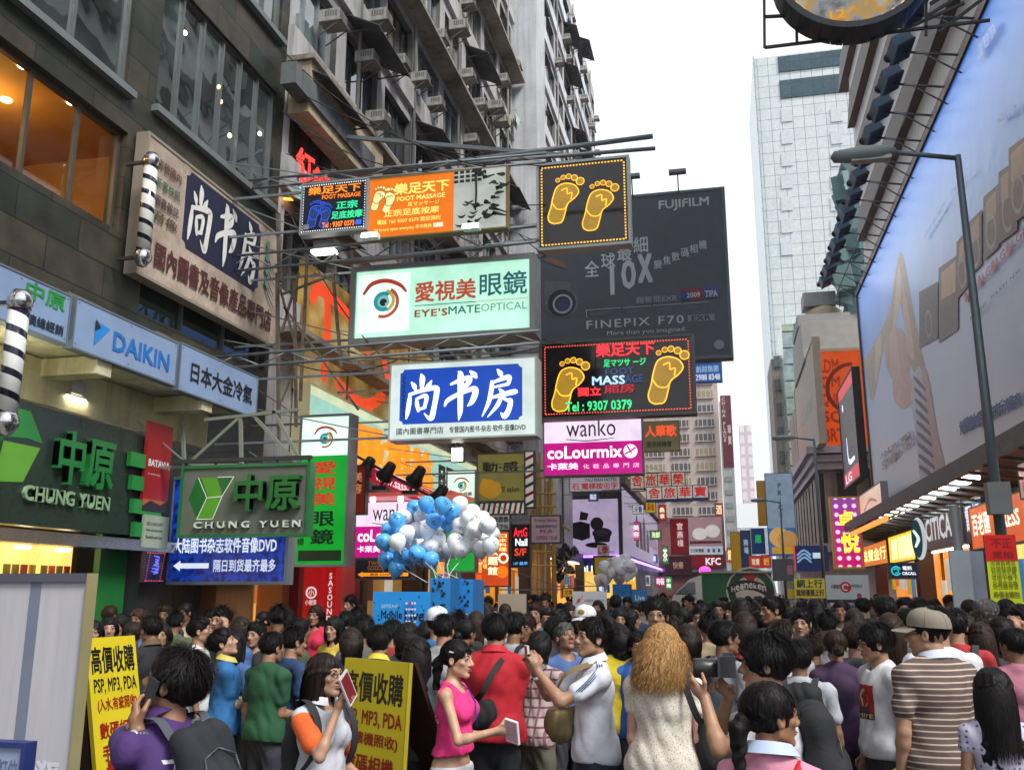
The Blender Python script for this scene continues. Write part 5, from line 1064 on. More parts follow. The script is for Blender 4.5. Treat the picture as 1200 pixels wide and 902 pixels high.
def rshop(y0,y1,label,wallc,glow,seed,zt=3.3):
    r=random.Random(seed); o=empty('shopfront',(XR,(y0+y1)/2,0),label,'shopfront'); x=XR+.1
    for y in(y0+.15,y1-.15):MB().box((x-.1,y,zt/2),(.5,.3,zt),flat(wallc,.5)).build('pier',o)
    MB().box((x+.5,(y0+y1)/2,zt/2),(.06,y1-y0-.6,zt),flat(glow,.5,1.0)).build('glowing_back_wall',o)  # wall has its own glow, put in for light inside the shop
    MB().box((x-.05,(y0+y1)/2,zt+.12),(.5,y1-y0,.24),flat(wallc,.5)).build('fascia',o)
    n=max(2,int((y1-y0)/.9))
    for i in range(n):
        y=y0+.4+(y1-y0-.8)*(i+.5)/n; MB().box((x+.3,y,2.1+r.uniform(-.3,.5)),(.05,.6,r.uniform(.5,1.2)),flat(r.choice(['e0b030','d8d8d0','c83020','4a8ac0','e88030','f0e8d0']),.5,.35)).build('poster',o)
        MB().box((x+.1,y,zt-.06),(.12,.5,.05),flat((1,.95,.85),.4,6)).build('tube_lamp',o)
rshop(12,17,'phone shop with white lit displays beside the yellow price boards','20242c','b8b4a0',1); rshop(17.2,22,'dark shop with posters behind the lamp post','2a2424','8a7050',2); rshop(22.2,28,'phone shop glowing pale yellow under the navy spiral sign','3a2a10','d8b860',3); rshop(28.2,36,'amber lit jewellery shop under the pink awning','4a2a10','d88020',4); rshop(36.2,46,'warm lit shop beside the LED wall sign','4a1a18','c87830',5)
tag(MB().box((onY(1128,690,15).x,15,1.45),(.28,.06,2.1),flat('c4ccd8',.5)).build('advert_stand'),'slim white upright advert stand beside the lamp post','stand')
tag(MB().box((onY(1140,690,15.4).x+.02,15.4,1.45),(.34,.06,2.1),flat('b4bed0',.5)).build('advert_stand'),'second slim pale advert stand behind the lamp post','stand')
# orange corner billboard building
yo=60; xo0,xo1=onY(957,470,yo).x,onY(1030,470,yo).x; zo1=onY(970,412,yo).z; zo0=onY(970,524,yo).z
oc=empty('corner_building',(xo0+4,66,0),'corner block with a curved grey cornice and dark upper windows under the orange billboard','building'); m=MB(); m.box((xo0+6.1,yo+12.2,zo1/2),(12,24,zo1-.4),grimy((.45,.34,.3),(.3,.22,.2),.4,.8)); m.build('wall',oc)
for k,(z,e)in enumerate(((zo0-.25,.9),(zo0-.75,.6),(zo0-1.2,.35))):MB().box((xo0+6-e/2,yo+12-e/2,z),(12+e,24+e,.42),flat((.5,.46,.5),.6)).build('cornice',oc)
zw=onY(970,640,yo).z
for i in range(9):MB().box((xo0-.02,yo+1.2+i*2.5,(zo0+zw)/2-.8),(.3,1.7,zo0-zw-1.6),flat((.035,.03,.035),.2)).build('window',oc)
for i in range(3):MB().box((xo0+1.4+i*1.9,yo-.02,(zo0+zw)/2-.8),(1.1,.3,zo0-zw-1.6),flat((.05,.04,.04),.2)).build('window',oc)
MB().box((xo0+6-.6,yo+12-.6,zw-.1),(12.6,24.6,.5),flat((.42,.3,.28),.6)).build('sill',oc)
S=Sign('billboard','tall saturated orange billboard with faint capitals on the corner building','billboard',[(957,411),(1030,411),(1030,523),(957,525)],'Y',yo-.3,thick=.4); S.panel(E_('ee5606',.3)); S.frame(flat('c8a890',.5),.2,.05)  # faint glow put into the orange face to brighten it
for i,t_ in enumerate(('LDM','QM','QUR','SQ','BRT')):S.text(t_,.08,.78-.18*i,.4,.92-.18*i,flat('c23c08',.5),.02)
S.disc(.62,.6,.28,flat('8a2a10',.5),r0=.86,a0=90,a1=250); S.done()
S=Sign('billboard','beige billboard with a woman and pale script on the side of the orange corner','billboard',[(935,470),(957,411),(957,525),(935,560)],'X',xo0-.3,thick=.4); S.o.z=zo0; S.H=zo1-zo0; S.panel(flat('b0a094',.5)); S.frame(flat('c8b8a8',.5),.2,.05); S.text('Guitar',.3,.4,.9,.6,flat('8a9a8a',.5),.02); S.poly([(.0,0),(.35,0),(.4,.3),(.25,.55),(.05,.45)],flat('c09070',.5),'picture'); S.done()
tag(MB().box((onY(968,395,66).x+1,66,(onY(968,395,66).z+zo1)/2),(6,8,onY(968,395,66).z-zo1+.2),flat((.42,.42,.4),.7)).box((onY(968,385,66).x,66,onY(968,385,66).z),(4.2,5,.8),flat((.3,.3,.3),.7)).build('rooftop_room'),'grey rooftop room with tank above the orange corner billboard','rooftop structure')
o=empty('water_tank',onY(967,392,66),'round cream rooftop tank under a square dark lid above the orange billboard','tank'); m=MB(); p=o.location; m.lathe([(1.25,0),(1.3,.3),(1.25,1.6),(.9,1.9)],p,flat((.5,.42,.28),.6),20); m.build('tank',o); MB().box(p+Vector((-.3,0,2.4)),(2.2,1.8,1.0),flat((.3,.3,.32),.6)).build('lid',o)
# phone screen
S=Sign('screen','dark upright phone advertisement board with red ends beside the giant billboard','sign',[(990,440),(1012,415),(1018,558),(992,562)],'X',XR-.3,thick=.35)
S.o.y=53.5; S.W=6.0; S.panel(flat('1c141c',.3),flat('2a1414',.5)); S.rect(0,.88,1,1,E_('d01828',.5)); S.rect(0,0,1,.13,E_('d01838',.5)); S.text('LG',.1,.02,.5,.11,E_('f0e0e8',.6),.03); S.stroke([(.35,.45,.03),(.4,.22,.05),(.75,.2,.04)],E_('e8e8ff',.8)); S.stroke([(.3,.42,.02),(.3,.15,.02)],E_('3a4ad0',.7)); S.disc(.25,.78,.04,E_('f0f0ff',.7)); S.frame(DARK,.1,.04); S.done()
# glass towers
gl_=brick('c6ced0','ced4d4','7c8c90',1.9,2.2,.05,'XZY',.2,0,.2,.3,noise=.2,name='curtain_wall')
x0,x1=span(898,1040,300,160); zt=onY(940,62,160).z; gt=tower('glass_tower','tall mirror glass office tower with two dark bands near its top',x0,x1,160,185,zt,gl_); GB=brick('46606a','3d545e','2c3c44',1.9,2.2,.06,'XZY',.15,0,.2,.5,name='curtain_wall')
for v0,v1 in((67,85),(95,116)):a,b=onY(917,v0,160).z,onY(917,v1,160).z; MB().box(((onY(912,80,160).x+onY(1000,80,160).x)/2,159.9,(a+b)/2),(onY(1000,80,160).x-onY(912,80,160).x,.3,a-b),GB).build('dark_band',gt)
for k,u in enumerate((922,980)):
    for j in range(7):p=onY(u,135+j*26,159.9); MB().box((p.x,159.9,p.z),(1.9,.2,2.6),flat((.5,.55,.57),.2)).build('opening_light',gt)
MB().box((x0-.12,172,zt/2),(.2,26,zt),brick('9fb4bc','a8bcc4','5a6e76',2,2.2,.1,'YZX',.2,0,.2,.6,name='curtain_wall')).build('side_curtain_wall',gt)
x0,x1=span(905,935,450,120); o=tower('apartment_tower','narrow grey brown apartment tower at the foot of the mirror glass tower',x0,x1,120,130,onY(915,420,120).z,grimy((.36,.33,.28),(.22,.2,.18),.3,.8))
for k in range(9):
    for j in range(2):MB().box((x0+(x1-x0)*(.25+.4*j),119.9,6+k*3.1),(.9,.3,1.5),flat((.1,.12,.13),.2)).build('window',o)
x0,x1=span(915,985,450,110); tower('reflection_block','lower teal glass block behind the orange corner billboard',x0+.5,x1,110,118,onY(950,378,110).z,brick('8fa8a8','b0b8a0','3a5058',1.6,2.0,.1,'XZY',.15,0,.2,.5,noise=.5,name='curtain_wall'))  # added block, reflections in the tower's foot painted as its colours
# netted scaffold: jagged teal screens one over another
ns=empty('netted_scaffold',(8,62,20),'tall scaffold hung with jagged teal netting between glass tower and giant billboard','scaffold'); rn=random.Random(9); TN=flat((.07,.15,.16),.6); TN2=flat((.16,.26,.27),.5)
for i in range(26):
    p=onY(rn.uniform(986,1012),200+i*6.2,64); w_=rn.uniform(.8,1.9); h_=rn.uniform(1.0,2.2); MB().box(p,(w_,.4+rn.random()*2,h_),(TN,TN2)[i%2],Euler((0,rn.uniform(-.5,.5),rn.uniform(-.4,.4))).to_matrix()).build('net_panel',ns)
for i in range(5):u=984+i*6.5; m=MB(); m.bar(onY(u,360,63.6),onY(u+3,195+i*3,63.6),.07,DARK); m.build('upright_pole',ns)
for i in range(12):v=205+i*13; MB().bar(onY(981,v,63.5),onY(1014,v-4,63.5),.05,DARK).build('crossbar',ns)
# round neon sign high up
on=empty('neon_sign',onY(998,10,16),'large round neon advertisement with a dark rim high over the street','sign'); c0=onY(998,-42,16); ex_=onY(1092,-42,16).x-c0.x; ez_=c0.z-onY(998,36,16).z
n=40; m=MB(); ring=[(c0.x+ex_*math.cos(2*math.pi*i/n),c0.z+ez_*math.sin(2*math.pi*i/n))for i in range(n)]
for a,b in zip(ring,ring[1:]+ring[:1]):m.bar((a[0],16.1,a[1]),(b[0],16.1,b[1]),.6,flat((.03,.04,.05),.4),.12)
m.build('rim',on)
def mosaic():
    m,t,b=base_mat('neon_face'); v=N(t,'ShaderNodeTexNoise',Scale=3.0,Detail=5.0); t.links.new(coords(t),v.inputs['Vector'])
    c=ramp(t,v.outputs[0],[(.35,(.1,.09,.08)),(.47,(.3,.33,.35)),(.55,(.6,.3,.02)),(.7,(.5,.45,.35))]); t.links.new(c,b.inputs['Base Color']); t.links.new(c,b.inputs['Emission Color']); b.inputs['Emission Strength'].default_value=.3; return m
m=MB(); m.add([(c0.x+ex_*.97*math.cos(2*math.pi*i/n),15.95,c0.z+ez_*.97*math.sin(2*math.pi*i/n))for i in range(n)],[tuple(range(n))],mosaic()); m.build('face',on)
Sx=Sign('x','x','x',[(965,12),(1000,12),(1000,22),(965,22)],'Y',15.93); Sx.text('12',.2,0,.75,1.0,flat((.75,.32,.02),.4,.5),.05); [k.build('lettering',on)for k in Sx.parts.values()]; bpy.data.objects.remove(Sx.root)
for i in range(30):
    a=R(200+i*140/30); b=R(200+(i+.5)*140/30); rr_=.93
    if i%2:MB().bar((c0.x+ex_*rr_*math.cos(a),15.9,c0.z+ez_*rr_*math.sin(a)),(c0.x+ex_*rr_*math.cos(b),15.9,c0.z+ez_*rr_*math.sin(b)),.03,flat((.9,.5,.1),.4,1)).build('neon_tube',on)
m=MB()
for a in((895,-60,896,56),(932,-20,934,52),(896,20,940,18),(896,56,1160,24),(1000,40,980,52),(1035,38,1020,48),(1085,20,1150,-20),(1090,5,1165,-40),(1070,30,1130,4),(1085,42,1085,5),(1100,38,1150,0)):m.bar(onY(a[0],a[1],16.3),onY(a[2],a[3],16.3),.05,DARK)
p=onY(1000,-5,16.3); m.bar((XR+1,16.3,onY(1000,-20,16).z),(1.5,16.3,onY(1000,-60,16).z),.12,DARK); m.bar((XR+1,16.4,zb1+1),(3,16.4,zb1+.3),.12,DARK); m.build('support_frame',on)
# upright rust board at the top edge, partly out of frame
# lamp posts
def lamp(u0,v0,u1,v1,ua,va,Y,label,s=1.0):
    b=onY(u0,v0,Y); t_=onY(u1,v1,Y); h=onY(ua,va,Y); x=(b.x+t_.x)/2; o=empty('lamp_post',(x,Y,0),label,'lamp post'); PM=flat((.13,.17,.2),.45,metal=.4)
    m=MB(); m.bar((x,Y,0),(x,Y,1.4),.12*s,PM,n=12); m.bar((x,Y,1.4),(x,Y,t_.z),.085*s,PM,n=12,w2=.05*s); m.build('post',o)
    m=MB(); m.bar((x,Y,t_.z-.05),(h.x+.3,Y,h.z+.02),.04*s,PM,n=8); m.build('arm',o)
    m=MB(); m.lathe([(.03,-.55),(.12,-.5),(.17,-.1),(.16,.2),(.08,.42),(.02,.45)],(h.x+.05,Y,h.z),flat((.24,.29,.31),.4),14,Matrix(((0,0,1),(0,1,0),(-.75,0,0)))); hd=m.build('lamp_head',o)
    m=MB(); m.box((h.x+.1,Y,h.z-.1),(.6,.16,.06),flat((.45,.47,.45),.3)); m.build('lens',hd); return o
o=lamp(1168,600,1124,182,1012,181,14.5,'tall slate grey lamp post with a long arm in front of the giant billboard')
p=onY(1163,585,14.5); MB().box((o.location.x-.02,14.35,p.z),(.3,.2,.45),flat((.25,.27,.28),.5)).build('control_box',o)
lamp(958,620,957,514,918,513,42,'far grey lamp post in front of the orange corner building'); lamp(917,650,915,588,889,586,62,'farther thin lamp post beside the PRICE banner')
# traffic sign post
ts=empty('sign_post',(onY(709,690,30).x,30,0),'sign post with a yellow car plate and a red and white board above the crowd','sign post'); x=ts.location.x; MB().bar((x,30,0),(x,30,onY(709,640,30).z),.05,GREYM,n=8).build('post',ts)
S=Sign('x','x','x',[(697,653),(720,652),(720,671),(697,672)],'Y',29.9,thick=.04); S.panel(flat('d8b818',.5),GREYM); S.frame(flat('14141a',.5),.05,.01,'panel'); S.poly([(.12,.32),(.12,.5),(.28,.56),(.38,.76),(.66,.76),(.76,.56),(.9,.5),(.9,.32)],INK,'car_emblem'); S.poly([(.42,.58),(.44,.7),(.62,.7),(.66,.58)],flat('d8b818',.5),'car_emblem'); S.disc(.3,.3,.1,INK,'car_emblem'); S.disc(.72,.3,.1,INK,'car_emblem'); [mb_.build('warning_plate' if k=='panel' else k,ts)for k,mb_ in S.parts.items()]; bpy.data.objects.remove(S.root)
S=Sign('x','x','x',[(699,672),(719,672),(719,678),(699,678)],'Y',29.9,thick=.04); S.panel(flat('d0c8c0',.5),GREYM); S.text('慢駛學車',.05,.1,.95,.9,flat('b02020',.5),.02); [mb_.build('supplementary_plate' if k=='panel' else k,ts)for k,mb_ in S.parts.items()]; bpy.data.objects.remove(S.root)
S=Sign('x','x','x',[(700,639),(714,638),(714,650),(700,651)],'Y',29.9,thick=.04); S.panel(flat('d4cccc',.5),GREYM); S.text('L學',.1,.1,.9,.9,flat('b82028',.5),.02); [mb_.build('learner_plate' if k=='panel' else k,ts)for k,mb_ in S.parts.items()]; bpy.data.objects.remove(S.root)
# direction post beside the lamp post
o=empty('sign_post',(onY(1128,690,16).x,16,0),'slim grey post with a small black arrow plate near the advert stands','sign post'); x=o.location.x; MB().bar((x,16,0),(x,16,onY(1128,592,16).z),.07,GREYM,n=8).build('post',o); p=onY(1124,654,15.8); MB().box(p,(.26,.04,.2),flat('c8ccd0',.5)).build('plate',o); m=MB(); m.bar(p+Vector((.08,-.03,0)),p+Vector((-.06,-.03,0)),.03,INK); m.bar(p+Vector((-.07,-.03,0)),p+Vector((-.01,-.03,.06)),.025,INK); m.bar(p+Vector((-.07,-.03,0)),p+Vector((-.01,-.03,-.06)),.025,INK); m.build('arrow',o)

# ================================================================== vehicles in the crowd
tr=empty('lorry',(onY(860,700,40).x,44,0),'green box lorry with a round beer emblem standing in the crowd','lorry'); GN=flat('0c6a34',.35)
xa,xb=onY(823,690,40).x,onY(905,690,40).x; z1=onY(860,671,40).z
MB().box(((xa+xb)/2,43,(z1+.9)/2),(xb-xa,6,z1-.9),GN).build('box_body',tr); MB().box(((xa+xb)/2,42.9,z1+.03),(xb-xa+.1,6.3,.08),flat((.4,.42,.4),.5)).build('roof_rail',tr)
S=Sign.at('x','x','x',(xa,39.98,.9),(1,0,0),xb-xa,z1-.9,thick=.01)
cx,cy,rr_=.7,.57,.57
S.disc(cx,cy,rr_,flat('c8d0c4',.4),'emblem'); S.disc(cx,cy,rr_*.93,flat('0c4a28',.4),'emblem'); S.disc(cx,cy,rr_*.64,flat('c8d0c4',.4),'emblem'); S.disc(cx,cy,rr_*.6,flat('d4d4cc',.4),'emblem')
st=[(cx+.2*(1 if i%2==0 else.42)*math.sin(i*math.pi/5)*S.H/S.W,cy+.31+.2*(1 if i%2==0 else.42)*math.cos(i*math.pi/5))for i in range(10)]; S.poly(st,flat('c01818',.4))
S.stroke([(cx-.33,.58,.2),(cx-.12,.72,.22),(cx+.1,.68,.22),(cx+.29,.5,.2)],flat('101412',.4),'emblem',rnd=False)
for i,ch in enumerate('Heineken'):f_=i/8; y_=.56+.14*math.sin(f_*2.6)-.1*f_; S.text(ch,cx-.28+f_*.5,y_,cx-.28+(f_+.11)*.5,y_+.13,flat('e8ece8',.4),.03)
[mb_.build(k,tr)for k,mb_ in S.parts.items()]; bpy.data.objects.remove(S.root)
for sx in(xa+.4,xb-.4):
    for y in(41,45):MB().lathe([(.3,-.15),(.48,-.15),(.48,.15),(.3,.15)],(sx,y,.48),DARK,18,Euler((0,R(90),0)).to_matrix()).build('wheel',tr)
MB().box(((xa+xb)/2,47.2,1.5),(2.1,2,2.2),WHITE).build('cab',tr)
vn=empty('van',(onY(803,700,38).x,40,0),'white van with a sloping windscreen beside the green beer lorry','van'); x0,x1=onY(786,690,38).x,onY(822,690,38).x; zt=onY(815,678,38).z; VW=flat((.72,.74,.76),.3)
def prism(mb_,prof,y0,y1,mat):
    n=len(prof); mb_.add([(x,y0,z)for x,z in prof]+[(x,y1,z)for x,z in prof],[tuple(range(n)),tuple(range(2*n-1,n-1,-1))]+[(i,n+i,n+(i+1)%n,(i+1)%n)for i in range(n)],mat)
m=MB(); prism(m,[(x0-.1,.4),(x1,.4),(x1,zt+.15),(x0+.75,zt),(x0+.05,1.75),(x0-.1,1.2)],38.5,40.4,VW); m.build('body',vn)
MB().add([(x0+.12,38.49,1.78),(x0+.95,38.49,1.78),(x0+.95,38.49,zt-.12),(x0+.7,38.49,zt-.12)],[(0,1,2,3)],flat((.12,.16,.18),.05)).build('side_window',vn)
MB().add([(x0+.02,38.6,1.8),(x0+.02,40.3,1.8),(x0+.68,40.3,zt-.08),(x0+.68,38.6,zt-.08)],[(3,2,1,0)],flat((.2,.26,.28),.05)).build('windscreen',vn)
for sx in(x0+.4,x1-.4):MB().lathe([(.2,-.1),(.33,-.1),(.33,.1),(.2,.1)],(sx,38.6,.33),DARK,16,Euler((R(90),0,0)).to_matrix()).build('wheel',vn)

# ================================================================== boards, banners and balloons in the crowd
def board(quad,Y,label,bgc,fn,name='placard',th=.03,fr='8a8a80',cat='placard',e=0):
    S=Sign(name,label,cat,quad,'Y',Y,thick=th); S.panel(flat(bgc,.5,e),flat(fr,.6)); fn(S); o=S.done(); return S
def pole_to_ground(S,xs=(.5,)):
    m=MB()
    for x in xs:p=S.P(x,0,-S.th); m.bar((p.x,p.y,0),(p.x,p.y,S.P(x,.9).z),.02,GREYM,n=6)
    m.build('pole',S.root)
S=board([(436,694),(503,692),(505,757),(437,758)],9.8,'sky blue promotion board with dark and white script behind two dark heads','1a8ad8',lambda S:(S.text('Mobile',.15,.5,.52,.66,INK,.02),S.text('Live',.56,.45,.9,.68,INK,.03),S.text('SAMSUNG',.15,.7,.45,.77,flat('bcd8f0',.5),.0),[S.disc(.6+.05*(i%4),.35+.11*(i//4),.022,flat('d8d0f0',.5),k=8)for i in range(20)],S.disc(.66,.78,.03,flat('a02060',.5)),[S.stroke([(random.uniform(.03,.95),random.uniform(.1,.95),.02)]*1+[(random.uniform(.03,.95),random.uniform(.1,.35),.025)],INK,rnd=False)if False else S.disc(random.uniform(.03,.95),random.uniform(.05,.95),random.uniform(.012,.025),INK,k=5)for i in range(36)]),'promotion_board',.08,'1a6ab0','board'); pole_to_ground(S,(.1,.9))
def column(quad,Y,label,txt,side):
    S=board(quad,Y,label,'1f7fc8',lambda S:(S.vtext(txt,.3,.12,.75,.5,flat('bcd8f0',.5),.03),[S.disc(random.uniform(.15,.85),random.uniform(.55,.97),random.uniform(.015,.03),INK,k=5)for i in range(22)]),'promotion_column',.55,'185f98','promotion column')
    m=MB(); a=S.P(0,0); m.box((a.x+S.W/2,a.y+.28,a.z/2),(S.W*.9,.5,a.z),flat('185f98',.6)); m.build('base',S.root); return S
column([(502,677),(527,677),(528,756),(503,757)],10.8,'light blue promotion column with white upright capitals under the balloons','SAM',0); column([(528,679),(553,678),(555,752),(529,753)],11.2,'darker blue promotion column beside the light blue one under the balloons','T',1)
S=board([(583,696),(616,695),(617,722),(584,723)],14,'blank tan cardboard placard held up over the crowd','a89a86',lambda S:None); pole_to_ground(S)
S=board([(671,693),(711,692),(711,713),(671,714)],16,'white placard with a red scribble and grey letters over the crowd','c4c8cc',lambda S:(S.stroke([(.1,.3,.05),(.2,.6,.06),(.17,.35,.05),(.3,.75,.04)],flat('c03028',.5)),S.text('HERBALINFOS',.35,.42,.92,.55,flat('8a8088',.5),.02))); pole_to_ground(S)
column([(718,684),(738,684),(738,712),(718,712)],22,'far blue promotion column under the smaller balloon bunch','T',0)
S=board([(741,691),(758,690),(758,708),(741,709)],20,'small blue placard with white script over the far crowd','1f7fc0',lambda S:S.text('Live',.2,.3,.85,.65,flat('e0ecf8',.5),.02)); pole_to_ground(S)
def wsx(S):S.text('網上行',.08,.52,.92,.95,INK,.035); S.rect(.04,.1,.96,.46,flat('c8a818',.5)); S.text('寬頻優惠上行',.05,.1,.95,.44,INK,.04)
S=board([(931,678),(967,677),(967,700),(931,701)],15.5,'yellow placard with three bold black characters above the crowd','d8c830',wsx); pole_to_ground(S)
S=board([(923,690),(931,690),(931,701),(923,701)],15.7,'small yellow side placard beside the bold yellow one','d8b820',lambda S:None); pole_to_ground(S)
def hk(S):S.disc(.46,.56,.2,flat('c02020',.5)); S.disc(.46,.56,.13,flat('e8d8d8',.5),r0=.6,a0=30,a1=300); S.text('中國電訊',.12,.5,.34,.66,flat('4a4a54',.5),.02); S.text('MOBILE',.6,.55,.84,.66,flat('4a4a54',.5),.02); S.rect(0,0,1,.12,flat('1a2030',.5)); S.rect(.68,.14,.85,.38,flat('d0d4e4',.5)); S.disc(.76,.26,.09,flat('c02030',.5))
S=board([(968,674),(1018,673),(1019,706),(968,706)],18,'white promotion banner with a red round emblem above the crowd','c4ccd0',hk,'banner',.04,'30343c','banner'); pole_to_ground(S,(.05,.95))
S=board([(931,640),(970,638),(971,668),(931,670)],55,'blue banner with pale chevron stripes beside the LED sign','1c3a7a',lambda S:([S.stroke([(.08,.62-i*.14,.07),(.3,.82-i*.14,.07),(.5,.62-i*.14,.07)],E_('8ab8e0',.4),rnd=False)for i in range(3)],S.rect(.55,.5,.85,.72,E_('c8d8e8',.5)),S.rect(0,.02,.03,.98,E_('e02020',.8))),'banner',.2,'101c3c','banner',.15); pole_to_ground(S)
S=board([(905,655),(930,654),(930,680),(905,681)],50,'grey banner in the far crowd beside the beer lorry','5a6674',lambda S:S.rect(.7,.3,.95,.7,flat('c88090',.5)),'banner',.1,'404850','banner'); pole_to_ground(S)
def red(S):S.rect(0,.64,1,1,flat('e8140c',.5,.25)); [S.text(t_,.12,.58-i*.14,.9,.66-i*.14,flat('8a7a10',.5),.01)for i,t_ in enumerate(('收購舊機換','抬現收手機','免費檢查機','高價收購啦'))][:0]; [S.text(t_,.1,.5-i*.12,.92,.58-i*.12,flat('8a8a10',.5),.02)for i,t_ in enumerate(('抬接裝換機','攻接手機卡','免性維修查','時價收購回'))]; S.text('不正',.2,.82,.85,.95,flat('a01008',.5),.02); S.text('貨柏',.2,.68,.85,.78,flat('a01008',.5),.02)
S=board([(1156,627),(1193,626),(1196,713),(1159,714)],12.5,'tall fluorescent board, red above and lime yellow below, beside the lamp post','d8e818',red,'price_board',.05,'404040','board',.25); pole_to_ground(S,(.1,.9))
S=board([(1160,716),(1196,715),(1197,735),(1161,736)],12.6,'small lime yellow strip with black characters below the fluorescent board','c8e010',lambda S:S.text('高價收',.08,.15,.92,.85,INK,.05),'price_board',.05,'404040','board',.15); pole_to_ground(S)
# fabric pop-up stand on the left
S=Sign('display_stand','tall pale fabric display stand seen from behind with faint reversed writing','stand',[(-80,677),(95,674),(95,902),(-80,902)],'Y',5.0,thick=.06); S.o.z=.05; S.H=onY(95,676,5.0).z-.05
def fabric():  # plain pale grey cloth with faint upright streaks
    m,t,b=base_mat('stand_fabric'); tc=coords(t); mp=N(t,'ShaderNodeMapping'); mp.inputs['Scale'].default_value=(7,1,.5); t.links.new(tc,mp.inputs['Vector']); n=N(t,'ShaderNodeTexNoise',Scale=1.6,Detail=5.0); t.links.new(mp.outputs[0],n.inputs['Vector'])
    t.links.new(ramp(t,n.outputs[0],[(.35,C('a8a8b0')),(.65,C('b2b0b6'))]),b.inputs['Base Color']); b.inputs['Roughness'].default_value=.7; bp=N(t,'ShaderNodeBump',Strength=.25,Distance=.02); t.links.new(n.outputs[0],bp.inputs['Height']); t.links.new(bp.outputs[0],b.inputs['Normal']); return m
S.panel(fabric(),flat('8a8698',.6))
xg=lambda u:(onY(u,800,5).x-S.o.x)/S.W
S.rect(xg(24),0,xg(37),1,flat('6c7488',.5),'panel_joint'); S.slab('edge_trim',xg(92),.002,1.003,1.012,-.07,.02,flat('8a8460',.6)); S.slab('top_rail',-.002,.985,xg(91.5),1.012,-.07,.025,flat('4a4c58',.5))
S.text('登',xg(82),.34,xg(48),.46,flat('c4c6d0',.6),.02); S.text('記',xg(18),.36,xg(-12),.46,flat('c4c6d0',.6),.02)
S.done()
S=Sign('sign_board','small blue rimmed board in the bottom corner before the fabric stand','board',[(-20,878),(24,871),(27,930),(-20,930)],'Y',4.2,thick=.05); S.panel(flat('8a96b4',.5),flat('1a2a5a',.5)); S.frame(flat('1c2c66',.5),.025,.02); S.text('訂位',.4,.3,.9,.75,flat('5a688c',.5),.02); o=S.done(); m=MB(); p=S.P(.3,0); m.box((p.x,4.25,p.z/2),(.06,.06,p.z),DARK); m.build('pole',o)
# yellow A boards
YB=flat('cdbb1e',.55)
def aboard(label,o0,o1,top,tilt,fn,dark='2a1408',skew=0):
    """folding board: front sheet from two ground points leaning back"""
    a,b=Vector(o0),Vector(o1); ex=(b-a).normalized(); ez=(Vector((0,0,1))+ex.cross(Vector((0,0,1)))*-tilt+ex*skew).normalized()
    S=Sign.at('sign_board',label,'board',a,ex,(b-a).length,top,thick=.03,ez=ez); S.slab('panel',0,0,1,1,-.03,0,flat('9a8a18',.6)); S.rect(0,0,1,1,YB); fn(S)
    m=MB(); n_=S.en; w_=flat(dark,.6); t0,t1=S.P(0,1,-.04),S.P(1,1,-.04); g0=a-n_*.75; g1=b-n_*.75; g0.z=g1.z=0.0
    m.add([t0,t1,g1,g0]+[p-n_*.03 for p in(t0,t1,g1,g0)],[(0,1,2,3),(7,6,5,4),(0,3,7,4),(1,5,6,2),(2,6,7,3),(0,4,5,1)],w_); m.build('rear_panel',S.root)
    m=MB(); m.add([S.P(0,.05,-.05),t0,g0],[(0,1,2),(2,1,0)],w_); m.build('side_cloth',S.root); return S.done()
BLK=flat('15120c',.5); RDK=flat('8e1410',.5)
def ab1(S):
    S.text('高價收購',.06,.84,.94,.96,BLK,.03); S.text('PSP, MP3, PDA',.08,.75,.94,.82,BLK,.015); S.text('(入水,有疵照收)',.12,.67,.92,.735,RDK,.02)
    for i,t_ in enumerate(('數碼相機','手提電話','掌上電腦','手提攝錄')):S.text(t_,.12+.02*i,.56-.095*i,.9,.63-.095*i,RDK,.03)
    S.poly([(.6,.43),(.9,.35),(.98,.41),(.7,.5)],flat('2a3448',.3),'picture'); S.poly([(.2,.4),(.45,.36),(.48,.44),(.22,.47)],flat('8a2018',.5),'picture'); S.poly([(.4,.22),(.6,.2),(.62,.3),(.42,.3)],flat('1a2440',.4),'picture'); S.poly([(.75,.22),(.95,.22),(.95,.34),(.78,.33)],flat('6a7488',.4),'picture'); S.poly([(.08,.2),(.18,.3),(.24,.28),(.12,.18)],flat('a03028',.5),'picture'); S.text('高價收購',.1,.06,.95,.16,BLK,.03)
p0=onY(114,902,5.6); g=lambda u,Y,z0=0:Vector((onY(u,830,Y).x,Y,0))
aboard('yellow folding board with black and red Chinese price writing behind the man in purple',g(140,6.1),g(194,6.6),1.6,.12,ab1,skew=-.12)
def ab2(S):
    S.text('高價收購',.04,.82,.95,.95,BLK,.035); S.text('PSP, MP3, PDA',.06,.72,.96,.79,RDK,.025); S.text('(壞機照收)',.2,.64,.92,.7,RDK,.03)
    for i,t_ in enumerate(('數碼相機','手提電話','記憶咭')):S.text(t_,.12,.53-.1*i,.88,.61-.1*i,RDK,.035)
    S.poly([(.5,.38),(.85,.28),(.94,.34),(.6,.44)],flat('3a4450',.3),'picture'); S.poly([(.55,.29),(.75,.26),(.78,.33),(.6,.34)],flat('7a1420',.5),'picture')
aboard('yellow folding board with red and black writing beside the woman holding a magazine',g(392,6.0),g(467,5.6),1.47,.05,ab2)
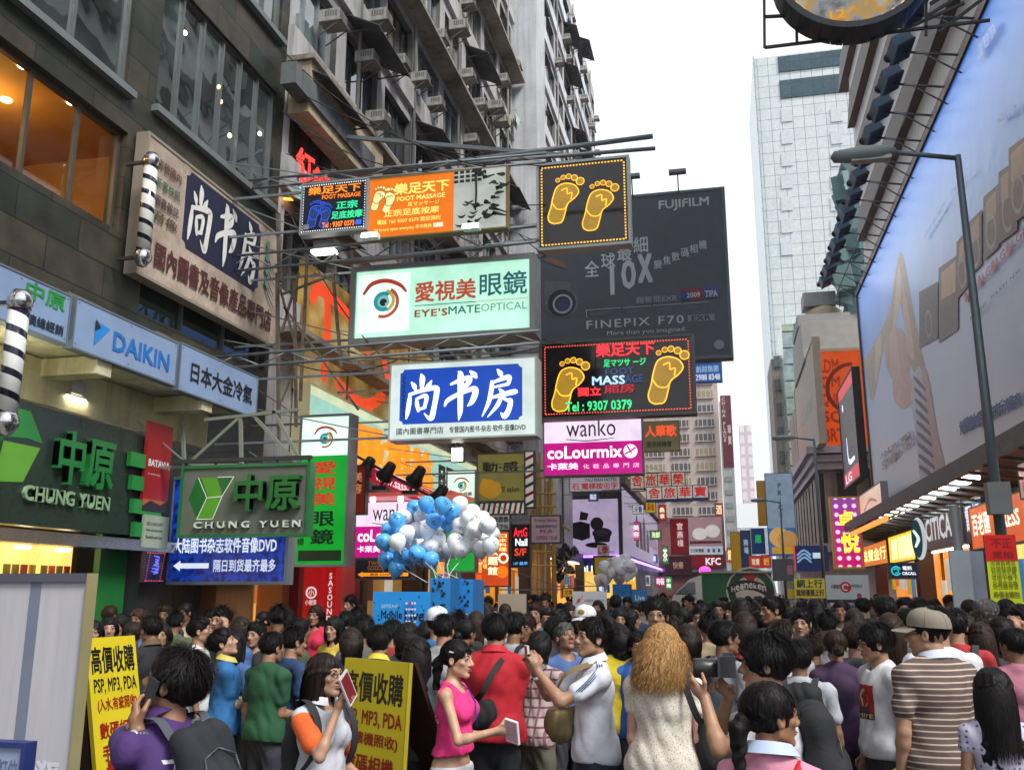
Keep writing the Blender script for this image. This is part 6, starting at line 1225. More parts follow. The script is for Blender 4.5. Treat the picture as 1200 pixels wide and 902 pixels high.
# balloons
def balloon_mat(c):
    m,t,b=base_mat('balloon_latex'); b.inputs['Base Color'].default_value=(*C(c),1); b.inputs['Roughness'].default_value=.2; b.inputs['Subsurface Weight'].default_value=.3; b.inputs['Coat Weight'].default_value=.4; b.inputs['Subsurface Radius'].default_value=(.1,.1,.1); return m
def balloon_proto(name,mat,s):
    o=bpy.data.objects.new(name,None); COL.objects.link(o); MB().lathe([(.004,-.155),(.02,-.14),(.05,-.115),(.1,-.07),(.132,-.01),(.14,.04),(.128,.09),(.09,.13),(.04,.148),(.002,.15)],(0,0,0),mat,20).build('envelope',o); MB().lathe([(.004,-.155),(.016,-.175),(.004,-.165)],(0,0,0),mat,8).build('knot',o)
    mk=MB(); rr=random.Random(3)
    for i in range(5):a,b=rr.uniform(-.05,.05),rr.uniform(-.03,.05); mk.bar((a,-.142,b+.03),(a+.03,-.142,b+.045),.012,INK if s else flat('8a92a8',.5),.006)
    mk.build('printed_logo',o); return o
bw_,bb_=balloon_proto('balloon',balloon_mat('f2f5fa'),0),balloon_proto('balloon',balloon_mat('58b4ff'),1); bwk=[(c,[])for c in bw_.children]; bbk=[(c,[])for c in bb_.children]; used={0:0,1:0}
whites=[(472,607),(488,622),(484,603),(500,623),(466,636),(492,602),(514,632),(533,636),(540,617),(549,609),(553,601),(562,613),(572,617),(565,609),(575,626),(560,635),(551,628),(541,644),(522,650),(505,642),(540,597),(575,640),(563,645),(546,640),(528,645),(484,640),(570,632),(557,621),(538,626),(499,645),(477,626),(480,612),(539,592)]
blues=[(500,592),(511,600),(518,593),(508,612),(524,613),(528,600),(456,623),(450,636),(452,657),(464,667),(470,652),(480,655),(488,650),(496,655),(460,648),(486,596),(465,612),(505,657)]
rb_=random.Random(5); centre=onY(520,700,11.4)
def place_balloons(lst,kind,Y,spread,sc,where):
    for u,v in lst:
        pr,kd=((bw_,bwk),(bb_,bbk))[kind]; p=onY(u,v,Y+rb_.uniform(-spread,spread))
        if used[kind]==0:o=pr; o.location=p; o.scale=(sc,)*3; used[kind]=1
        else:o=clone(pr,kd,p,0,sc)
        o.rotation_euler=(rb_.uniform(-.5,.5),rb_.uniform(-.5,.5),rb_.uniform(-.8,.8)); tag(o,f'{("pearly white", "bright blue")[kind]} balloon {where}','balloon',f'{("white", "blue")[kind]} balloons {where}')
place_balloons(whites,0,12.6,.45,.88,'in the big bunch above the blue columns'); place_balloons(blues,1,12.7,.5,.88,'in the big bunch above the blue columns')
place_balloons([(708+random.uniform(-9,12),672+random.uniform(-8,8))for i in range(1)]+[(722,660),(732,657),(738,664),(728,668),(718,670),(710,678),(703,680),(735,674),(726,678),(716,662),(740,670),(731,663)],0,23,.6,1.15,'in the far bunch before the lilac billboard')
for i,(u,v)in enumerate(((490,650),(520,655),(545,650),(530,645),(500,655),(470,664),(512,650))):
    tag(MB().tube([onY(u,v,12.6),onY(u+(520-u)*.6,v+18,12),onY(512+i*5,680,11.3)],.006,flat('c8ccd0',.5),4).build('balloon_string'),'thin pale string from the big balloon bunch to the blue columns','string','strings of the big balloon bunch')

# ------------------------------------------------------------------ the hazy air over the whole street
hz=bpy.data.materials.new('hazy_air'); hz.use_nodes=True; hn=hz.node_tree; hn.nodes.clear()
pv=hn.nodes.new('ShaderNodeVolumePrincipled'); pv.inputs['Color'].default_value=(.9,.94,1,1); pv.inputs['Density'].default_value=.0003; ho=hn.nodes.new('ShaderNodeOutputMaterial'); hn.links.new(pv.outputs[0],ho.inputs['Volume'])
tag(MB().box((0,1150,68),(3100,2760,140),hz).build('haze'),'pale hazy air filling the street',kind='stuff')
# ================================================================== people: bodies grown as one smooth surface
def axis(lo,hi,fine,hf,hc):
    out=[lo]
    while out[-1]<hi:x=out[-1]; out.append(x+(hf if any(a-hc*.5<x<b for a,b in fine)else hc))
    return np.array(out)
class Field:
    def __init__(s,lo,hi,fine,hf,hc):
        s.ax=[axis(lo[i],hi[i],[(f[0][i],f[1][i])for f in fine],hf,hc)for i in range(3)]
        s.D=np.full([len(a)for a in s.ax],.3,np.float32)
    def blk(s,lo,hi):
        sl=[]; cs=[]
        for i in range(3):
            a=max(0,np.searchsorted(s.ax[i],lo[i])-1); b=min(len(s.ax[i]),np.searchsorted(s.ax[i],hi[i])+1)
            if b-a<1:return None,None
            sl.append(slice(a,b)); sh=[1,1,1]; sh[i]=-1; cs.append(s.ax[i][a:b].astype(np.float32).reshape(sh))
        return tuple(sl),cs
    def put(s,sl,d,k,sub):
        c=s.D[sl]
        if sub:
            d=-d; h=np.clip(.5-.5*(c-d)/max(k,1e-4),0,1); s.D[sl]=c*(1-h)+d*h+k*h*(1-h)
        else:
            h=np.clip(.5+.5*(c-d)/max(k,1e-4),0,1); s.D[sl]=c*(1-h)+d*h-k*h*(1-h)
    def cap(s,a,b,ra,rb=None,k=.02,sub=False,grow=0.0):
        a=np.array(a,np.float32); b=np.array(b,np.float32); rb=ra if rb is None else rb; ra+=grow; rb+=grow; m=max(ra,rb)+k+.035
        sl,c=s.blk(np.minimum(a,b)-m,np.maximum(a,b)+m)
        if sl is None:return s
        ba=b-a; L=float(ba@ba)+1e-9; px,py,pz=c[0]-a[0],c[1]-a[1],c[2]-a[2]
        h=np.clip((px*ba[0]+py*ba[1]+pz*ba[2])/L,0,1)
        d=np.sqrt((px-ba[0]*h)**2+(py-ba[1]*h)**2+(pz-ba[2]*h)**2)-(ra+(rb-ra)*h)
        s.put(sl,d,k,sub); return s
    def ell(s,c0,r,k=.02,M=None,sub=False,grow=0.0):
        c0=np.array(c0,np.float32); r=np.array(r,np.float32)+grow; m=float(r.max())+k+.035
        sl,c=s.blk(c0-m,c0+m)
        if sl is None:return s
        p=[c[0]-c0[0],c[1]-c0[1],c[2]-c0[2]]
        if M is not None:p=[p[0]*M[0][j]+p[1]*M[1][j]+p[2]*M[2][j]for j in range(3)]
        k0=np.sqrt((p[0]/r[0])**2+(p[1]/r[1])**2+(p[2]/r[2])**2); k1=np.sqrt((p[0]/r[0]**2)**2+(p[1]/r[1]**2)**2+(p[2]/r[2]**2)**2)+1e-6
        s.put(sl,k0*(k0-1)/k1,k,sub); return s
    def cut(s,fn,k=.008):
        """keep only where fn(x, y, z) < 0"""
        c=[s.ax[i].astype(np.float32).reshape([-1 if j==i else 1 for j in range(3)])for i in range(3)]
        d=fn(*c)+np.zeros_like(s.D); h=np.clip(.5-.5*(s.D-d)/k,0,1); s.D=s.D*(1-h)+d*h+k*h*(1-h); return s
    def wob(s,fn):
        c=[s.ax[i].astype(np.float32).reshape([-1 if j==i else 1 for j in range(3)])for i in range(3)]
        s.D=s.D+fn(*c).astype(np.float32); return s
    def mesh(s):
        D=s.D; neg=D<0; n=D.shape; cnt=np.zeros([a-1 for a in n],np.uint8)
        for dx in(0,1):
            for dy in(0,1):
                for dz in(0,1):cnt+=neg[dx:n[0]-1+dx,dy:n[1]-1+dy,dz:n[2]-1+dz]
        idx=np.argwhere((cnt>0)&(cnt<8)); ids=np.full(cnt.shape,-1,np.int32); ids[tuple(idx.T)]=np.arange(len(idx))
        acc=np.zeros((len(idx),3)); num=np.zeros(len(idx))
        for ax_ in range(3):
            o1,o2=[j for j in range(3)if j!=ax_]
            for p in(0,1):
                for q in(0,1):
                    o=np.zeros(3,int); o[o1]=p; o[o2]=q; e=o.copy(); e[ax_]=1
                    d0=D[tuple((idx+o).T)]; d1=D[tuple((idx+e).T)]; cr=(d0<0)!=(d1<0); t=np.where(cr,d0/(d0-d1+1e-12),0)
                    pt=np.tile(o.astype(float),(len(idx),1)); pt[:,ax_]=t; acc+=pt*cr[:,None]; num+=cr
        g=idx+acc/np.maximum(num,1)[:,None]; V=np.stack([np.interp(g[:,i],np.arange(n[i]),s.ax[i])for i in range(3)],1); Q=[]
        for ax_ in range(3):
            a=[slice(None)]*3; b=[slice(None)]*3; a[ax_]=slice(0,-1); b[ax_]=slice(1,None); n0,n1=neg[tuple(a)],neg[tuple(b)]
            e=np.argwhere(n0!=n1); o1,o2=[j for j in range(3)if j!=ax_]
            e=e[(e[:,o1]>0)&(e[:,o2]>0)&(e[:,o1]<cnt.shape[o1])&(e[:,o2]<cnt.shape[o2])]
            if not len(e):continue
            fl=n0[tuple(e.T)]; c=[]
            for p,q in((-1,-1),(0,-1),(0,0),(-1,0)):k=e.copy(); k[:,o1]+=p; k[:,o2]+=q; c.append(ids[tuple(k.T)])
            c=np.stack(c,1); flip=fl if ax_==1 else~fl; c[flip]=c[flip][:,::-1]; Q.append(c)
        return V,np.concatenate(Q)if Q else np.zeros((0,4),int)
def np_mesh(name,V,Q,mats,mi=None,extra=None,smooth=True):
    """mesh from arrays; extra = an MB of small pieces added to the same mesh"""
    V=np.asarray(V,float); nv=len(V); nq=len(Q); ev=np.array(extra.v,float).reshape(-1,3)if extra else np.zeros((0,3)); ef=extra.f if extra else[]
    me=bpy.data.meshes.new(name); me.vertices.add(nv+len(ev)); me.vertices.foreach_set('co',np.concatenate([V,ev]).ravel())
    ls=np.concatenate([np.asarray(Q).ravel()]+[np.array(f)+nv for f in ef]).astype(np.int32)if nq or ef else np.zeros(0,np.int32)
    tot=np.concatenate([np.full(nq,4),[len(f)for f in ef]]).astype(np.int32); st=np.concatenate([[0],np.cumsum(tot)[:-1]]).astype(np.int32)
    me.loops.add(len(ls)); me.loops.foreach_set('vertex_index',ls); me.polygons.add(len(tot)); me.polygons.foreach_set('loop_start',st); me.polygons.foreach_set('loop_total',tot)
    em=[];
    for m in mats:me.materials.append(m)
    if extra:
        for m in extra.mats:me.materials.append(m)
        em=[len(mats)+i for i in extra.m]
    me.polygons.foreach_set('material_index',np.concatenate([np.zeros(nq)if mi is None else mi,em]).astype(np.int32))
    me.polygons.foreach_set('use_smooth',np.concatenate([np.full(nq,smooth),extra.s if extra else[]]).astype(bool)); me.update(calc_edges=True); me.validate()
    return me
# materials whose colour is the object's own colour
def objcol(name,kind):
    m,t,b=base_mat(name); oi=N(t,'ShaderNodeObjectInfo'); co=coords(t)
    n=N(t,'ShaderNodeTexNoise',Scale={'skin':14.0,'cloth':7.0,'hair':20.0}[kind],Detail=5.0); t.links.new(co,n.inputs['Vector'])
    if kind=='hair':mp0=N(t,'ShaderNodeMapping'); mp0.inputs['Scale'].default_value=(6,6,.5); t.links.new(co,mp0.inputs['Vector']); t.links.new(mp0.outputs[0],n.inputs['Vector'])
    f=ramp(t,n.outputs[0],[(.35,(.45,)*3),(.66,(1.5,1.45,1.4))])if kind=='hair' else ramp(t,n.outputs[0],[(.3,(.8,.78,.76)if kind=='skin' else(.78,)*3),(.7,(1.08,1.02,1.0)if kind=='skin' else(1.12,)*3)])
    t.links.new(mix(t,1.0,oi.outputs['Color'],f,'MULTIPLY'),b.inputs['Base Color'])
    bp=N(t,'ShaderNodeBump')
    if kind=='skin':
        b.inputs['Roughness'].default_value=.5; b.inputs['Subsurface Weight'].default_value=.12; b.inputs['Subsurface Radius'].default_value=(.02,.008,.004); bp.inputs['Strength'].default_value=.05; n2=N(t,'ShaderNodeTexNoise',Scale=160.0)
    elif kind=='cloth':
        b.inputs['Roughness'].default_value=.85; bp.inputs['Strength'].default_value=.6; n2=N(t,'ShaderNodeTexNoise',Scale=13.0,Detail=6.0,Distortion=1.6)
    else:
        b.inputs['Roughness'].default_value=.45; b.inputs['Specular IOR Level'].default_value=.12; bp.inputs['Strength'].default_value=.6
        mp=N(t,'ShaderNodeMapping'); mp.inputs['Scale'].default_value=(110,110,9); t.links.new(co,mp.inputs['Vector']); n2=N(t,'ShaderNodeTexNoise',Scale=1.0,Detail=3.0); co=mp.outputs[0]
    bp.inputs['Distance'].default_value=.007 if kind!='skin' else.002; t.links.new(co,n2.inputs['Vector']); t.links.new(n2.outputs[0],bp.inputs['Height']); t.links.new(bp.outputs[0],b.inputs['Normal']); return m
SKIN,CLOTH,HAIR=objcol('skin','skin'),objcol('woven_cloth','cloth'),objcol('hair_strands','hair')
EYEW=flat((.62,.6,.58),.25); EYEB=flat((.012,.008,.006),.15); LIP=flat((.32,.11,.09),.45); BROW=flat((.02,.015,.012),.7)
def cloth_pattern(kind):
    k=('pat',kind)
    if k in MATS:return MATS[k]
    m,t,b=base_mat('patterned_cloth'); co=coords(t); sp=N(t,'ShaderNodeSeparateXYZ'); t.links.new(co,sp.inputs[0]); b.inputs['Roughness'].default_value=.85
    def band(axis_,freq,thr,ph=0):
        ml=N(t,'ShaderNodeMath',operation='MULTIPLY_ADD'); t.links.new(sp.outputs[axis_],ml.inputs[0]); ml.inputs[1].default_value=freq; ml.inputs[2].default_value=ph; s=N(t,'ShaderNodeMath',operation='SINE'); t.links.new(ml.outputs[0],s.inputs[0]); g=N(t,'ShaderNodeMath',operation='GREATER_THAN'); t.links.new(s.outputs[0],g.inputs[0]); g.inputs[1].default_value=thr; return g.outputs[0]
    if kind=='stripe':c=mix(t,band(2,2*math.pi/.031,.72),C('5a4a48'),C('b4a896'))
    elif kind=='plaid':c=mix(t,band(0,2*math.pi/.07,.75),mix(t,band(2,2*math.pi/.07,.75),C('a89898'),C('6a4650')),C('7a5058'))
    elif kind=='tartan':c=mix(t,band(0,2*math.pi/.09,.5),mix(t,band(2,2*math.pi/.09,.4),C('7a1c34'),C('1c4a3a')),C('3a2440'))
    elif kind=='lace':
        v=N(t,'ShaderNodeTexVoronoi',Scale=80.0); v.inputs['Randomness'].default_value=.85; t.links.new(co,v.inputs['Vector']); c=ramp(t,v.outputs['Distance'],[(.12,C('6f675e')),(.3,C('c4bcb0')),(.8,C('cfc8bc'))])
    elif kind=='lavender':
        v=N(t,'ShaderNodeTexVoronoi',Scale=34.0); v.inputs['Randomness'].default_value=.1; t.links.new(co,v.inputs['Vector']); c=ramp(t,v.outputs['Distance'],[(.2,C('4a4870')),(.3,C('b4b0c8')),(.8,C('c0bcd0'))])
    n2=N(t,'ShaderNodeTexNoise',Scale=11.0,Detail=4.0,Distortion=1.2); t.links.new(co,n2.inputs['Vector']); bp=N(t,'ShaderNodeBump',Strength=.35,Distance=.012); t.links.new(n2.outputs[0],bp.inputs['Height']); t.links.new(bp.outputs[0],b.inputs['Normal'])
    t.links.new(c,b.inputs['Base Color']); MATS[k]=m; return m
def ik(sh,wr,pole,l1=.285,l2=.255):
    sh,wr=Vector(sh),Vector(wr); d=wr-sh; L=min(d.length,(l1+l2)*.995); dn=d.normalized(); wr=sh+dn*L
    a=(l1*l1-l2*l2+L*L)/(2*L); h=math.sqrt(max(0,l1*l1-a*a)); p=Vector(pole)-dn*Vector(pole).dot(dn); p.normalize(); return sh+dn*a+p*h,wr
FACE=(0,1)
class Fig:
    """posed human, 1.70 m before scaling, facing +y; parts are meshes in the figure's own space"""
    def __init__(s,fem=False,wide=1.0,head=(0,0,0),lean=0,larm=None,rarm=None,hf=.0052,hc=.012,belly=0,twist=0):
        s.fem=fem; s.w=wide; s.hf=hf; s.hc=hc; s.bel=belly
        s.U=Matrix.Translation((0,0,.95))@Matrix.Rotation(R(twist),4,'Z')@Matrix.Rotation(R(-lean),4,'X')@Matrix.Translation((0,0,-.95))
        s.U3=s.U.to_3x3(); wide*=.95; s.w=wide; s.hw=(.16 if fem else.186)*wide
        s.neck=s.U@Vector((0,-.012,1.445)); hm=Matrix.Rotation(R(head[0]),3,'Z')@Matrix.Rotation(R(-head[1]),3,'X')@Matrix.Rotation(R(head[2]),3,'Y')
        s.HM=s.U3@hm if lean<8 else Matrix.Rotation(R(twist),3,'Z')@hm
        s.hc_=s.neck+s.HM@Vector((0,.03,.138)); s.arms=[]
        for sg,sp in((-1,larm),(1,rarm)):
            sh=s.U@Vector((sg*s.hw,-.005,1.362)); sp=sp or{}
            wr=sp.get('wrist'); wr=s.U@Vector(wr)if wr else sh+Vector((sg*.05,.04,-.53)); el,wr=ik(sh,wr,s.U3@Vector(sp.get('pole',(sg*.5,-1,-.3))))
            dr=Vector(sp.get('dir',()))if sp.get('dir')else(wr-el); dr=(s.U3@dr if sp.get('dir')else dr).normalized(); pn=s.U3@Vector(sp.get('palm',(-sg,.1,0))); pn=(pn-dr*pn.dot(dr)).normalized()
            s.arms.append(dict(sg=sg,sh=sh,el=el,wr=wr,dr=dr,pn=pn,curl=sp.get('curl',.35),sleeve=sp.get('sleeve')))
    def H(s,x,y,z):return s.hc_+s.HM@Vector((x,y,z))
    def field(s,lo,hi,fine,hf=None,hc=None):return Field(lo,hi,fine,hf or s.hf,hc or s.hc)
    def torso(s,f,g):
        U,M,w,fem=s.U,s.U3,s.w,s.fem; E_l=lambda c,r,k=.032:f.ell(U@Vector(c),r,k,M,False,g)
        E_l((0,-.005,.93),(.165*w if not fem else.172*w,.115*w,.13)); E_l((0,.0+s.bel*.3,1.08),((.142 if not fem else.122)*w,(.1+s.bel)*w,.17)); E_l((0,-.008,1.27),((.158 if not fem else.138)*w,.112*w,.17))
        for sg in(-1,1):
            f.cap(U@Vector((0,-.02,1.42)),U@Vector((sg*s.hw*.9,-.012,1.366)),.047,.043,.03,False,g)
            f.ell(U@Vector((sg*.075,-.055,.92)),(.08,.072,.09),.03,None,False,g)
            if fem:f.ell(U@Vector((sg*.066,.078,1.262)),(.056,.05,.06),.035,M,False,g)
    def legs(s,f,g,z1=.0):
        for sg in(-1,1):
            f.cap((sg*.085,0,.88),(sg*.1,.015,.48),.079*(.5+.5*s.w),.056,.04,False,g); f.cap((sg*.1,.01,.48),(sg*.1,-.02,.09),.056,.04,.02,False,g); f.ell((sg*.1,-.025,.36),(.05,.056,.1),.03,None,False,g)
    def body(s):
        """skin: head with face, neck, arms, hands, trunk, legs and feet in one surface"""
        hn=[a['wr']+a['dr']*.08 for a in s.arms]; pts=[s.hc_]+[a['el']for a in s.arms]+hn
        lo=np.min([list(p)for p in pts]+[[-.28,-.2,-.02]],0)-.15; hi=np.max([list(p)for p in pts]+[[.28,.25,1.5]],0)+.15; lo[2]=-.03
        fine=[(np.array(s.hc_)-[.1,.125,.145],np.array(s.hc_)+[.1,.135,.13])]+[(np.array(h)-.115,np.array(h)+.115)for h in hn if h.z>1.0]
        f=s.field(lo,hi,fine); s.torso(f,-.004); s.legs(f,-.003); hd=s.H; M=s.HM
        for sg in(-1,1):f.cap((sg*.1,-.04,.035),(sg*.115,.11,.025),.036,.03,.03)
        f.cap(s.neck-s.U3@Vector((0,.01,.06)),hd(0,-.03,-.07),.058 if not s.fem else.05,.052 if not s.fem else.045,.03)
        for a in s.arms:
            r=.044 if not s.fem else.036; f.cap(a['sh'],a['el'],r,r*.82,.03); f.cap(a['el'],a['wr'],r*.84,r*.58,.015); f.ell(a['el'].lerp(a['wr'],.22),(r*.76,)*3,.03); f.ell(a['sh'],(r*1.02,)*3,.02); s.hand(f,a)
        fj=.93 if s.fem else 1.0
        f.ell(hd(0,-.014,.03),(.075,.097,.088),.01,M); f.ell(hd(0,.026,-.028),(.058*fj,.066,.08),.022,M)
        for sg in(-1,1):
            f.cap(hd(sg*.042*fj,.0,-.06),hd(sg*.012,.062,-.098),.02*fj,.017,.02); f.ell(hd(sg*.041,.058,-.02),(.02,.018,.018),.014,M)
            f.ell(hd(sg*.031,.1,.003),(.018,.016,.0105),.012,M,True); f.ell(hd(sg*.031,.0705,.002),(.0165,.0145,.0125),.003,M); f.ell(hd(sg*.012,.094,-.035),(.0105,.012,.009),.008,M)
            f.ell(hd(sg*.078,-.008,-.006),(.0095,.019,.031),.006,M); f.ell(hd(sg*.085,-.003,-.004),(.006,.009,.016),.005,M,True)
        f.cap(hd(-.034,.08,.021),hd(.034,.08,.021),.009,None,.02); f.ell(hd(0,.066,-.1),(.018*fj,.016,.015),.014,M); f.cap(hd(0,.084,.012),hd(0,.107,-.028),.0085,.0115,.012); f.ell(hd(0,.105,-.03),(.011,.011,.009),.008,M)
        f.ell(hd(0,.084,-.058),(.021,.012,.006),.006,M); f.ell(hd(0,.082,-.071),(.018,.012,.007),.006,M)
        V,Q=f.mesh(); e=MB(); HMm=s.HM
        for sg in(-1,1):  # eyes set in the sockets, brows, lips
            c=hd(sg*.0312,.0752,.002); X,Y,Z=HMm@Vector((1,0,0)),HMm@Vector((0,1,0)),HMm@Vector((0,0,1))
            n=12; ring=lambda rx,rz,dy,ox=0,oz=0:[c+X*(ox+rx*math.cos(2*math.pi*i/n))+Z*(oz+rz*math.sin(2*math.pi*i/n)*(1 if math.sin(2*math.pi*i/n)>0 else.7))+Y*(dy-.006*abs(math.cos(2*math.pi*i/n)))for i in range(n)]
            e.add(ring(.0142,.0064,.0132),[tuple(range(n))],EYEW); e.add(ring(.0062,.0062,.0148),[tuple(range(n))],EYEB)
            e.bar(c+X*-.016+Y*.008+Z*.002,c+Y*.0135+Z*.0072,.0026,EYEB,n=5); e.bar(c+Y*.0135+Z*.0072,c+X*.016+Y*.008+Z*.002,.0026,EYEB,n=5)
            b0=hd(sg*.014,.093,.021); b1=hd(sg*.034,.088,.027); b2=hd(sg*.05,.074,.021); e.bar(b0,b1,.0038,BROW,n=5); e.bar(b1,b2,.0036,BROW,n=5,w2=.0018)
        for i,(z,ry)in enumerate(((-.0595,.0042),(-.0695,.005))):
            e.ball(hd(0,.0895,z),.0165,LIP,10,ry,HMm@Matrix.Diagonal((1.15,.42,1)).to_3x3())
        e.bar(hd(-.019,.0945,-.0645),hd(.019,.0945,-.0645),.0016,EYEB,n=4)
        return np_mesh('body',V,Q,[SKIN],None,e)
    def hand(s,f,a):
        w,d,p,sg=a['wr'],a['dr'],a['pn'],a['sg']; l=d.cross(p)*sg  # l points to the thumb side
        k=1.0 if not s.fem else.9; P=lambda x,y,z:w+(d*x+l*y+p*z)*k
        f.cap(P(.0,.0,0),P(.045,0,0),.025*k,.03*k,.012); f.cap(P(.03,.018,.0),P(.09,.027,0),.0155*k,.0135*k,.012); f.cap(P(.03,-.015,0),P(.085,-.025,0),.0155*k,.0125*k,.012); f.cap(P(.03,0,0),P(.09,0,0),.017*k,.0145*k,.012)
        for i,(y,L)in enumerate(((.03,.07),(.0105,.078),(-.009,.073),(-.0275,.058))):
            c=R(62*a['curl']*(1+.08*i)); d1=d*math.cos(c)+p*math.sin(c); c2=c+R(70*a['curl']); d2=d*math.cos(c2)+p*math.sin(c2); q0=P(.088-.004*abs(i-1),y,0); q1=q0+d1*L*.5*k+l*(y*.1); q2=q1+d2*L*.52*k
            f.cap(q0,q1,.0092*k,.0082*k,.003); f.cap(q1,q2,.0082*k,.0068*k,.003)
        t0=P(.02,.025,.006); t1=t0+(d*.55+l*.75+p*.3)*.045*k; t2=t1+(d*.9+l*.15+p*(.3+a['curl']*.5)).normalized()*.04*k; f.cap(t0,t1,.0125*k,.0105*k,.01); f.cap(t1,t2,.0105*k,.008*k,.004)
    def shirt(s,sleeve=.55,hem=.86,mat=None,seed=0,neck=.064,tank=False,loose=.0,fold=.005,hood=False):
        pts=[a['el']for a in s.arms]+[a['wr']for a in s.arms]; lo=np.min([list(p)for p in pts]+[[-.28,-.24,.7]],0)-.1; hi=np.max([list(p)for p in pts]+[[.28,.3,1.5]],0)+.1; lo[2]=max(lo[2],hem-.05)
        f=Field(lo,hi,[],s.hc,max(.0115,s.hc*.7)); g=.013+loose; s.torso(f,g)
        f.ell(s.U@Vector((0,-.006,.93)),(.198*s.w,.152*s.w,.2),.03,s.U3,False,loose); f.ell(s.U@Vector((0,0,1.08)),((.162 if not s.fem else.135)*s.w,.122*s.w+s.bel*.6,.2),.03,s.U3,False,loose)
        if not tank:
            for a in s.arms:
                sv=a['sleeve']if a['sleeve']is not None else sleeve; r=(.044 if not s.fem else.036)+.0105
                f.ell(a['sh'],(r*1.02,)*3,.025)
                if sv<=1:f.cap(a['sh'],a['sh'].lerp(a['el'],sv),r*1.02,r*1.06,.026)
                else:f.cap(a['sh'],a['el'],r,r*.92,.03); f.cap(a['el'],a['el'].lerp(a['wr'],sv-1),r*.92,r*.78,.02)
        else:
            for a in s.arms:f.cap(a['sh']+Vector((a['sg']*.03,0,-.05)),a['sh']+Vector((a['sg']*.02,0,.12)),.062,.06,.012,True)
        nk=s.neck; f.cap(nk+s.U3@Vector((0,.03,-.005)),nk+s.U3@Vector((0,.04,.2)),neck,neck,.01,True); f.ell(nk+s.U3@Vector((0,.05,.0)),(.055,.06,.05),.01,s.U3,True)
        rs=np.random.default_rng(abs(seed)); ph=rs.uniform(0,6,8)
        f.wob(lambda x,y,z:fold*.9*((.6-1.5*np.abs(np.sin(14*z+5*np.sin(8*x+ph[0])+9*y+ph[1])))+(.5-1.1*np.abs(np.sin(10*x-9*z+4*np.sin(7*z+ph[2])+8*y+ph[3])))*np.clip(.3+np.sin(7*x+5*z+ph[7]),0,1)+.35*np.sin(41*z+23*x+4*np.sin(19*y+ph[4])))*np.clip(1.5-np.abs(z-1.05)*1.6,.45,1.3))
        f.cut(lambda x,y,z:hem+.012*np.sin(9*x+ph[5])+.01*np.sin(13*y+ph[6])-z); V,Q=f.mesh(); return np_mesh('shirt',V,Q,[mat or CLOTH])
    def trousers(s,z0=.07,seed=0,mat=None,top=.94):
        f=Field([-.28,-.26,z0-.06],[.28,.24,top+.08],[],s.hc,s.hc); U=s.U
        f.ell((0,-.005,.92),(.17*s.w,.118*s.w,.13),.03); [f.ell((sg*.075,-.052,.9),(.084,.076,.095),.03)for sg in(-1,1)]; s.legs(f,.015); f.cap((0,-.01,.8),(0,-.01,.88),.08,.1,.05)
        f.wob(lambda x,y,z:.005*np.sin(30*z+8*np.sin(14*x+seed)+9*y)); f.cut(lambda x,y,z:z0-z); f.cut(lambda x,y,z:z-top); V,Q=f.mesh(); return np_mesh('trousers',V,Q,[mat or CLOTH])
    def shoe(s,sg):
        f=Field([sg*.11-.09,-.14,-.02],[sg*.11+.09,.22,.16],[],.012,.012); f.cap((sg*.1,-.045,.04),(sg*.116,.12,.032),.05,.042,.02); f.cap((sg*.1,-.03,.04),(sg*.1,-.02,.1),.05,.047,.02); f.cut(lambda x,y,z:.004-z); V,Q=f.mesh(); return np_mesh('shoe',V,Q,[CLOTH])
    def hair(s,style='short',n=500,seed=0,length=.38,wav=0,flare=.0,vol=0.0,width=.006,res=None):
        """scalp cap plus many tapering locks"""
        rs=random.Random(seed); hd,M=s.H,s.HM; c0=np.array(s.hc_); res=res or s.hf*1.15; back=s.U3@Vector((0,-1,0))
        long_=style in('long','bob'); L=length if style=='long' else.13 if style=='bob' else 0
        lo=c0-[.18,.2,.2+L]; hi=c0+[.18,.2,.18]; f=Field(lo,hi,[],res,res); v=vol
        f.ell(hd(0,-.018,.036),(.084+v,.108+v,.094+v),.01,M)
        if style in('short','spiky','neat','bald'):
            f.ell(hd(0,.03,.075),(.07,.06,.052),.02,M)
            f.ell(hd(0,.125,-.04),(.08,.085,.095),.012,M,True); f.ell(hd(0,.02,-.155),(.16,.14,.115),.015,M,True)
            [f.ell(hd(sg*.1,.0,-.02),(.032,.03,.035),.01,M,True)for sg in(-1,1)]
            if style=='bald':f.ell(hd(0,.02,.12),(.07,.09,.06),.02,M,True)
        elif style in('pony','bun'):
            f.ell(hd(0,.128,-.03),(.078,.085,.1),.012,M,True); f.ell(hd(0,.02,-.16),(.16,.14,.112),.015,M,True); [f.ell(hd(sg*.1,.01,-.02),(.03,.028,.033),.01,M,True)for sg in(-1,1)]
            if style=='bun':f.ell(hd(0,-.125,-.02),(.045,.04,.042),.015,M)
            else:f.cap(hd(0,-.115,.01),hd(0,-.15,-.03),.03,.034,.015); f.cap(hd(0,-.15,-.03),hd(0,-.15,-.03)+Vector((0,0,-length*.8))+back*.02,.036,.014,.02)
        else:
            nb=hd(0,-.06,-.05); f.cap(hd(0,-.03,.02),nb+Vector((0,0,-L*.45)),.092+v,.086+v,.03);
            if style=='long':f.ell(nb+Vector((0,0,-L*.62))+back*.035,(.105+v,.045,L*.4),.04,s.U3)
            f.ell(hd(0,.125,-.055),(.072,.1,.1),.012,M,True); f.cap(hd(0,.1,-.1),hd(0,.1,-.1)+Vector((0,0,-L-.1)),.088,.1,.012,True)
        ph=rs.uniform(0,6); f.wob(lambda x,y,z:.0035*np.sin(70*(x-c0[0])+60*(y-c0[1])+6*np.sin(22*(z-c0[2])+ph))+.002*np.sin(140*(x-c0[0])-90*(y-c0[1])+25*z))
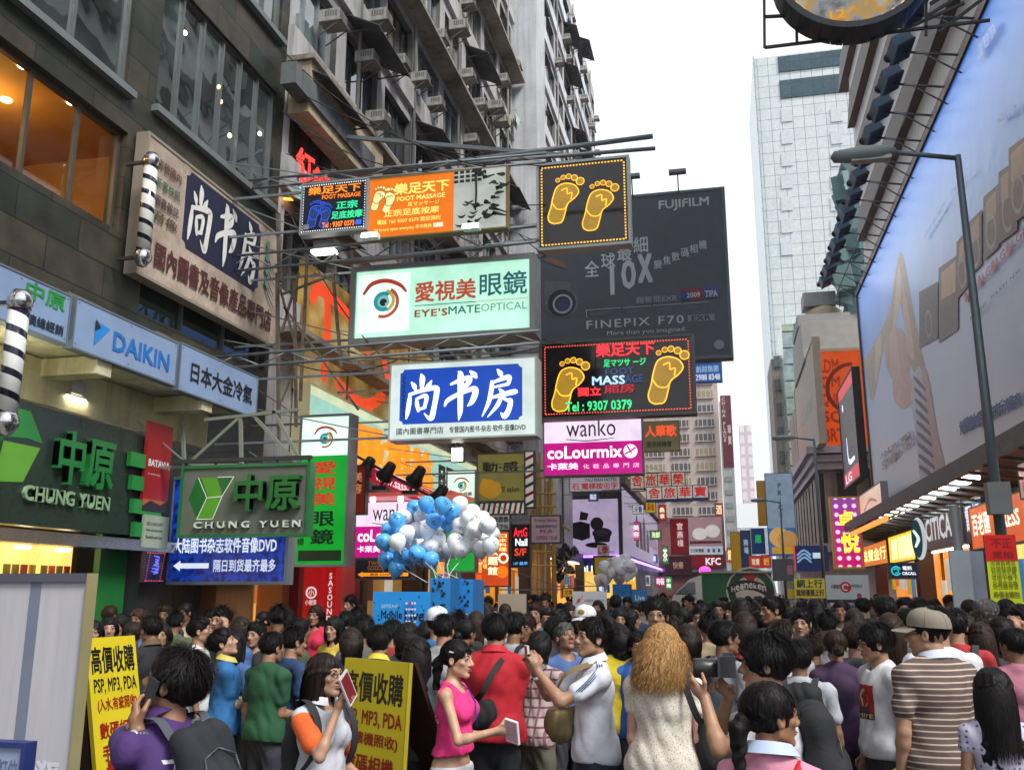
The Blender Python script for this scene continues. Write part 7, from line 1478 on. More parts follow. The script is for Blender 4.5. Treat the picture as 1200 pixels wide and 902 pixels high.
        V,Q=f.mesh(); e=MB()
        for i in range(n):
            if long_:az=rs.uniform(-1,1)*2.15+math.pi; el0=R(rs.uniform(77,90))
            else:az=rs.uniform(0,2*math.pi); el0=R(rs.uniform(-8,86))
            front=abs((az+math.pi)%(2*math.pi)-math.pi)<1.0  # az 0 = face
            if not long_ and front and el0<R(48):continue
            if not long_ and el0<R(8)and abs(abs((az+math.pi)%(2*math.pi)-math.pi)-math.pi/2)<.45:continue
            path=[]; rx,ry,rz=.085+v,.109+v,.096+v
            if long_ or style in('pony','bun'):
                e0,e1=el0,R(12 if long_ else rs.uniform(-25,5)); ns=5
                for j in range(ns):el=e0+(e1-e0)*j/(ns-1); path.append(hd(rx*math.cos(el)*math.sin(az)*1.02,-.018+ry*math.cos(el)*math.cos(az)*1.02,.036+rz*math.sin(el)*1.02))
                if long_:
                    p=path[-1]+(path[-1]-s.hc_).normalized()*.006; tot=L*rs.uniform(.72,1.05); k=9 if wav else 5; w0=rs.uniform(0,6); out=Vector((p.x-s.hc_.x,p.y-s.hc_.y,0)).normalized()
                    for j in range(1,k+1):t=j/k; path.append(p+Vector((0,0,-tot*t))+out*(.012*math.sin(t*3)+v*.4+flare*t)+Vector((math.sin(w0+t*tot*38),math.cos(w0+t*tot*33),0))*wav*(.4+t)+back*.035*t)
            else:
                lift={'spiky':.035,'short':.014,'neat':.006,'bald':.004}[style]*rs.uniform(.3,1.9); ln=rs.uniform(.035,.07); el=el0; a2=az+rs.uniform(-.35,.35)
                for j in range(4):
                    t=j/3; rr=1+(lift*t*(1.2 if el0>.5 else.5))/.09; e_=el0-ln*t/.1; q=az+(a2-az)*t; path.append(hd(rx*rr*math.cos(e_)*math.sin(q),-.018+ry*rr*math.cos(e_)*math.cos(q),.036+rz*rr*math.sin(e_)))
            m=len(path); vs=[]; up=Vector((0,0,1))
            for j,p in enumerate(path):
                d=path[min(j+1,m-1)]-path[max(j-1,0)]; o=p-s.hc_; sd=d.cross(o); sd=sd.normalized()if sd.length>1e-9 else Vector((1,0,0)); wd=width*(1-.85*(j/(m-1))**2)*rs.uniform(.7,1.3); vs+=[p-sd*wd/2,p+sd*wd/2]
            e.add(vs,[(2*j,2*j+1,2*j+3,2*j+2)for j in range(m-1)],HAIR,True)
        return np_mesh('hair',V,Q,[HAIR],None,e)
def link(name,me,parent,col=None,mats=None):
    o=bpy.data.objects.new(name,me); COL.objects.link(o); o.parent=parent
    if col is not None:o.color=(*C(col),1)
    return o
SKINS=[(.3,.165,.1),(.36,.205,.13),(.26,.135,.078),(.4,.24,.16),(.22,.115,.066)]
HB=(.009,.008,.009)
# ================================================================== the people one can tell apart
from mathutils.bvhtree import BVHTree
HEROES=[]
class Hero:
    def w(s,p):return s.M@Vector(p)
def Rz(a):return Matrix.Rotation(R(a),4,'Z')
def place(u,v,d,yaw,label,short,fem=False,pose=None,hair='short',hk=None,shirt=(.3,.3,.3),sk=None,pants=(.03,.03,.04),skin=None,shoes=(.03,.03,.03),haircol=HB,bare=False,group=None,z0=.07,m=0):
    h=Hero(); h.f=f=Fig(fem=fem,**(pose or{})); d*=m or(1.6 if d<5 else 1.44); P=EYE+ray(u,v)*d
    bm=f.body(); hm=f.hair(hair,seed=int(u),**({'n':420,**(hk or{}),**({'n':int(1.9*(hk or{}).get('n',500)),'width':.0042}if d<5 else{})}))if hair else None
    zs=np.empty(len((hm or bm).vertices)*3); (hm or bm).vertices.foreach_get('co',zs); top=np.percentile(zs[2::3],99.5)
    h.s=P.z/top; off=Rz(yaw)@Vector((f.hc_.x,f.hc_.y,0))*h.s
    h.root=empty('person',(P.x-off.x,P.y-off.y,0),label,'person',group); h.root.rotation_euler=(0,0,R(yaw)); h.root.scale=(h.s,)*3
    h.M=Matrix.Translation(h.root.location)@Rz(yaw)@Matrix.Scale(h.s,4); h.yaw=yaw; h.short=short; h.uv=(u,v,d); h.xy=(P.x,P.y)
    link('body',bm,h.root,skin or SKINS[int(u)%5])
    if hm:link('hair',hm,h.root,haircol)
    if not bare:h.shirt=link('shirt',f.shirt(seed=int(u),**(sk or{})),h.root,shirt if not isinstance(shirt,bpy.types.Material)else(1,1,1))
    link('trousers',f.trousers(z0,seed=int(u)),h.root,pants)
    for sg in(-1,1):link('shoe',f.shoe(sg),h.root,shoes)
    print('H',short,round(P.z,2),round(h.s,3)); HEROES.append(h); return h
def child(h,name,mb):  # small clothing pieces, in the figure's own space
    o=mb.build(name); o.parent=h.root; return o
def carried(h,name,label,cat,parts,group=None):  # things worn or held: top-level, with their own parts
    o=empty(name,h.root.location,label,cat,group); o.rotation_euler=h.root.rotation_euler; o.scale=h.root.scale
    for k,mb in parts:
        if isinstance(mb,MB):c=mb.build(k)
        else:c=bpy.data.objects.new(k,mb[0]); COL.objects.link(c); c.color=(*C(mb[1]),1)
        c.parent=o
    return o
def decal(h,name,items,front=True,axis_=(0,1,0)):
    """prints on the shirt: (points (x, z), faces, material) laid on the cloth; a shirt-print is part of the shirt's owner"""
    me=h.shirt.data; bv=BVHTree.FromPolygons([v.co for v in me.vertices],[p.vertices for p in me.polygons]); a=Vector(axis_).normalized()*(1 if front else-1); mb=MB()
    for k,(pts,faces,mat)in enumerate(items):
        side=Vector((-a.y,a.x,0)); vs=[]
        for x,z in pts:
            o=side*(x*(1 if front else 1))+Vector((0,0,z))+a*.6; hit=bv.ray_cast(o,-a); q=hit[0]if hit[0]else o-a*.48; vs.append(q+a*(.0035+.0008*k))
        mb.add(vs,faces,mat)
    o=mb.build(name); o.parent=h.root; return o
def patch(x0,z0,x1,z1,mat,n=6):return([(x0+(x1-x0)*i/n,z0+(z1-z0)*j/n)for j in range(n+1)for i in range(n+1)],[(j*(n+1)+i,j*(n+1)+i+1,(j+1)*(n+1)+i+1,(j+1)*(n+1)+i)for j in range(n)for i in range(n)],mat)
def words(t_,x0,z0,x1,z1,mat,bold=.02):v,f,_,_=glyphs(t_,bold); return([(x0+(x1-x0)*a,z0+(z1-z0)*b)for a,b in v],f,mat)
def collar(h,col,r=.072):
    mb=MB(); n=26; f=h.f; vs=[]; c=f.neck
    for z,k in((.046,1.0),(.03,1.14),(.004,1.36)):
        for i in range(n):
            a=math.pi/2+R(18)+(2*math.pi-R(36))*i/(n-1); vs.append(c+f.U3@Vector((r*k*math.cos(a),.008+r*k*.95*math.sin(a),z-.02*math.sin(a)-(.02 if z<0 and i in(0,n-1)else 0))))
    mb.add(vs,[(j*n+i,j*n+i+1,(j+1)*n+i+1,(j+1)*n+i)for j in range(2)for i in range(n-1)],flat(col,.8),True); return child(h,'collar',mb)
def glasses(h,col=(.015,.012,.012)):
    mb=MB(); m=flat(col,.3)
    for sg in(-1,1):
        ring=[h.f.H(sg*.033+.022*math.cos(a),.099-.12*max(0,abs(sg*.033+.022*math.cos(a))-.03),.0+.015*math.sin(a))for a in[2*math.pi*i/14 for i in range(15)]]; mb.tube(ring,.0021,m,5); mb.bar(h.f.H(sg*.054,.093,.005),h.f.H(sg*.08,-.005,.006),.002,m,n=5)
    mb.bar(h.f.H(-.011,.1,.004),h.f.H(.011,.1,.004),.002,m,n=5); return child(h,'glasses',mb)
def cap_hat(h,dome,brim,back=False,badge=None):
    mb=MB(); f=h.f; md,mr=flat(dome,.85),flat(brim,.85); M=f.HM; n=28; pr=[(1.0,0.0),(1.0,.25),(.95,.5),(.8,.78),(.55,.94),(.25,1.0),(.02,1.01)]; c=f.H(0,-.018,.042); vs=[]
    for r_,z in pr:
        for i in range(n):a=2*math.pi*i/n; vs.append(c+M@Vector((.094*r_*math.cos(a),.117*r_*math.sin(a),.098*z+.008*math.sin(a))))
    mb.add(vs,[(j*n+i,j*n+(i+1)%n,(j+1)*n+(i+1)%n,(j+1)*n+i)for j in range(len(pr)-1)for i in range(n)],md,True)
    for i in range(6):a=2*math.pi*i/6; mb.tube([c+M@Vector((.095*r_*math.cos(a),.118*r_*math.sin(a),.099*z+.009*math.sin(a)))for r_,z in pr],.0012,mr,4)
    vs=[]; sg=-1 if back else 1
    for j in range(5):
        for i in range(13):a=R(25+130*i/12); r_=1+.16*j; vs.append(c+M@Vector((.096*math.cos(a)*(1+.02*j),sg*(.118*math.sin(a)+.085*j/4*math.sin(a)**.6),.004-.022*j/4-.012*abs(math.cos(a)))))
    q=[(j*13+i,j*13+i+1,(j+1)*13+i+1,(j+1)*13+i)for j in range(4)for i in range(12)]; mb.add(vs,q,mr,True); mb.add([v-M@Vector((0,0,.004))for v in vs],[t[::-1]for t in q],mr,True)
    if badge:mb.ball(c+M@Vector((0,.119,.045)),.03,flat(badge,.6),10,.022,M@Matrix.Diagonal((1,.25,1)).to_3x3())
    return child(h,'cap',mb)
def rucksack(h,col,label,col2=(.02,.02,.025),hgt=.42,wid=.15,dep=.075,name='rucksack',zc=1.17,trims=True):
    f=h.f; U=f.U; F_=Field([-.3,-.5,.7],[.3,.3,1.6],[],.014,.014); c=Vector((0,-.115-dep*.8,zc)); hh=hgt/2
    for x in(-.5,.5):F_.cap(U@(c+Vector((x*wid,0,-hh*.7))),U@(c+Vector((x*wid*.8,0,hh*.72))),dep*.95,dep*.8,.04)
    F_.cap(U@(c+Vector((0,0,-hh*.6))),U@(c+Vector((0,0,hh*.7))),dep*1.05,dep*.85,.04); F_.ell(U@(c+Vector((0,-dep*.8,-hh*.3))),(wid*.75,dep*.6,hh*.5),.02,f.U3)
    F_.wob(lambda x,y,z:.006*np.sin(31*z+6*np.sin(15*x))+.004*np.sin(37*x+20*z)); V,Q=F_.mesh(); body=np_mesh('bag_body',V,Q,[CLOTH]); parts=[('bag_body',(body,col))]
    for sg in(-1,1):
        mb=MB(); pts=[(sg*.085,-.13,zc+.17),(sg*.105,-.1,1.43),(sg*.115,-.02,1.455),(sg*.12,.07,1.41),(sg*.125,.125,1.3),(sg*.145,.09,1.16),(sg*.16,-.02,1.06),(sg*.13,-.13,1.0)]; P_=[U@Vector(p[:3])for p in crom(pts,4)]
        vs=[];
        for p in P_:o=(p-(U@Vector((sg*.08,0,1.2)))); s_=f.U3@Vector((.022,0,0)); vs+=[p-s_,p+s_]
        k=len(P_); fs=[(2*i,2*i+1,2*i+3,2*i+2)for i in range(k-1)]; mb.add(vs,fs,flat(col2,.8),True); mb.add([Vector(v)+(Vector(v)-U@Vector((0,0,1.2))).normalized()*.007 for v in vs],fs,flat(col2,.8),True); parts.append(('strap',mb))
    mb=MB(); mb.tube([U@(c+Vector((x*wid*.55,-dep*.98,z*hh)))for x,z in((-1,-.1),(-.9,.3),(0,.45),(.9,.3),(1,-.1))],.004,flat((.06,.06,.065),.4),5); mb.tube([U@(c+Vector((x,0,hh*.78+z)))for x,z in((-.03,.02),(-.02,.06),(.02,.06),(.03,.02))],.007,flat(col2,.7),5); parts.append(('zip_and_handle',mb))
    return carried(h,name,label,'bag',parts)
def sling_bag(h,at,size,col,label,over=-1,name='shoulder_bag',strapcol=None,strap=True,tilt=0):
    """bag on a strap from the shoulder on side over to a point (local space)"""
    f=h.f; c=Vector(at); F_=Field(c-Vector((.3,)*3),c+Vector((.3,)*3),[],.012,.012); r=Vector(size); F_.ell(c,tuple(r),.02); F_.ell(c-Vector((0,0,r.z*.25)),(r.x*1.02,r.y*1.05,r.z*.72),.03); F_.cut(lambda x,y,z:z-(c.z+r.z*.55)+.05*np.abs(x-c.x)); F_.wob(lambda x,y,z:.006*np.sin(40*x+22*z+5*np.sin(30*y))); V,Q=F_.mesh(); parts=[('bag_body',(np_mesh('bag_body',V,Q,[CLOTH]),col))]
    if strap:
        S_=Vector((over*.1,-.0,1.452)); fr=[c+Vector((0,.0,r.z*.4)),c.lerp(S_,.35)+Vector((0,.12,0)),c.lerp(S_,.72)+Vector((0,.13,.03)),S_]; bk=[S_,c.lerp(S_,.7)+Vector((0,-.15,.02)),c.lerp(S_,.35)+Vector((0,-.15,0)),c+Vector((0,-.0,r.z*.4))]
        for pl in(fr,bk):
            P_=[Vector(p[:3])for p in crom([tuple(p)for p in pl],6)]; mb=MB(); vs=[]
            for i,p in enumerate(P_):d=(P_[min(i+1,len(P_)-1)]-P_[max(0,i-1)]).normalized(); s_=d.cross(Vector((0,1,0))).normalized()*.02; vs+=[p-s_,p+s_]
            fs=[(2*i,2*i+1,2*i+3,2*i+2)for i in range(len(P_)-1)]; mb.add(vs,fs,flat(strapcol or col,.8),True); parts.append(('strap',mb))
    return carried(h,name,label,'bag',parts)
def held(h,name,label,cat,centre,size,rot,mats,extra=None):
    """slab-like thing in the hand: centre and rotation in the figure's own space"""
    mb=MB(); M=Euler([R(a)for a in rot]).to_matrix(); mb.box(centre,size,mats[0],M); parts=[('case',mb)]; c=Vector(centre)
    m2=MB(); sx,sy,sz=[v/2 for v in size]; q=[(-sx*.86,-sy-.001,-sz*.86),(sx*.86,-sy-.001,-sz*.86),(sx*.86,-sy-.001,sz*.86),(-sx*.86,-sy-.001,sz*.86)]
    m2.add([c+M@Vector(p)for p in q],[(0,1,2,3)],mats[1]); m2.add([c+M@Vector((p[0],-p[1],p[2]))for p in q],[(3,2,1,0)],mats[-1]); parts.append(('face_panel',m2))
    if extra:parts+=extra(c,M)
    return carried(h,name,label,cat,parts)
def tee(**k):return dict(sleeve=.6,**k)
arm=lambda w,d=None,p=None,pole=(0,-1,-.6),curl=.5,sl=None:{k:v for k,v in dict(wrist=w,dir=d,palm=p,pole=pole,curl=curl,sleeve=sl).items()if v is not None}
DKJ=(.02,.022,.032); NAVY_=(.02,.035,.09); JEAN=(.03,.05,.09); KHAKI=(.1,.095,.07)
# 1 man in purple on the phone
h=place(206,752,2.4,74,'man in a purple polo bowing his head over a phone at his ear','the purple polo man',m=1.5,pose=dict(head=(24,-20,0),lean=24,larm=arm((-.135,-.02,1.43),(.2,.12,1),(.7,-.4,0),(-.5,.5,-1),.55)),hair='short',hk=dict(n=800,vol=.014),shirt=(.055,.022,.13),skin=SKINS[2],sk=tee())
collar(h,(.05,.02,.12)); decal(h,'shirt_print',[words('7K',-.1,1.2,.0,1.3,flat((.7,.7,.75),.6),.05),words('DREAM',-.08,1.12,.0,1.17,flat((.7,.7,.75),.6))],False,(-.3,1,0))
rucksack(h,(.012,.014,.02),'black rucksack with grey edging on the back of the man in purple',(.06,.07,.09))
a=h.f.arms[0]; held(h,'mobile_phone','dark phone pressed to the ear of the man in purple','phone',tuple(h.f.H(-.1,.03,-.03)),(.012,.045,.1),(25,0,0),(DARK,flat((.05,.06,.09),.2)))
mb=MB(); w_=a['wr']-a['dr']*.03; n_=a['dr']; s1=n_.cross(Vector((0,1,0))).normalized(); s2=n_.cross(s1); mb.tube([w_+(s1*math.cos(t)+s2*math.sin(t))*.033 for t in[2*math.pi*i/16 for i in range(17)]],.008,flat((.12,.12,.13),.4),6); pd=(Vector((-1,-.4,0))-n_*Vector((-1,-.4,0)).dot(n_)).normalized(); mb.lathe([(.001,.028),(.021,.028),(.022,.04),(.019,.042),(.001,.042)],w_,flat((.6,.6,.58),.25,metal=.6),16,pd.to_track_quat('Z','Y').to_matrix()); child(h,'wristwatch',mb)
# 2 woman with a magazine
h=place(383,764,3.1,-118,'woman in a white and orange sports top lifting a folded magazine to her mouth','the magazine woman',True,dict(head=(12,-6,0),rarm=arm((.08,.22,1.42),(-.2,.3,1),(-.6,.5,.2),(.4,.3,-1),.75),larm=arm((-.2,.2,1.0),(.1,.8,-.4),(.4,0,-.6))),'long',dict(n=800,length=.36),(.45,.47,.52),tee(),haircol=(.016,.011,.01))
glasses(h); collar(h,(.5,.52,.58)); a=h.f.arms[1]
for ar in h.f.arms:
    mb=MB(); f_=Field(np.min([ar['sh'],ar['el']],0)-.12,np.max([ar['sh'],ar['el']],0)+.12,[],.01,.01); f_.cap(ar['sh'].lerp(ar['el'],.08),ar['sh'].lerp(ar['el'],.63),.0625,.0635,.02); V,Q=f_.mesh(); link('sleeve_panel',np_mesh('sleeve_panel',V,Q,[CLOTH]),h.root,(.75,.12,.02))
rucksack(h,(.012,.012,.016),'black rucksack worn by the woman with the magazine',hgt=.36)
held(h,'magazine','folded glossy magazine with dark red pictures held before a mouth','magazine',tuple(a['wr']+Vector((-.03,.05,.12))),(.12,.01,.17),(15,25,30),(flat((.5,.5,.52),.3),flat('c8ccd4',.3),flat('6a1420',.3)))
# 3 pink tank top
h=place(537,748,3.6,-96,'young woman in a pink sleeveless top and white shorts handing out leaflets','the pink top woman',True,dict(head=(-6,0,0),rarm=arm((.12,.34,1.17),(-.1,1,.1),(-1,0,-.1),(.5,-.6,-1),.7),larm=arm((-.16,.26,1.12),(.2,1,0),(.8,0,-.3),curl=.5),wide=.94),'pony',dict(n=600,length=.34),(.72,.03,.2),dict(tank=True,hem=1.0,neck=.085),pants=(.6,.6,.63),skin=(.5,.31,.21),z0=.62)
MB_=MB(); MB_.tube([h.f.H(-.0,.02,-.13)+Vector(p)for p in((-.05,-.05,0),(-.065,.03,-.06),(-.03,.1,-.14),(0,.118,-.28))],.004,flat('1c3a8a',.6),5); child(h,'lanyard',MB_); m=MB(); m.bar(h.f.H(.082,.01,.05),h.f.H(.084,-.02,.055),.008,WHITE); child(h,'hair_clip',m)
decal(h,'shirt_print',[words('SAMSUNG',-.1,1.19,.1,1.24,flat((.75,.7,.75),.6),.03)],False)
a=h.f.arms[1]; held(h,'leaflets','small stack of pink and white leaflets in the hand of the woman in pink','leaflet',tuple(a['wr']+Vector((.01,.1,.0))),(.1,.018,.15),(20,10,70),(flat((.7,.7,.72),.5),flat('c8a0b8',.4),flat('c05868',.4)))
# 4 red polo
h=place(581,717,4.15,6,'broad man in a red polo seen from behind beside the woman in pink','the red polo man',pose=dict(wide=1.12,head=(-8,0,0),larm=arm((-.12,.28,1.12)),rarm=arm((.12,.28,1.12))),hk=dict(n=700,vol=.004),shirt=(.42,.008,.02),sk=tee(loose=.015),pants=DKJ); collar(h,(.42,.008,.02),.078)
sling_bag(h,(-.12,-.17,1.09),(.15,.06,.13),(.01,.01,.012),'black messenger bag hanging behind the man in the red polo',1,'messenger_bag')
# 5 plaid shirt
h=place(634,738,4.4,-24,'person in a pale plaid shirt and khaki trousers leaning in with a grey strap','the plaid shirt person',pose=dict(lean=8,wide=.98,larm=arm((-.08,.32,1.2)),rarm=arm((.1,.33,1.2))),hair='bob',hk=dict(n=500),shirt=cloth_pattern('plaid'),sk=dict(sleeve=.7,mat=cloth_pattern('plaid')),pants=KHAKI)
sling_bag(h,(-.22,-.02,.97),(.09,.06,.08),(.015,.015,.018),'little dark camera pouch on a grey strap at the hip of the plaid shirt person',1,'camera_pouch',(.13,.13,.14))
# 6 man in white with the camera phone
h=place(694,721,3.7,112,'man in a white polo photographing with both hands raised and a tan bag','the white polo man',pose=dict(head=(10,-8,0),larm=arm((-.035,.36,1.4),(.05,.35,1),(.9,.2,-.3),(-.7,.1,-1),.6),rarm=arm((.035,.37,1.39),(-.05,.4,1),(-.9,.3,-.3),(.7,.1,-1),.6)),hk=dict(n=800,vol=.004),shirt=(.62,.64,.72),sk=tee(),skin=SKINS[1],pants=(.02,.025,.05)); collar(h,(.55,.62,.72))
for k in range(3):
    mb=MB(); ar=h.f.arms[0]; q=[h.f.neck+Vector((-.075,-.015+k*.014,-.0)),ar['sh']+Vector((-.0,-.008+k*.014,.064)),ar['sh'].lerp(ar['el'],.25)+Vector((-.055,.0+k*.016,.03)),ar['sh'].lerp(ar['el'],.55)+Vector((-.06,.0+k*.016,.005))]; mb.tube([Vector(p[:3])for p in crom([tuple(p)for p in q],4)],.0035,flat('4a6a8a',.7),5); child(h,'sleeve_stripe',mb)
decal(h,'shirt_print',[words('spirit',-.12,1.33,-.04,1.37,flat('a83a78',.6),.02)])
sling_bag(h,(.14,.18,1.08),(.15,.09,.13),(.2,.145,.065),'bulky tan canvas bag slung across the man in the white polo',-1)
p0,p1=h.f.arms[0]['wr'],h.f.arms[1]['wr']; held(h,'camera_phone','small silver camera phone held up by the man in the white polo','phone',tuple((p0+p1)/2+Vector((0,.055,.13))),(.1,.014,.05),(-5,0,0),(flat((.5,.5,.52),.3),flat((.1,.12,.16),.2),flat((.03,.03,.03),.2)))
mb=MB(); w_=p0-h.f.arms[0]['dr']*.04; n_=h.f.arms[0]['dr']; s1=n_.cross(Vector((0,0,1))).normalized(); s2=n_.cross(s1); mb.tube([w_+(s1*math.cos(t)+s2*math.sin(t))*.034 for t in[2*math.pi*i/16 for i in range(17)]],.009,flat((.6,.6,.62),.4),6); child(h,'wristwatch',mb)
# 7-9 behind the photographer
h=place(727,731,4.7,14,'man in a yellow shirt with his back turned behind the white polo photographer','the yellow shirt man',pose=dict(wide=1.08),hair='bob',hk=dict(n=400),shirt=(.62,.48,.02),sk=tee(loose=.02))
h=place(662,728,4.75,-150,'older grey haired man looking down at a camera beside the white polo man','the grey haired man',pose=dict(head=(10,-22,0)),hk=dict(n=500),shirt=(.06,.12,.3),haircol=(.07,.068,.066),skin=SKINS[2])
h=place(748,739,4.6,176,'serious man in a blue hooded jacket facing the camera beside the blonde woman','the blue jacket man',pose=dict(head=(8,-4,0),wide=.98),hk=dict(n=500),shirt=(.03,.12,.42),sk=dict(sleeve=1.8,loose=.02),skin=SKINS[2])
sling_bag(h,(-.12,.2,1.12),(.13,.1,.24),(.6,.05,.02),'bright red orange bag hugged before the man in the blue jacket',-1,'tote_bag',strap=False)
# 10 blonde woman
h=place(776,729,3.45,-2,'woman with long wavy blonde hair in a cream lace blouse seen from behind','the blonde woman',True,dict(wide=1.16,head=(-6,3,0),larm=arm((-.2,.2,.98)),rarm=arm((.23,.16,1.0))),'long',dict(n=1500,length=.31,wav=.017,vol=.02,width=.0055,flare=.055),cloth_pattern('lace'),dict(sleeve=.4,mat=cloth_pattern('lace'),loose=.02,hem=.86),haircol=(.3,.17,.065),skin=(.5,.27,.2),pants=(.01,.01,.013))
sling_bag(h,(.27,-.02,1.08),(.1,.12,.22),(.011,.011,.013),'big black shoulder bag at the side of the blonde woman',1)
# 11 glasses man
h=place(769,699,5.2,178,'tall man with thin glasses and centre parted hair facing the camera above blonde hair','the tall glasses man',pose=dict(head=(0,-4,0)),hair='short',hk=dict(n=700,vol=.006),shirt=(.08,.09,.12),skin=SKINS[1]); glasses(h,(.1,.1,.1))
# 12 grey tee looking away
h=place(849,726,4.2,-48,'short haired man in a grey shirt looking away beside the big camera','the grey shirt man',pose=dict(head=(-12,-5,0)),hk=dict(n=700),shirt=(.28,.29,.31),sk=tee(),skin=SKINS[4]); rucksack(h,(.03,.045,.06),'slate rucksack with dark straps on the grey shirt man')
# 13 photographer with the large camera
h=place(892,737,3.05,92,'young man with a heavy fringe aiming a large black camera','the big camera man',m=1.42,pose=dict(head=(4,-8,0),lean=6,larm=arm((-.03,.29,1.47),(.1,.6,.8),(.2,.5,.9),(-.5,.4,-1),.35),rarm=arm((.09,.17,1.46),(-.4,.6,.7),(-.7,.4,-.2),(.7,0,-1),.7)),hair='short',hk=dict(n=1100,vol=.022),shirt=(.6,.6,.66),sk=tee(),skin=SKINS[1])
def dslr(c,M):
    out=[]; m=MB(); m.lathe([(.03,.03),(.04,.035),(.042,.09),(.046,.1),(.046,.15),(.043,.16),(.03,.155)],c+M@Vector((0,-.0,-.01)),flat((.015,.015,.016),.35),20,M@Euler((R(-90),0,0)).to_matrix()); out.append(('lens',m)); m=MB(); m.box(c+M@Vector((0,-.005,.052)),(.05,.05,.02),DARK,M); m.box(c+M@Vector((-.055,.01,0)),(.03,.075,.09),DARK,M); out.append(('viewfinder_hump',m)); return out
held(h,'camera','large black camera with a fat lens at the eye of the young photographer','camera',tuple(h.f.H(0.0,.165,-.012)),(.14,.07,.095),(0,0,0),(DARK,flat((.02,.02,.022),.3)),dslr)
h2=h; rucksack(h,(.012,.013,.016),'black rucksack of the young photographer',hgt=.44,wid=.17,dep=.09)
# 14 girl with ponytail at the bottom edge
h=place(902,797,2.5,-14,'girl with a low black ponytail and pink top at the bottom of the crowd','the ponytail girl',True,m=1.33,pose=dict(head=(-48,-4,0)),hair='pony',hk=dict(n=900,length=.3,vol=.004),shirt=(.62,.25,.36),sk=tee(),skin=SKINS[2]); collar(h,(.4,.48,.66),.085)
m=MB(); U_=h.f.U; m.tube([U_@Vector(p)for p in((.11,-.14,1.0),(.12,-.155,1.2),(.115,-.12,1.38),(.11,-.03,1.43),(.115,.06,1.4),(.13,.12,1.25))],.013,flat('b8101c',.6),6); tag(m.build('bag_strap'),'red shoulder strap on the girl with the ponytail','strap').matrix_world=h.M
# 15 dark haired between photographer and purple woman
h=place(934,747,3.9,-8,'dark haired man with a big black rucksack behind the ponytail girl','the black rucksack man',pose=dict(wide=1.05,head=(10,0,0)),hair='short',hk=dict(n=600,vol=.016),shirt=(.38,.4,.45),sk=tee()); rucksack(h,(.01,.011,.013),'big black rucksack bulging behind the ponytail girl',hgt=.5,wid=.19,dep=.11)
h=place(951,737,5.0,10,'person in a red and green tartan shirt with tousled hair','the tartan shirt person',hair='spiky',hk=dict(n=500),shirt=cloth_pattern('tartan'),sk=dict(sleeve=.9,mat=cloth_pattern('tartan')),haircol=(.03,.018,.014))
h=place(977,737,4.2,4,'woman in a purple top with her hair in a low bun','the purple top woman',True,None,'bun',dict(n=700),(.055,.025,.075),dict(sleeve=.8,loose=.01),haircol=(.022,.012,.01))
# 17 white tee with a print
h=place(1022,727,3.3,112,'man with black glasses and shaggy hair in a white printed tee','the white tee man',m=1.9,pose=dict(wide=1.02,head=(-12,2,0)),hair='short',hk=dict(n=900,vol=.016),shirt=(.6,.6,.64),sk=tee(loose=.015,neck=.07),skin=SKINS[1]); glasses(h,(.03,.015,.012))
pr=[patch(-.13,1.1,.06,1.32,flat('9a1620',.7)),patch(-.13,1.1,.06,1.14,flat('14121a',.7)),([(-.035+.045*math.cos(a),1.235+.06*math.sin(a))for a in[2*math.pi*i/16 for i in range(16)]],[tuple(range(16))],flat('c8a878',.7)),([(-.035+.05*math.cos(a),1.262+.04*math.sin(a))for a in[math.pi*i/10 for i in range(11)]],[tuple(range(11))],flat('14121a',.7)),patch(-.06,1.235,-.01,1.245,flat('14121a',.7),2),patch(-.085,1.14,.015,1.18,flat('3a2a4a',.7),3),words('LMIYE',-.125,1.108,.055,1.135,flat('d8c890',.7),.05)]; decal(h,'shirt_print',pr,True,(-.25,1,0))
# 18 striped polo and cap
h=place(1083,716,2.92,26,'man in a beige baseball cap and brown striped polo turned to one side','the striped polo man',m=1.85,pose=dict(wide=1.1,head=(42,0,0)),hair='neat',hk=dict(n=500,vol=-.006),shirt=cloth_pattern('stripe'),sk=tee(mat=cloth_pattern('stripe'),loose=.018),pants=(.06,.06,.05)); collar(h,(.5,.56,.66),.078); cap_hat(h,(.2,.18,.14),(.25,.22,.17)); glasses(h)
# 19 right group
h=place(1116,711,4.3,-6,'man in a red shirt with a pale sports bag on his back','the red shirt man',hk=dict(n=600),shirt=(.4,.02,.03),sk=tee()); rucksack(h,(.42,.4,.36),'pale cream sports bag with black piping on the back of the man in red',(.03,.03,.03),hgt=.34,wid=.2,dep=.09,name='sports_bag')
h=place(1096,709,3.9,6,'man in a white shirt with short black hair just behind the striped polo man','the white back man',hk=dict(n=600),shirt=(.6,.62,.68),sk=tee())
h=place(1160,780,2.88,2,'woman with long straight black hair in a lavender lace top','the long haired woman',True,dict(head=(-5,0,0)),'long',dict(n=1100,length=.4,vol=.006),cloth_pattern('lavender'),dict(sleeve=.2,mat=cloth_pattern('lavender')))
h=place(1152,701,6.4,72,'grey haired man in a white shirt in profile under the fluorescent board','the white haired shopper',hk=dict(n=400),shirt=(.55,.58,.66),haircol=(.12,.12,.12),hair='neat')
h=place(1196,706,4.9,120,'man in black raising an arm to his face under the fluorescent board','the arm raising man',pose=dict(larm=arm((-.12,.2,1.5),(.2,-.1,1),None,(-1,.3,-.6))),hk=dict(n=400),shirt=DKJ)
h=place(1128,717,5.2,-30,'man in an olive tee looking away beside the fluorescent board','the olive tee man',hk=dict(n=400),shirt=(.09,.1,.05),hair='bald',haircol=(.03,.03,.03))
h=place(1147,728,4.6,6,'woman with long brown black hair in dark clothes behind the lace top','the dark dressed woman',True,None,'long',dict(n=600,length=.34),DKJ,haircol=(.03,.018,.015))
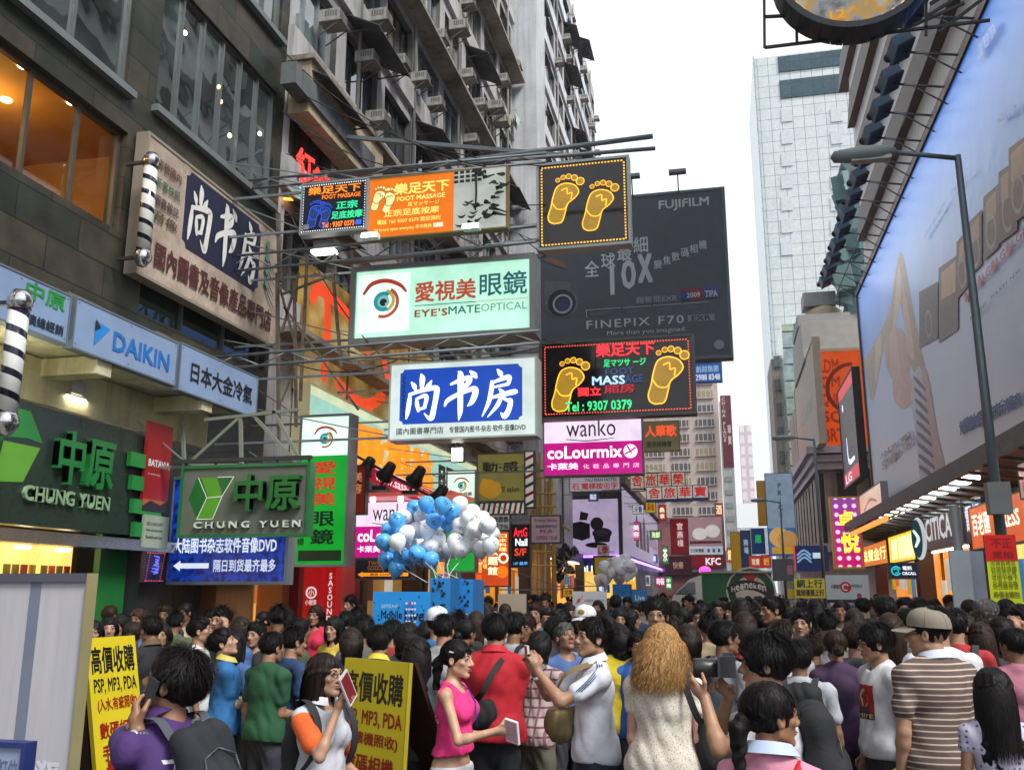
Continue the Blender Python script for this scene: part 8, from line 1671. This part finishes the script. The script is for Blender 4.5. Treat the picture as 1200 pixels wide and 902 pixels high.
# left middle
h=place(263,734,4.6,-58,'young man in a bright blue polo looking down at his phone','the blue polo man',pose=dict(head=(-10,-24,0),larm=arm((-.08,.3,1.15),None,None),rarm=arm((.06,.3,1.13))),hk=dict(n=500),shirt=(.02,.14,.36),sk=tee()); collar(h,(.5,.42,.1)); held(h,'mobile_phone','dark phone in both hands of the young man in blue','phone',tuple(h.f.arms[1]['wr']+Vector((-.05,.1,.04))),(.06,.012,.11),(-50,0,0),(DARK,flat((.1,.12,.16),.2)))
h=place(320,739,4.2,-22,'man in a dark green tee seen from behind near the purple polo man','the green tee man',m=1.7,pose=dict(wide=1.05,rarm=arm((.14,.26,1.05))),hk=dict(n=600),shirt=(.012,.075,.03),sk=tee(loose=.01))
h=place(346,730,4.7,-38,'man in a navy tee behind the woman with the magazine','the navy tee man',pose=dict(wide=1.1),hair='spiky',hk=dict(n=600),shirt=(.015,.045,.13),sk=tee())
h=place(236,722,5.9,-62,'man in a white tee gazing across the pavement near the agency sign','the white tee passer',hk=dict(n=400),shirt=(.55,.57,.6),pose=dict(head=(-5,-10,0)))
h=place(260,707,6.6,168,'spiky haired man in black phoning under the blue bookshop sign','the spiky phone man',pose=dict(larm=arm((-.16,.12,1.5),(.2,-.1,1),None,(-1,.3,-.8))),hair='spiky',hk=dict(n=500),shirt=DKJ,skin=SKINS[3])
h=place(370,708,8.0,178,'shop girl in a crimson top facing the street before the red columns','the crimson shop girl',True,None,'bob',dict(n=400),(.5,.02,.06),haircol=(.02,.012,.01))
h=place(490,745,3.95,4,'woman in a slate grey tee with long black hair seen from behind','the slate tee woman',True,dict(wide=1.05,larm=arm((-.2,.15,.97)),rarm=arm((.18,.24,1.0))),'long',dict(n=900,length=.36,vol=.006),(.055,.07,.08),tee())
h=place(446,731,4.5,-4,'man with a broad black head of hair before the sky blue board','the broad haired man',hk=dict(n=700,vol=.01),shirt=(.5,.52,.56),sk=tee()); collar(h,(.6,.5,.05))
h=place(479,728,4.9,2,'dark haired person in grey between the blue board and the slate tee woman','the round haired person',hair='bob',hk=dict(n=500,vol=.012),shirt=(.18,.19,.2))
h=place(521,718,4.7,-3,'man in a pale grey shirt standing before the blue columns','the pale grey man',hk=dict(n=700),shirt=(.34,.35,.36),sk=tee())
h=place(513,712,5.5,8,'helper in a white cap behind the pale grey shirt','the white cap helper',hair='neat',hk=dict(n=300),shirt=(.03,.16,.4)); cap_hat(h,(.55,.57,.68),(.5,.52,.6))
h=place(685,710,5.6,172,'person in a white cap with a dark and yellow badge in the crowd','the badge cap person',hair='neat',hk=dict(n=300),shirt=(.1,.1,.11)); cap_hat(h,(.58,.58,.6),(.5,.5,.55),badge=(.25,.18,.02))
h=place(604,716,5.4,-22,'man in grey with a navy rucksack passing the cardboard placard','the navy rucksack man',hk=dict(n=500),shirt=(.34,.36,.38),sk=tee()); rucksack(h,(.02,.03,.055),'navy rucksack on the man passing the cardboard placard')
h=place(655,713,6.2,120,'round faced man with cropped hair turned to one side behind the plaid shirt','the cropped hair man',hair='neat',hk=dict(n=300),shirt=(.06,.06,.07),skin=SKINS[3])
h=place(178,719,5.6,64,'man in a black polo looking aside behind the yellow price board','the black polo man',hk=dict(n=400),shirt=(.012,.013,.018),skin=SKINS[2]); collar(h,(.1,.06,.03))
h=place(110,726,5.7,-150,'girl in black with a fringe beside the fabric display stand','the fringe girl',True,dict(head=(0,-10,0)),'bob',dict(n=400),(.02,.015,.02),skin=SKINS[1])
h=place(822,706,6.0,160,'man with a side parting and dark jacket facing the camera behind the grey shirt man','the side parted man',hk=dict(n=500),shirt=(.05,.055,.07),skin=SKINS[3])
h=place(903,697,6.3,118,'tall man with a tanned face looking aside in front of the green lorry','the tanned tall man',hk=dict(n=500),shirt=(.13,.12,.13),skin=SKINS[2])
h=place(1035,697,5.6,8,'bald crowned man seen from behind above the white tee man','the bald crowned man',hair='neat',hk=dict(n=500),shirt=(.1,.1,.12))
h=place(938,711,5.9,165,'young man with a fringe facing the camera above the tartan shirt','the fringe faced man',hk=dict(n=600,vol=.006),shirt=(.4,.42,.46),skin=SKINS[3])
# ------------------------------------------------------------------ the rest of the crowd: twelve kinds of figure, then copies
PROTO=[]
LOW=dict(hf=.011,hc=.022)
for i,(fem,hair,hk,pose,words_)in enumerate([
    (False,'short',{},{},'short haired man'),(False,'spiky',{},dict(wide=1.08),'spiky haired man'),(False,'neat',{},dict(wide=1.02,head=(20,-5,0)),'cropped haired man'),(False,'short',dict(vol=.012),dict(head=(-18,0,0),rarm=arm((.1,.28,1.2))),'thick haired man'),
    (True,'long',dict(length=.32),{},'long haired woman'),(True,'bob',{},dict(head=(12,-6,0)),'bob haired woman'),(True,'pony',dict(length=.25),{},'ponytailed woman'),(True,'bun',{},dict(head=(-15,0,0)),'bun haired woman'),
    (False,'short',dict(vol=.004),dict(larm=arm((-.05,.3,1.55),(.1,.3,1),None,(-.7,0,-1)),rarm=arm((.05,.3,1.55),(-.1,.3,1),None,(.7,0,-1))),'camera raising man'),(True,'long',dict(length=.26,vol=.005),dict(head=(10,0,0),wide=.94),'slim long haired woman')]):
    f=Fig(fem=fem,**{**LOW,**pose}); PROTO.append(dict(body=f.body(),hair=f.hair(hair,n=420,seed=i,width=.0075,res=.014,**hk),shirt=f.shirt(seed=i,sleeve=.62),trousers=f.trousers(seed=i),fem=fem,words=words_,cam=i==8,hands=f.arms))
TOPS=[((.015,.016,.02),'black'),((.02,.03,.07),'navy'),((.1,.1,.11),'dark grey'),((.3,.31,.33),'grey'),((.58,.6,.64),'white'),((.32,.03,.04),'red'),((.05,.12,.3),'blue'),((.07,.09,.05),'olive'),((.4,.32,.2),'beige'),((.4,.15,.22),'pink'),((.03,.16,.12),'green'),((.5,.38,.04),'yellow')]
WT=[20,13,11,9,13,7,9,4,5,5,4,4]
rp=random.Random(77); XY=[h.xy for h in HEROES]; CROWD=[]
def walker(x,y,H,yaw,k,top,hairc=None,skin=None):
    p=PROTO[k]; o=bpy.data.objects.new('person',None); COL.objects.link(o); o.location=(x,y,0); o.rotation_euler=(0,0,R(yaw)); o.scale=(H/1.712,)*3
    sk=skin or SKINS[rp.randrange(5)]; link('body',p['body'],o,sk); link('hair',p['hair'],o,hairc or rp.choice([HB,HB,(.02,.014,.011),(.028,.017,.012),(.01,.01,.011)])); link('shirt',p['shirt'],o,TOPS[top][0]); link('trousers',p['trousers'],o,rp.choice([DKJ,JEAN,KHAKI,(.02,.02,.02)])); XY.append((x,y)); CROWD.append((o,k,top,yaw)); return o
mids=[(815,718,6.6,150,0),(868,700,7.0,5,4),(872,716,5.4,-10,5),(890,716,6.6,20,0),(725,712,7.4,190,9),(745,706,9,170,0),(800,712,7.6,-20,6),(790,704,10,10,9),(755,704,11,0,0),(840,703,8.2,172,2),(858,706,9.2,150,3),(918,705,8.5,175,0),(955,701,7.5,10,4),(968,716,6.0,-5,1),(985,703,7.8,160,5),(1000,713,6.4,8,4),(1010,700,8.5,0,2),(1058,700,8.2,170,0),(1075,701,7.6,-20,3),(1062,713,5.9,10,0),(1092,702,9.5,60,5),(1112,697,10,175,0),(1135,702,8,20,6),(1178,702,7.2,10,9),(1170,722,5.4,5,5),(1186,735,4.5,15,2),(1145,716,5.9,-10,0),
    (128,722,6.3,-160,5),(143,719,6.6,170,4),(156,728,5.9,40,7),(164,712,7.5,160,9),(196,708,8.2,175,0),(190,730,6.2,-165,5),(206,716,7.2,10,1),(219,706,8.6,165,6),(250,716,8,150,2),(285,722,6.2,-30,5),(276,739,5.4,-15,4),(302,728,6.2,165,0),(310,716,8,160,7),(335,716,7.4,10,3),(352,724,6,-60,2),(392,722,6.6,175,9),(405,716,7.6,30,0),(418,712,8.5,-40,1),(425,722,5.6,-10,3),(412,735,5.2,20,5),(460,726,6,0,0),(500,727,5.8,4,5),(545,726,5.9,-8,7),(558,716,7.4,8,9),(570,706,8.5,5,4),(592,707,9,12,6),(617,720,5.9,170,0),(628,706,8,175,0),(641,712,7.2,150,2),(650,724,5.5,14,3),(668,708,8.6,178,5),(680,722,6.2,-8,1),(703,716,6.0,5,0),(712,722,5.4,-10,4),(735,699,12,176,0),(720,700,12,178,8),(700,703,10.5,170,5),(785,722,5.6,-14,0),(805,731,4.9,8,5),(830,717,5.6,-6,1),(915,726,5.1,-4,0),(925,711,7.0,8,7),(1000,731,4.9,-10,3),(1042,718,4.7,-8,4)]
for u,v,d,yaw,k in mids:
    P=EYE+ray(u,v)*(d*1.42)
    walker(P.x,P.y,min(1.86,max(1.5,P.z)),yaw+rp.uniform(-12,12),k,rp.choices(range(12),WT)[0])
tries=0
while len(CROWD)<240 and tries<20000:
    tries+=1; y=7.8+32*rp.random()**1.25; x=rp.uniform(-8.3,6.4)
    u_ok=x/y>-.78
    if not u_ok or any((x-a)**2+(y-b)**2<(.46+.012*y)**2 for a,b in XY):continue
    if 38<y and-1<x<4:continue
    if abs(x-onY(440+60,720,y).x)<.9 and 9.3<y<11.6:continue
    yaw=rp.choice([0,0,0,180,180,170,90,-90,30,-40,150])+rp.uniform(-25,25)
    k=rp.choices(range(10),[14,8,9,10,10,8,7,5,2,8])[0]; walker(x,y,rp.gauss(1.6 if PROTO[k]['fem']else 1.695,.07),yaw,k,rp.choices(range(12),WT)[0])
# words for each of them
cnt={}
cy_,sy_=math.cos(YAW),math.sin(YAW)
for o,k,top,yaw in CROWD:
    x,y=o.location.x,o.location.y; near=min(HEROES,key=lambda h:(math.atan2(h.xy[0],h.xy[1])-math.atan2(x,y))**2*60+(math.hypot(*h.xy)-math.hypot(x,y))**2*.004); d=math.hypot(x,y)
    fc='facing the camera' if 120<(yaw%360)<240 else 'from behind' if abs((yaw+180)%360-180)<55 else 'side on'
    if d<15:
        rel='behind' if d>math.hypot(*near.xy)else 'in front of'; base=f"{PROTO[k]['words']} in {TOPS[top][1]} {fc} {rel} {near.short}"; n=cnt[base]=cnt.get(base,0)+1
        lab=base if n==1 else base+(', second such',', third such',', farther one')[min(n,4)-2]; tag(o,lab,'person','shoppers packed in the middle of the street')
    else:
        zone='lit shop pavement' if x<-5.4 else 'phone shop footpath' if x>3.2 else 'lorry end of street' if x>-.5 else 'billboard end of street'
        tag(o,f"{PROTO[k]['words']} in {TOPS[top][1]} {fc} far down the {zone}",'person',f"far {PROTO[k]['words']} in {TOPS[top][1]} {fc} {zone}")
# beyond 40 m nobody can be counted: one mass of small figures
vs,fs,mi,base_n=[],[],[],0
far=MB();
for i in range(260):
    y=rp.uniform(41,105); x=rp.uniform(-6.5,5.8); Hh=rp.gauss(1.66,.06); c_=rp.choices(range(12),WT)[0]
    if y<50 and-2.2<x<4.2:continue
    m=flat(TOPS[c_][0],.85); far.lathe([(.1,0),(.16,.5),(.17,.95),(.19,1.2),(.2,1.36),(.1,1.44),(.05,1.47)],(x,y,0),m,8); far.ball((x,y,Hh-.12),.085,flat(SKINS[i%5],.6),8,.115); far.ball((x,y+rp.choice((-.02,.03,.0)),Hh-.085),.092,flat(HB,.5),8,.1)
tag(far.build('crowd'),'far off crowd of shoppers merging into one mass down the street',kind='stuff')
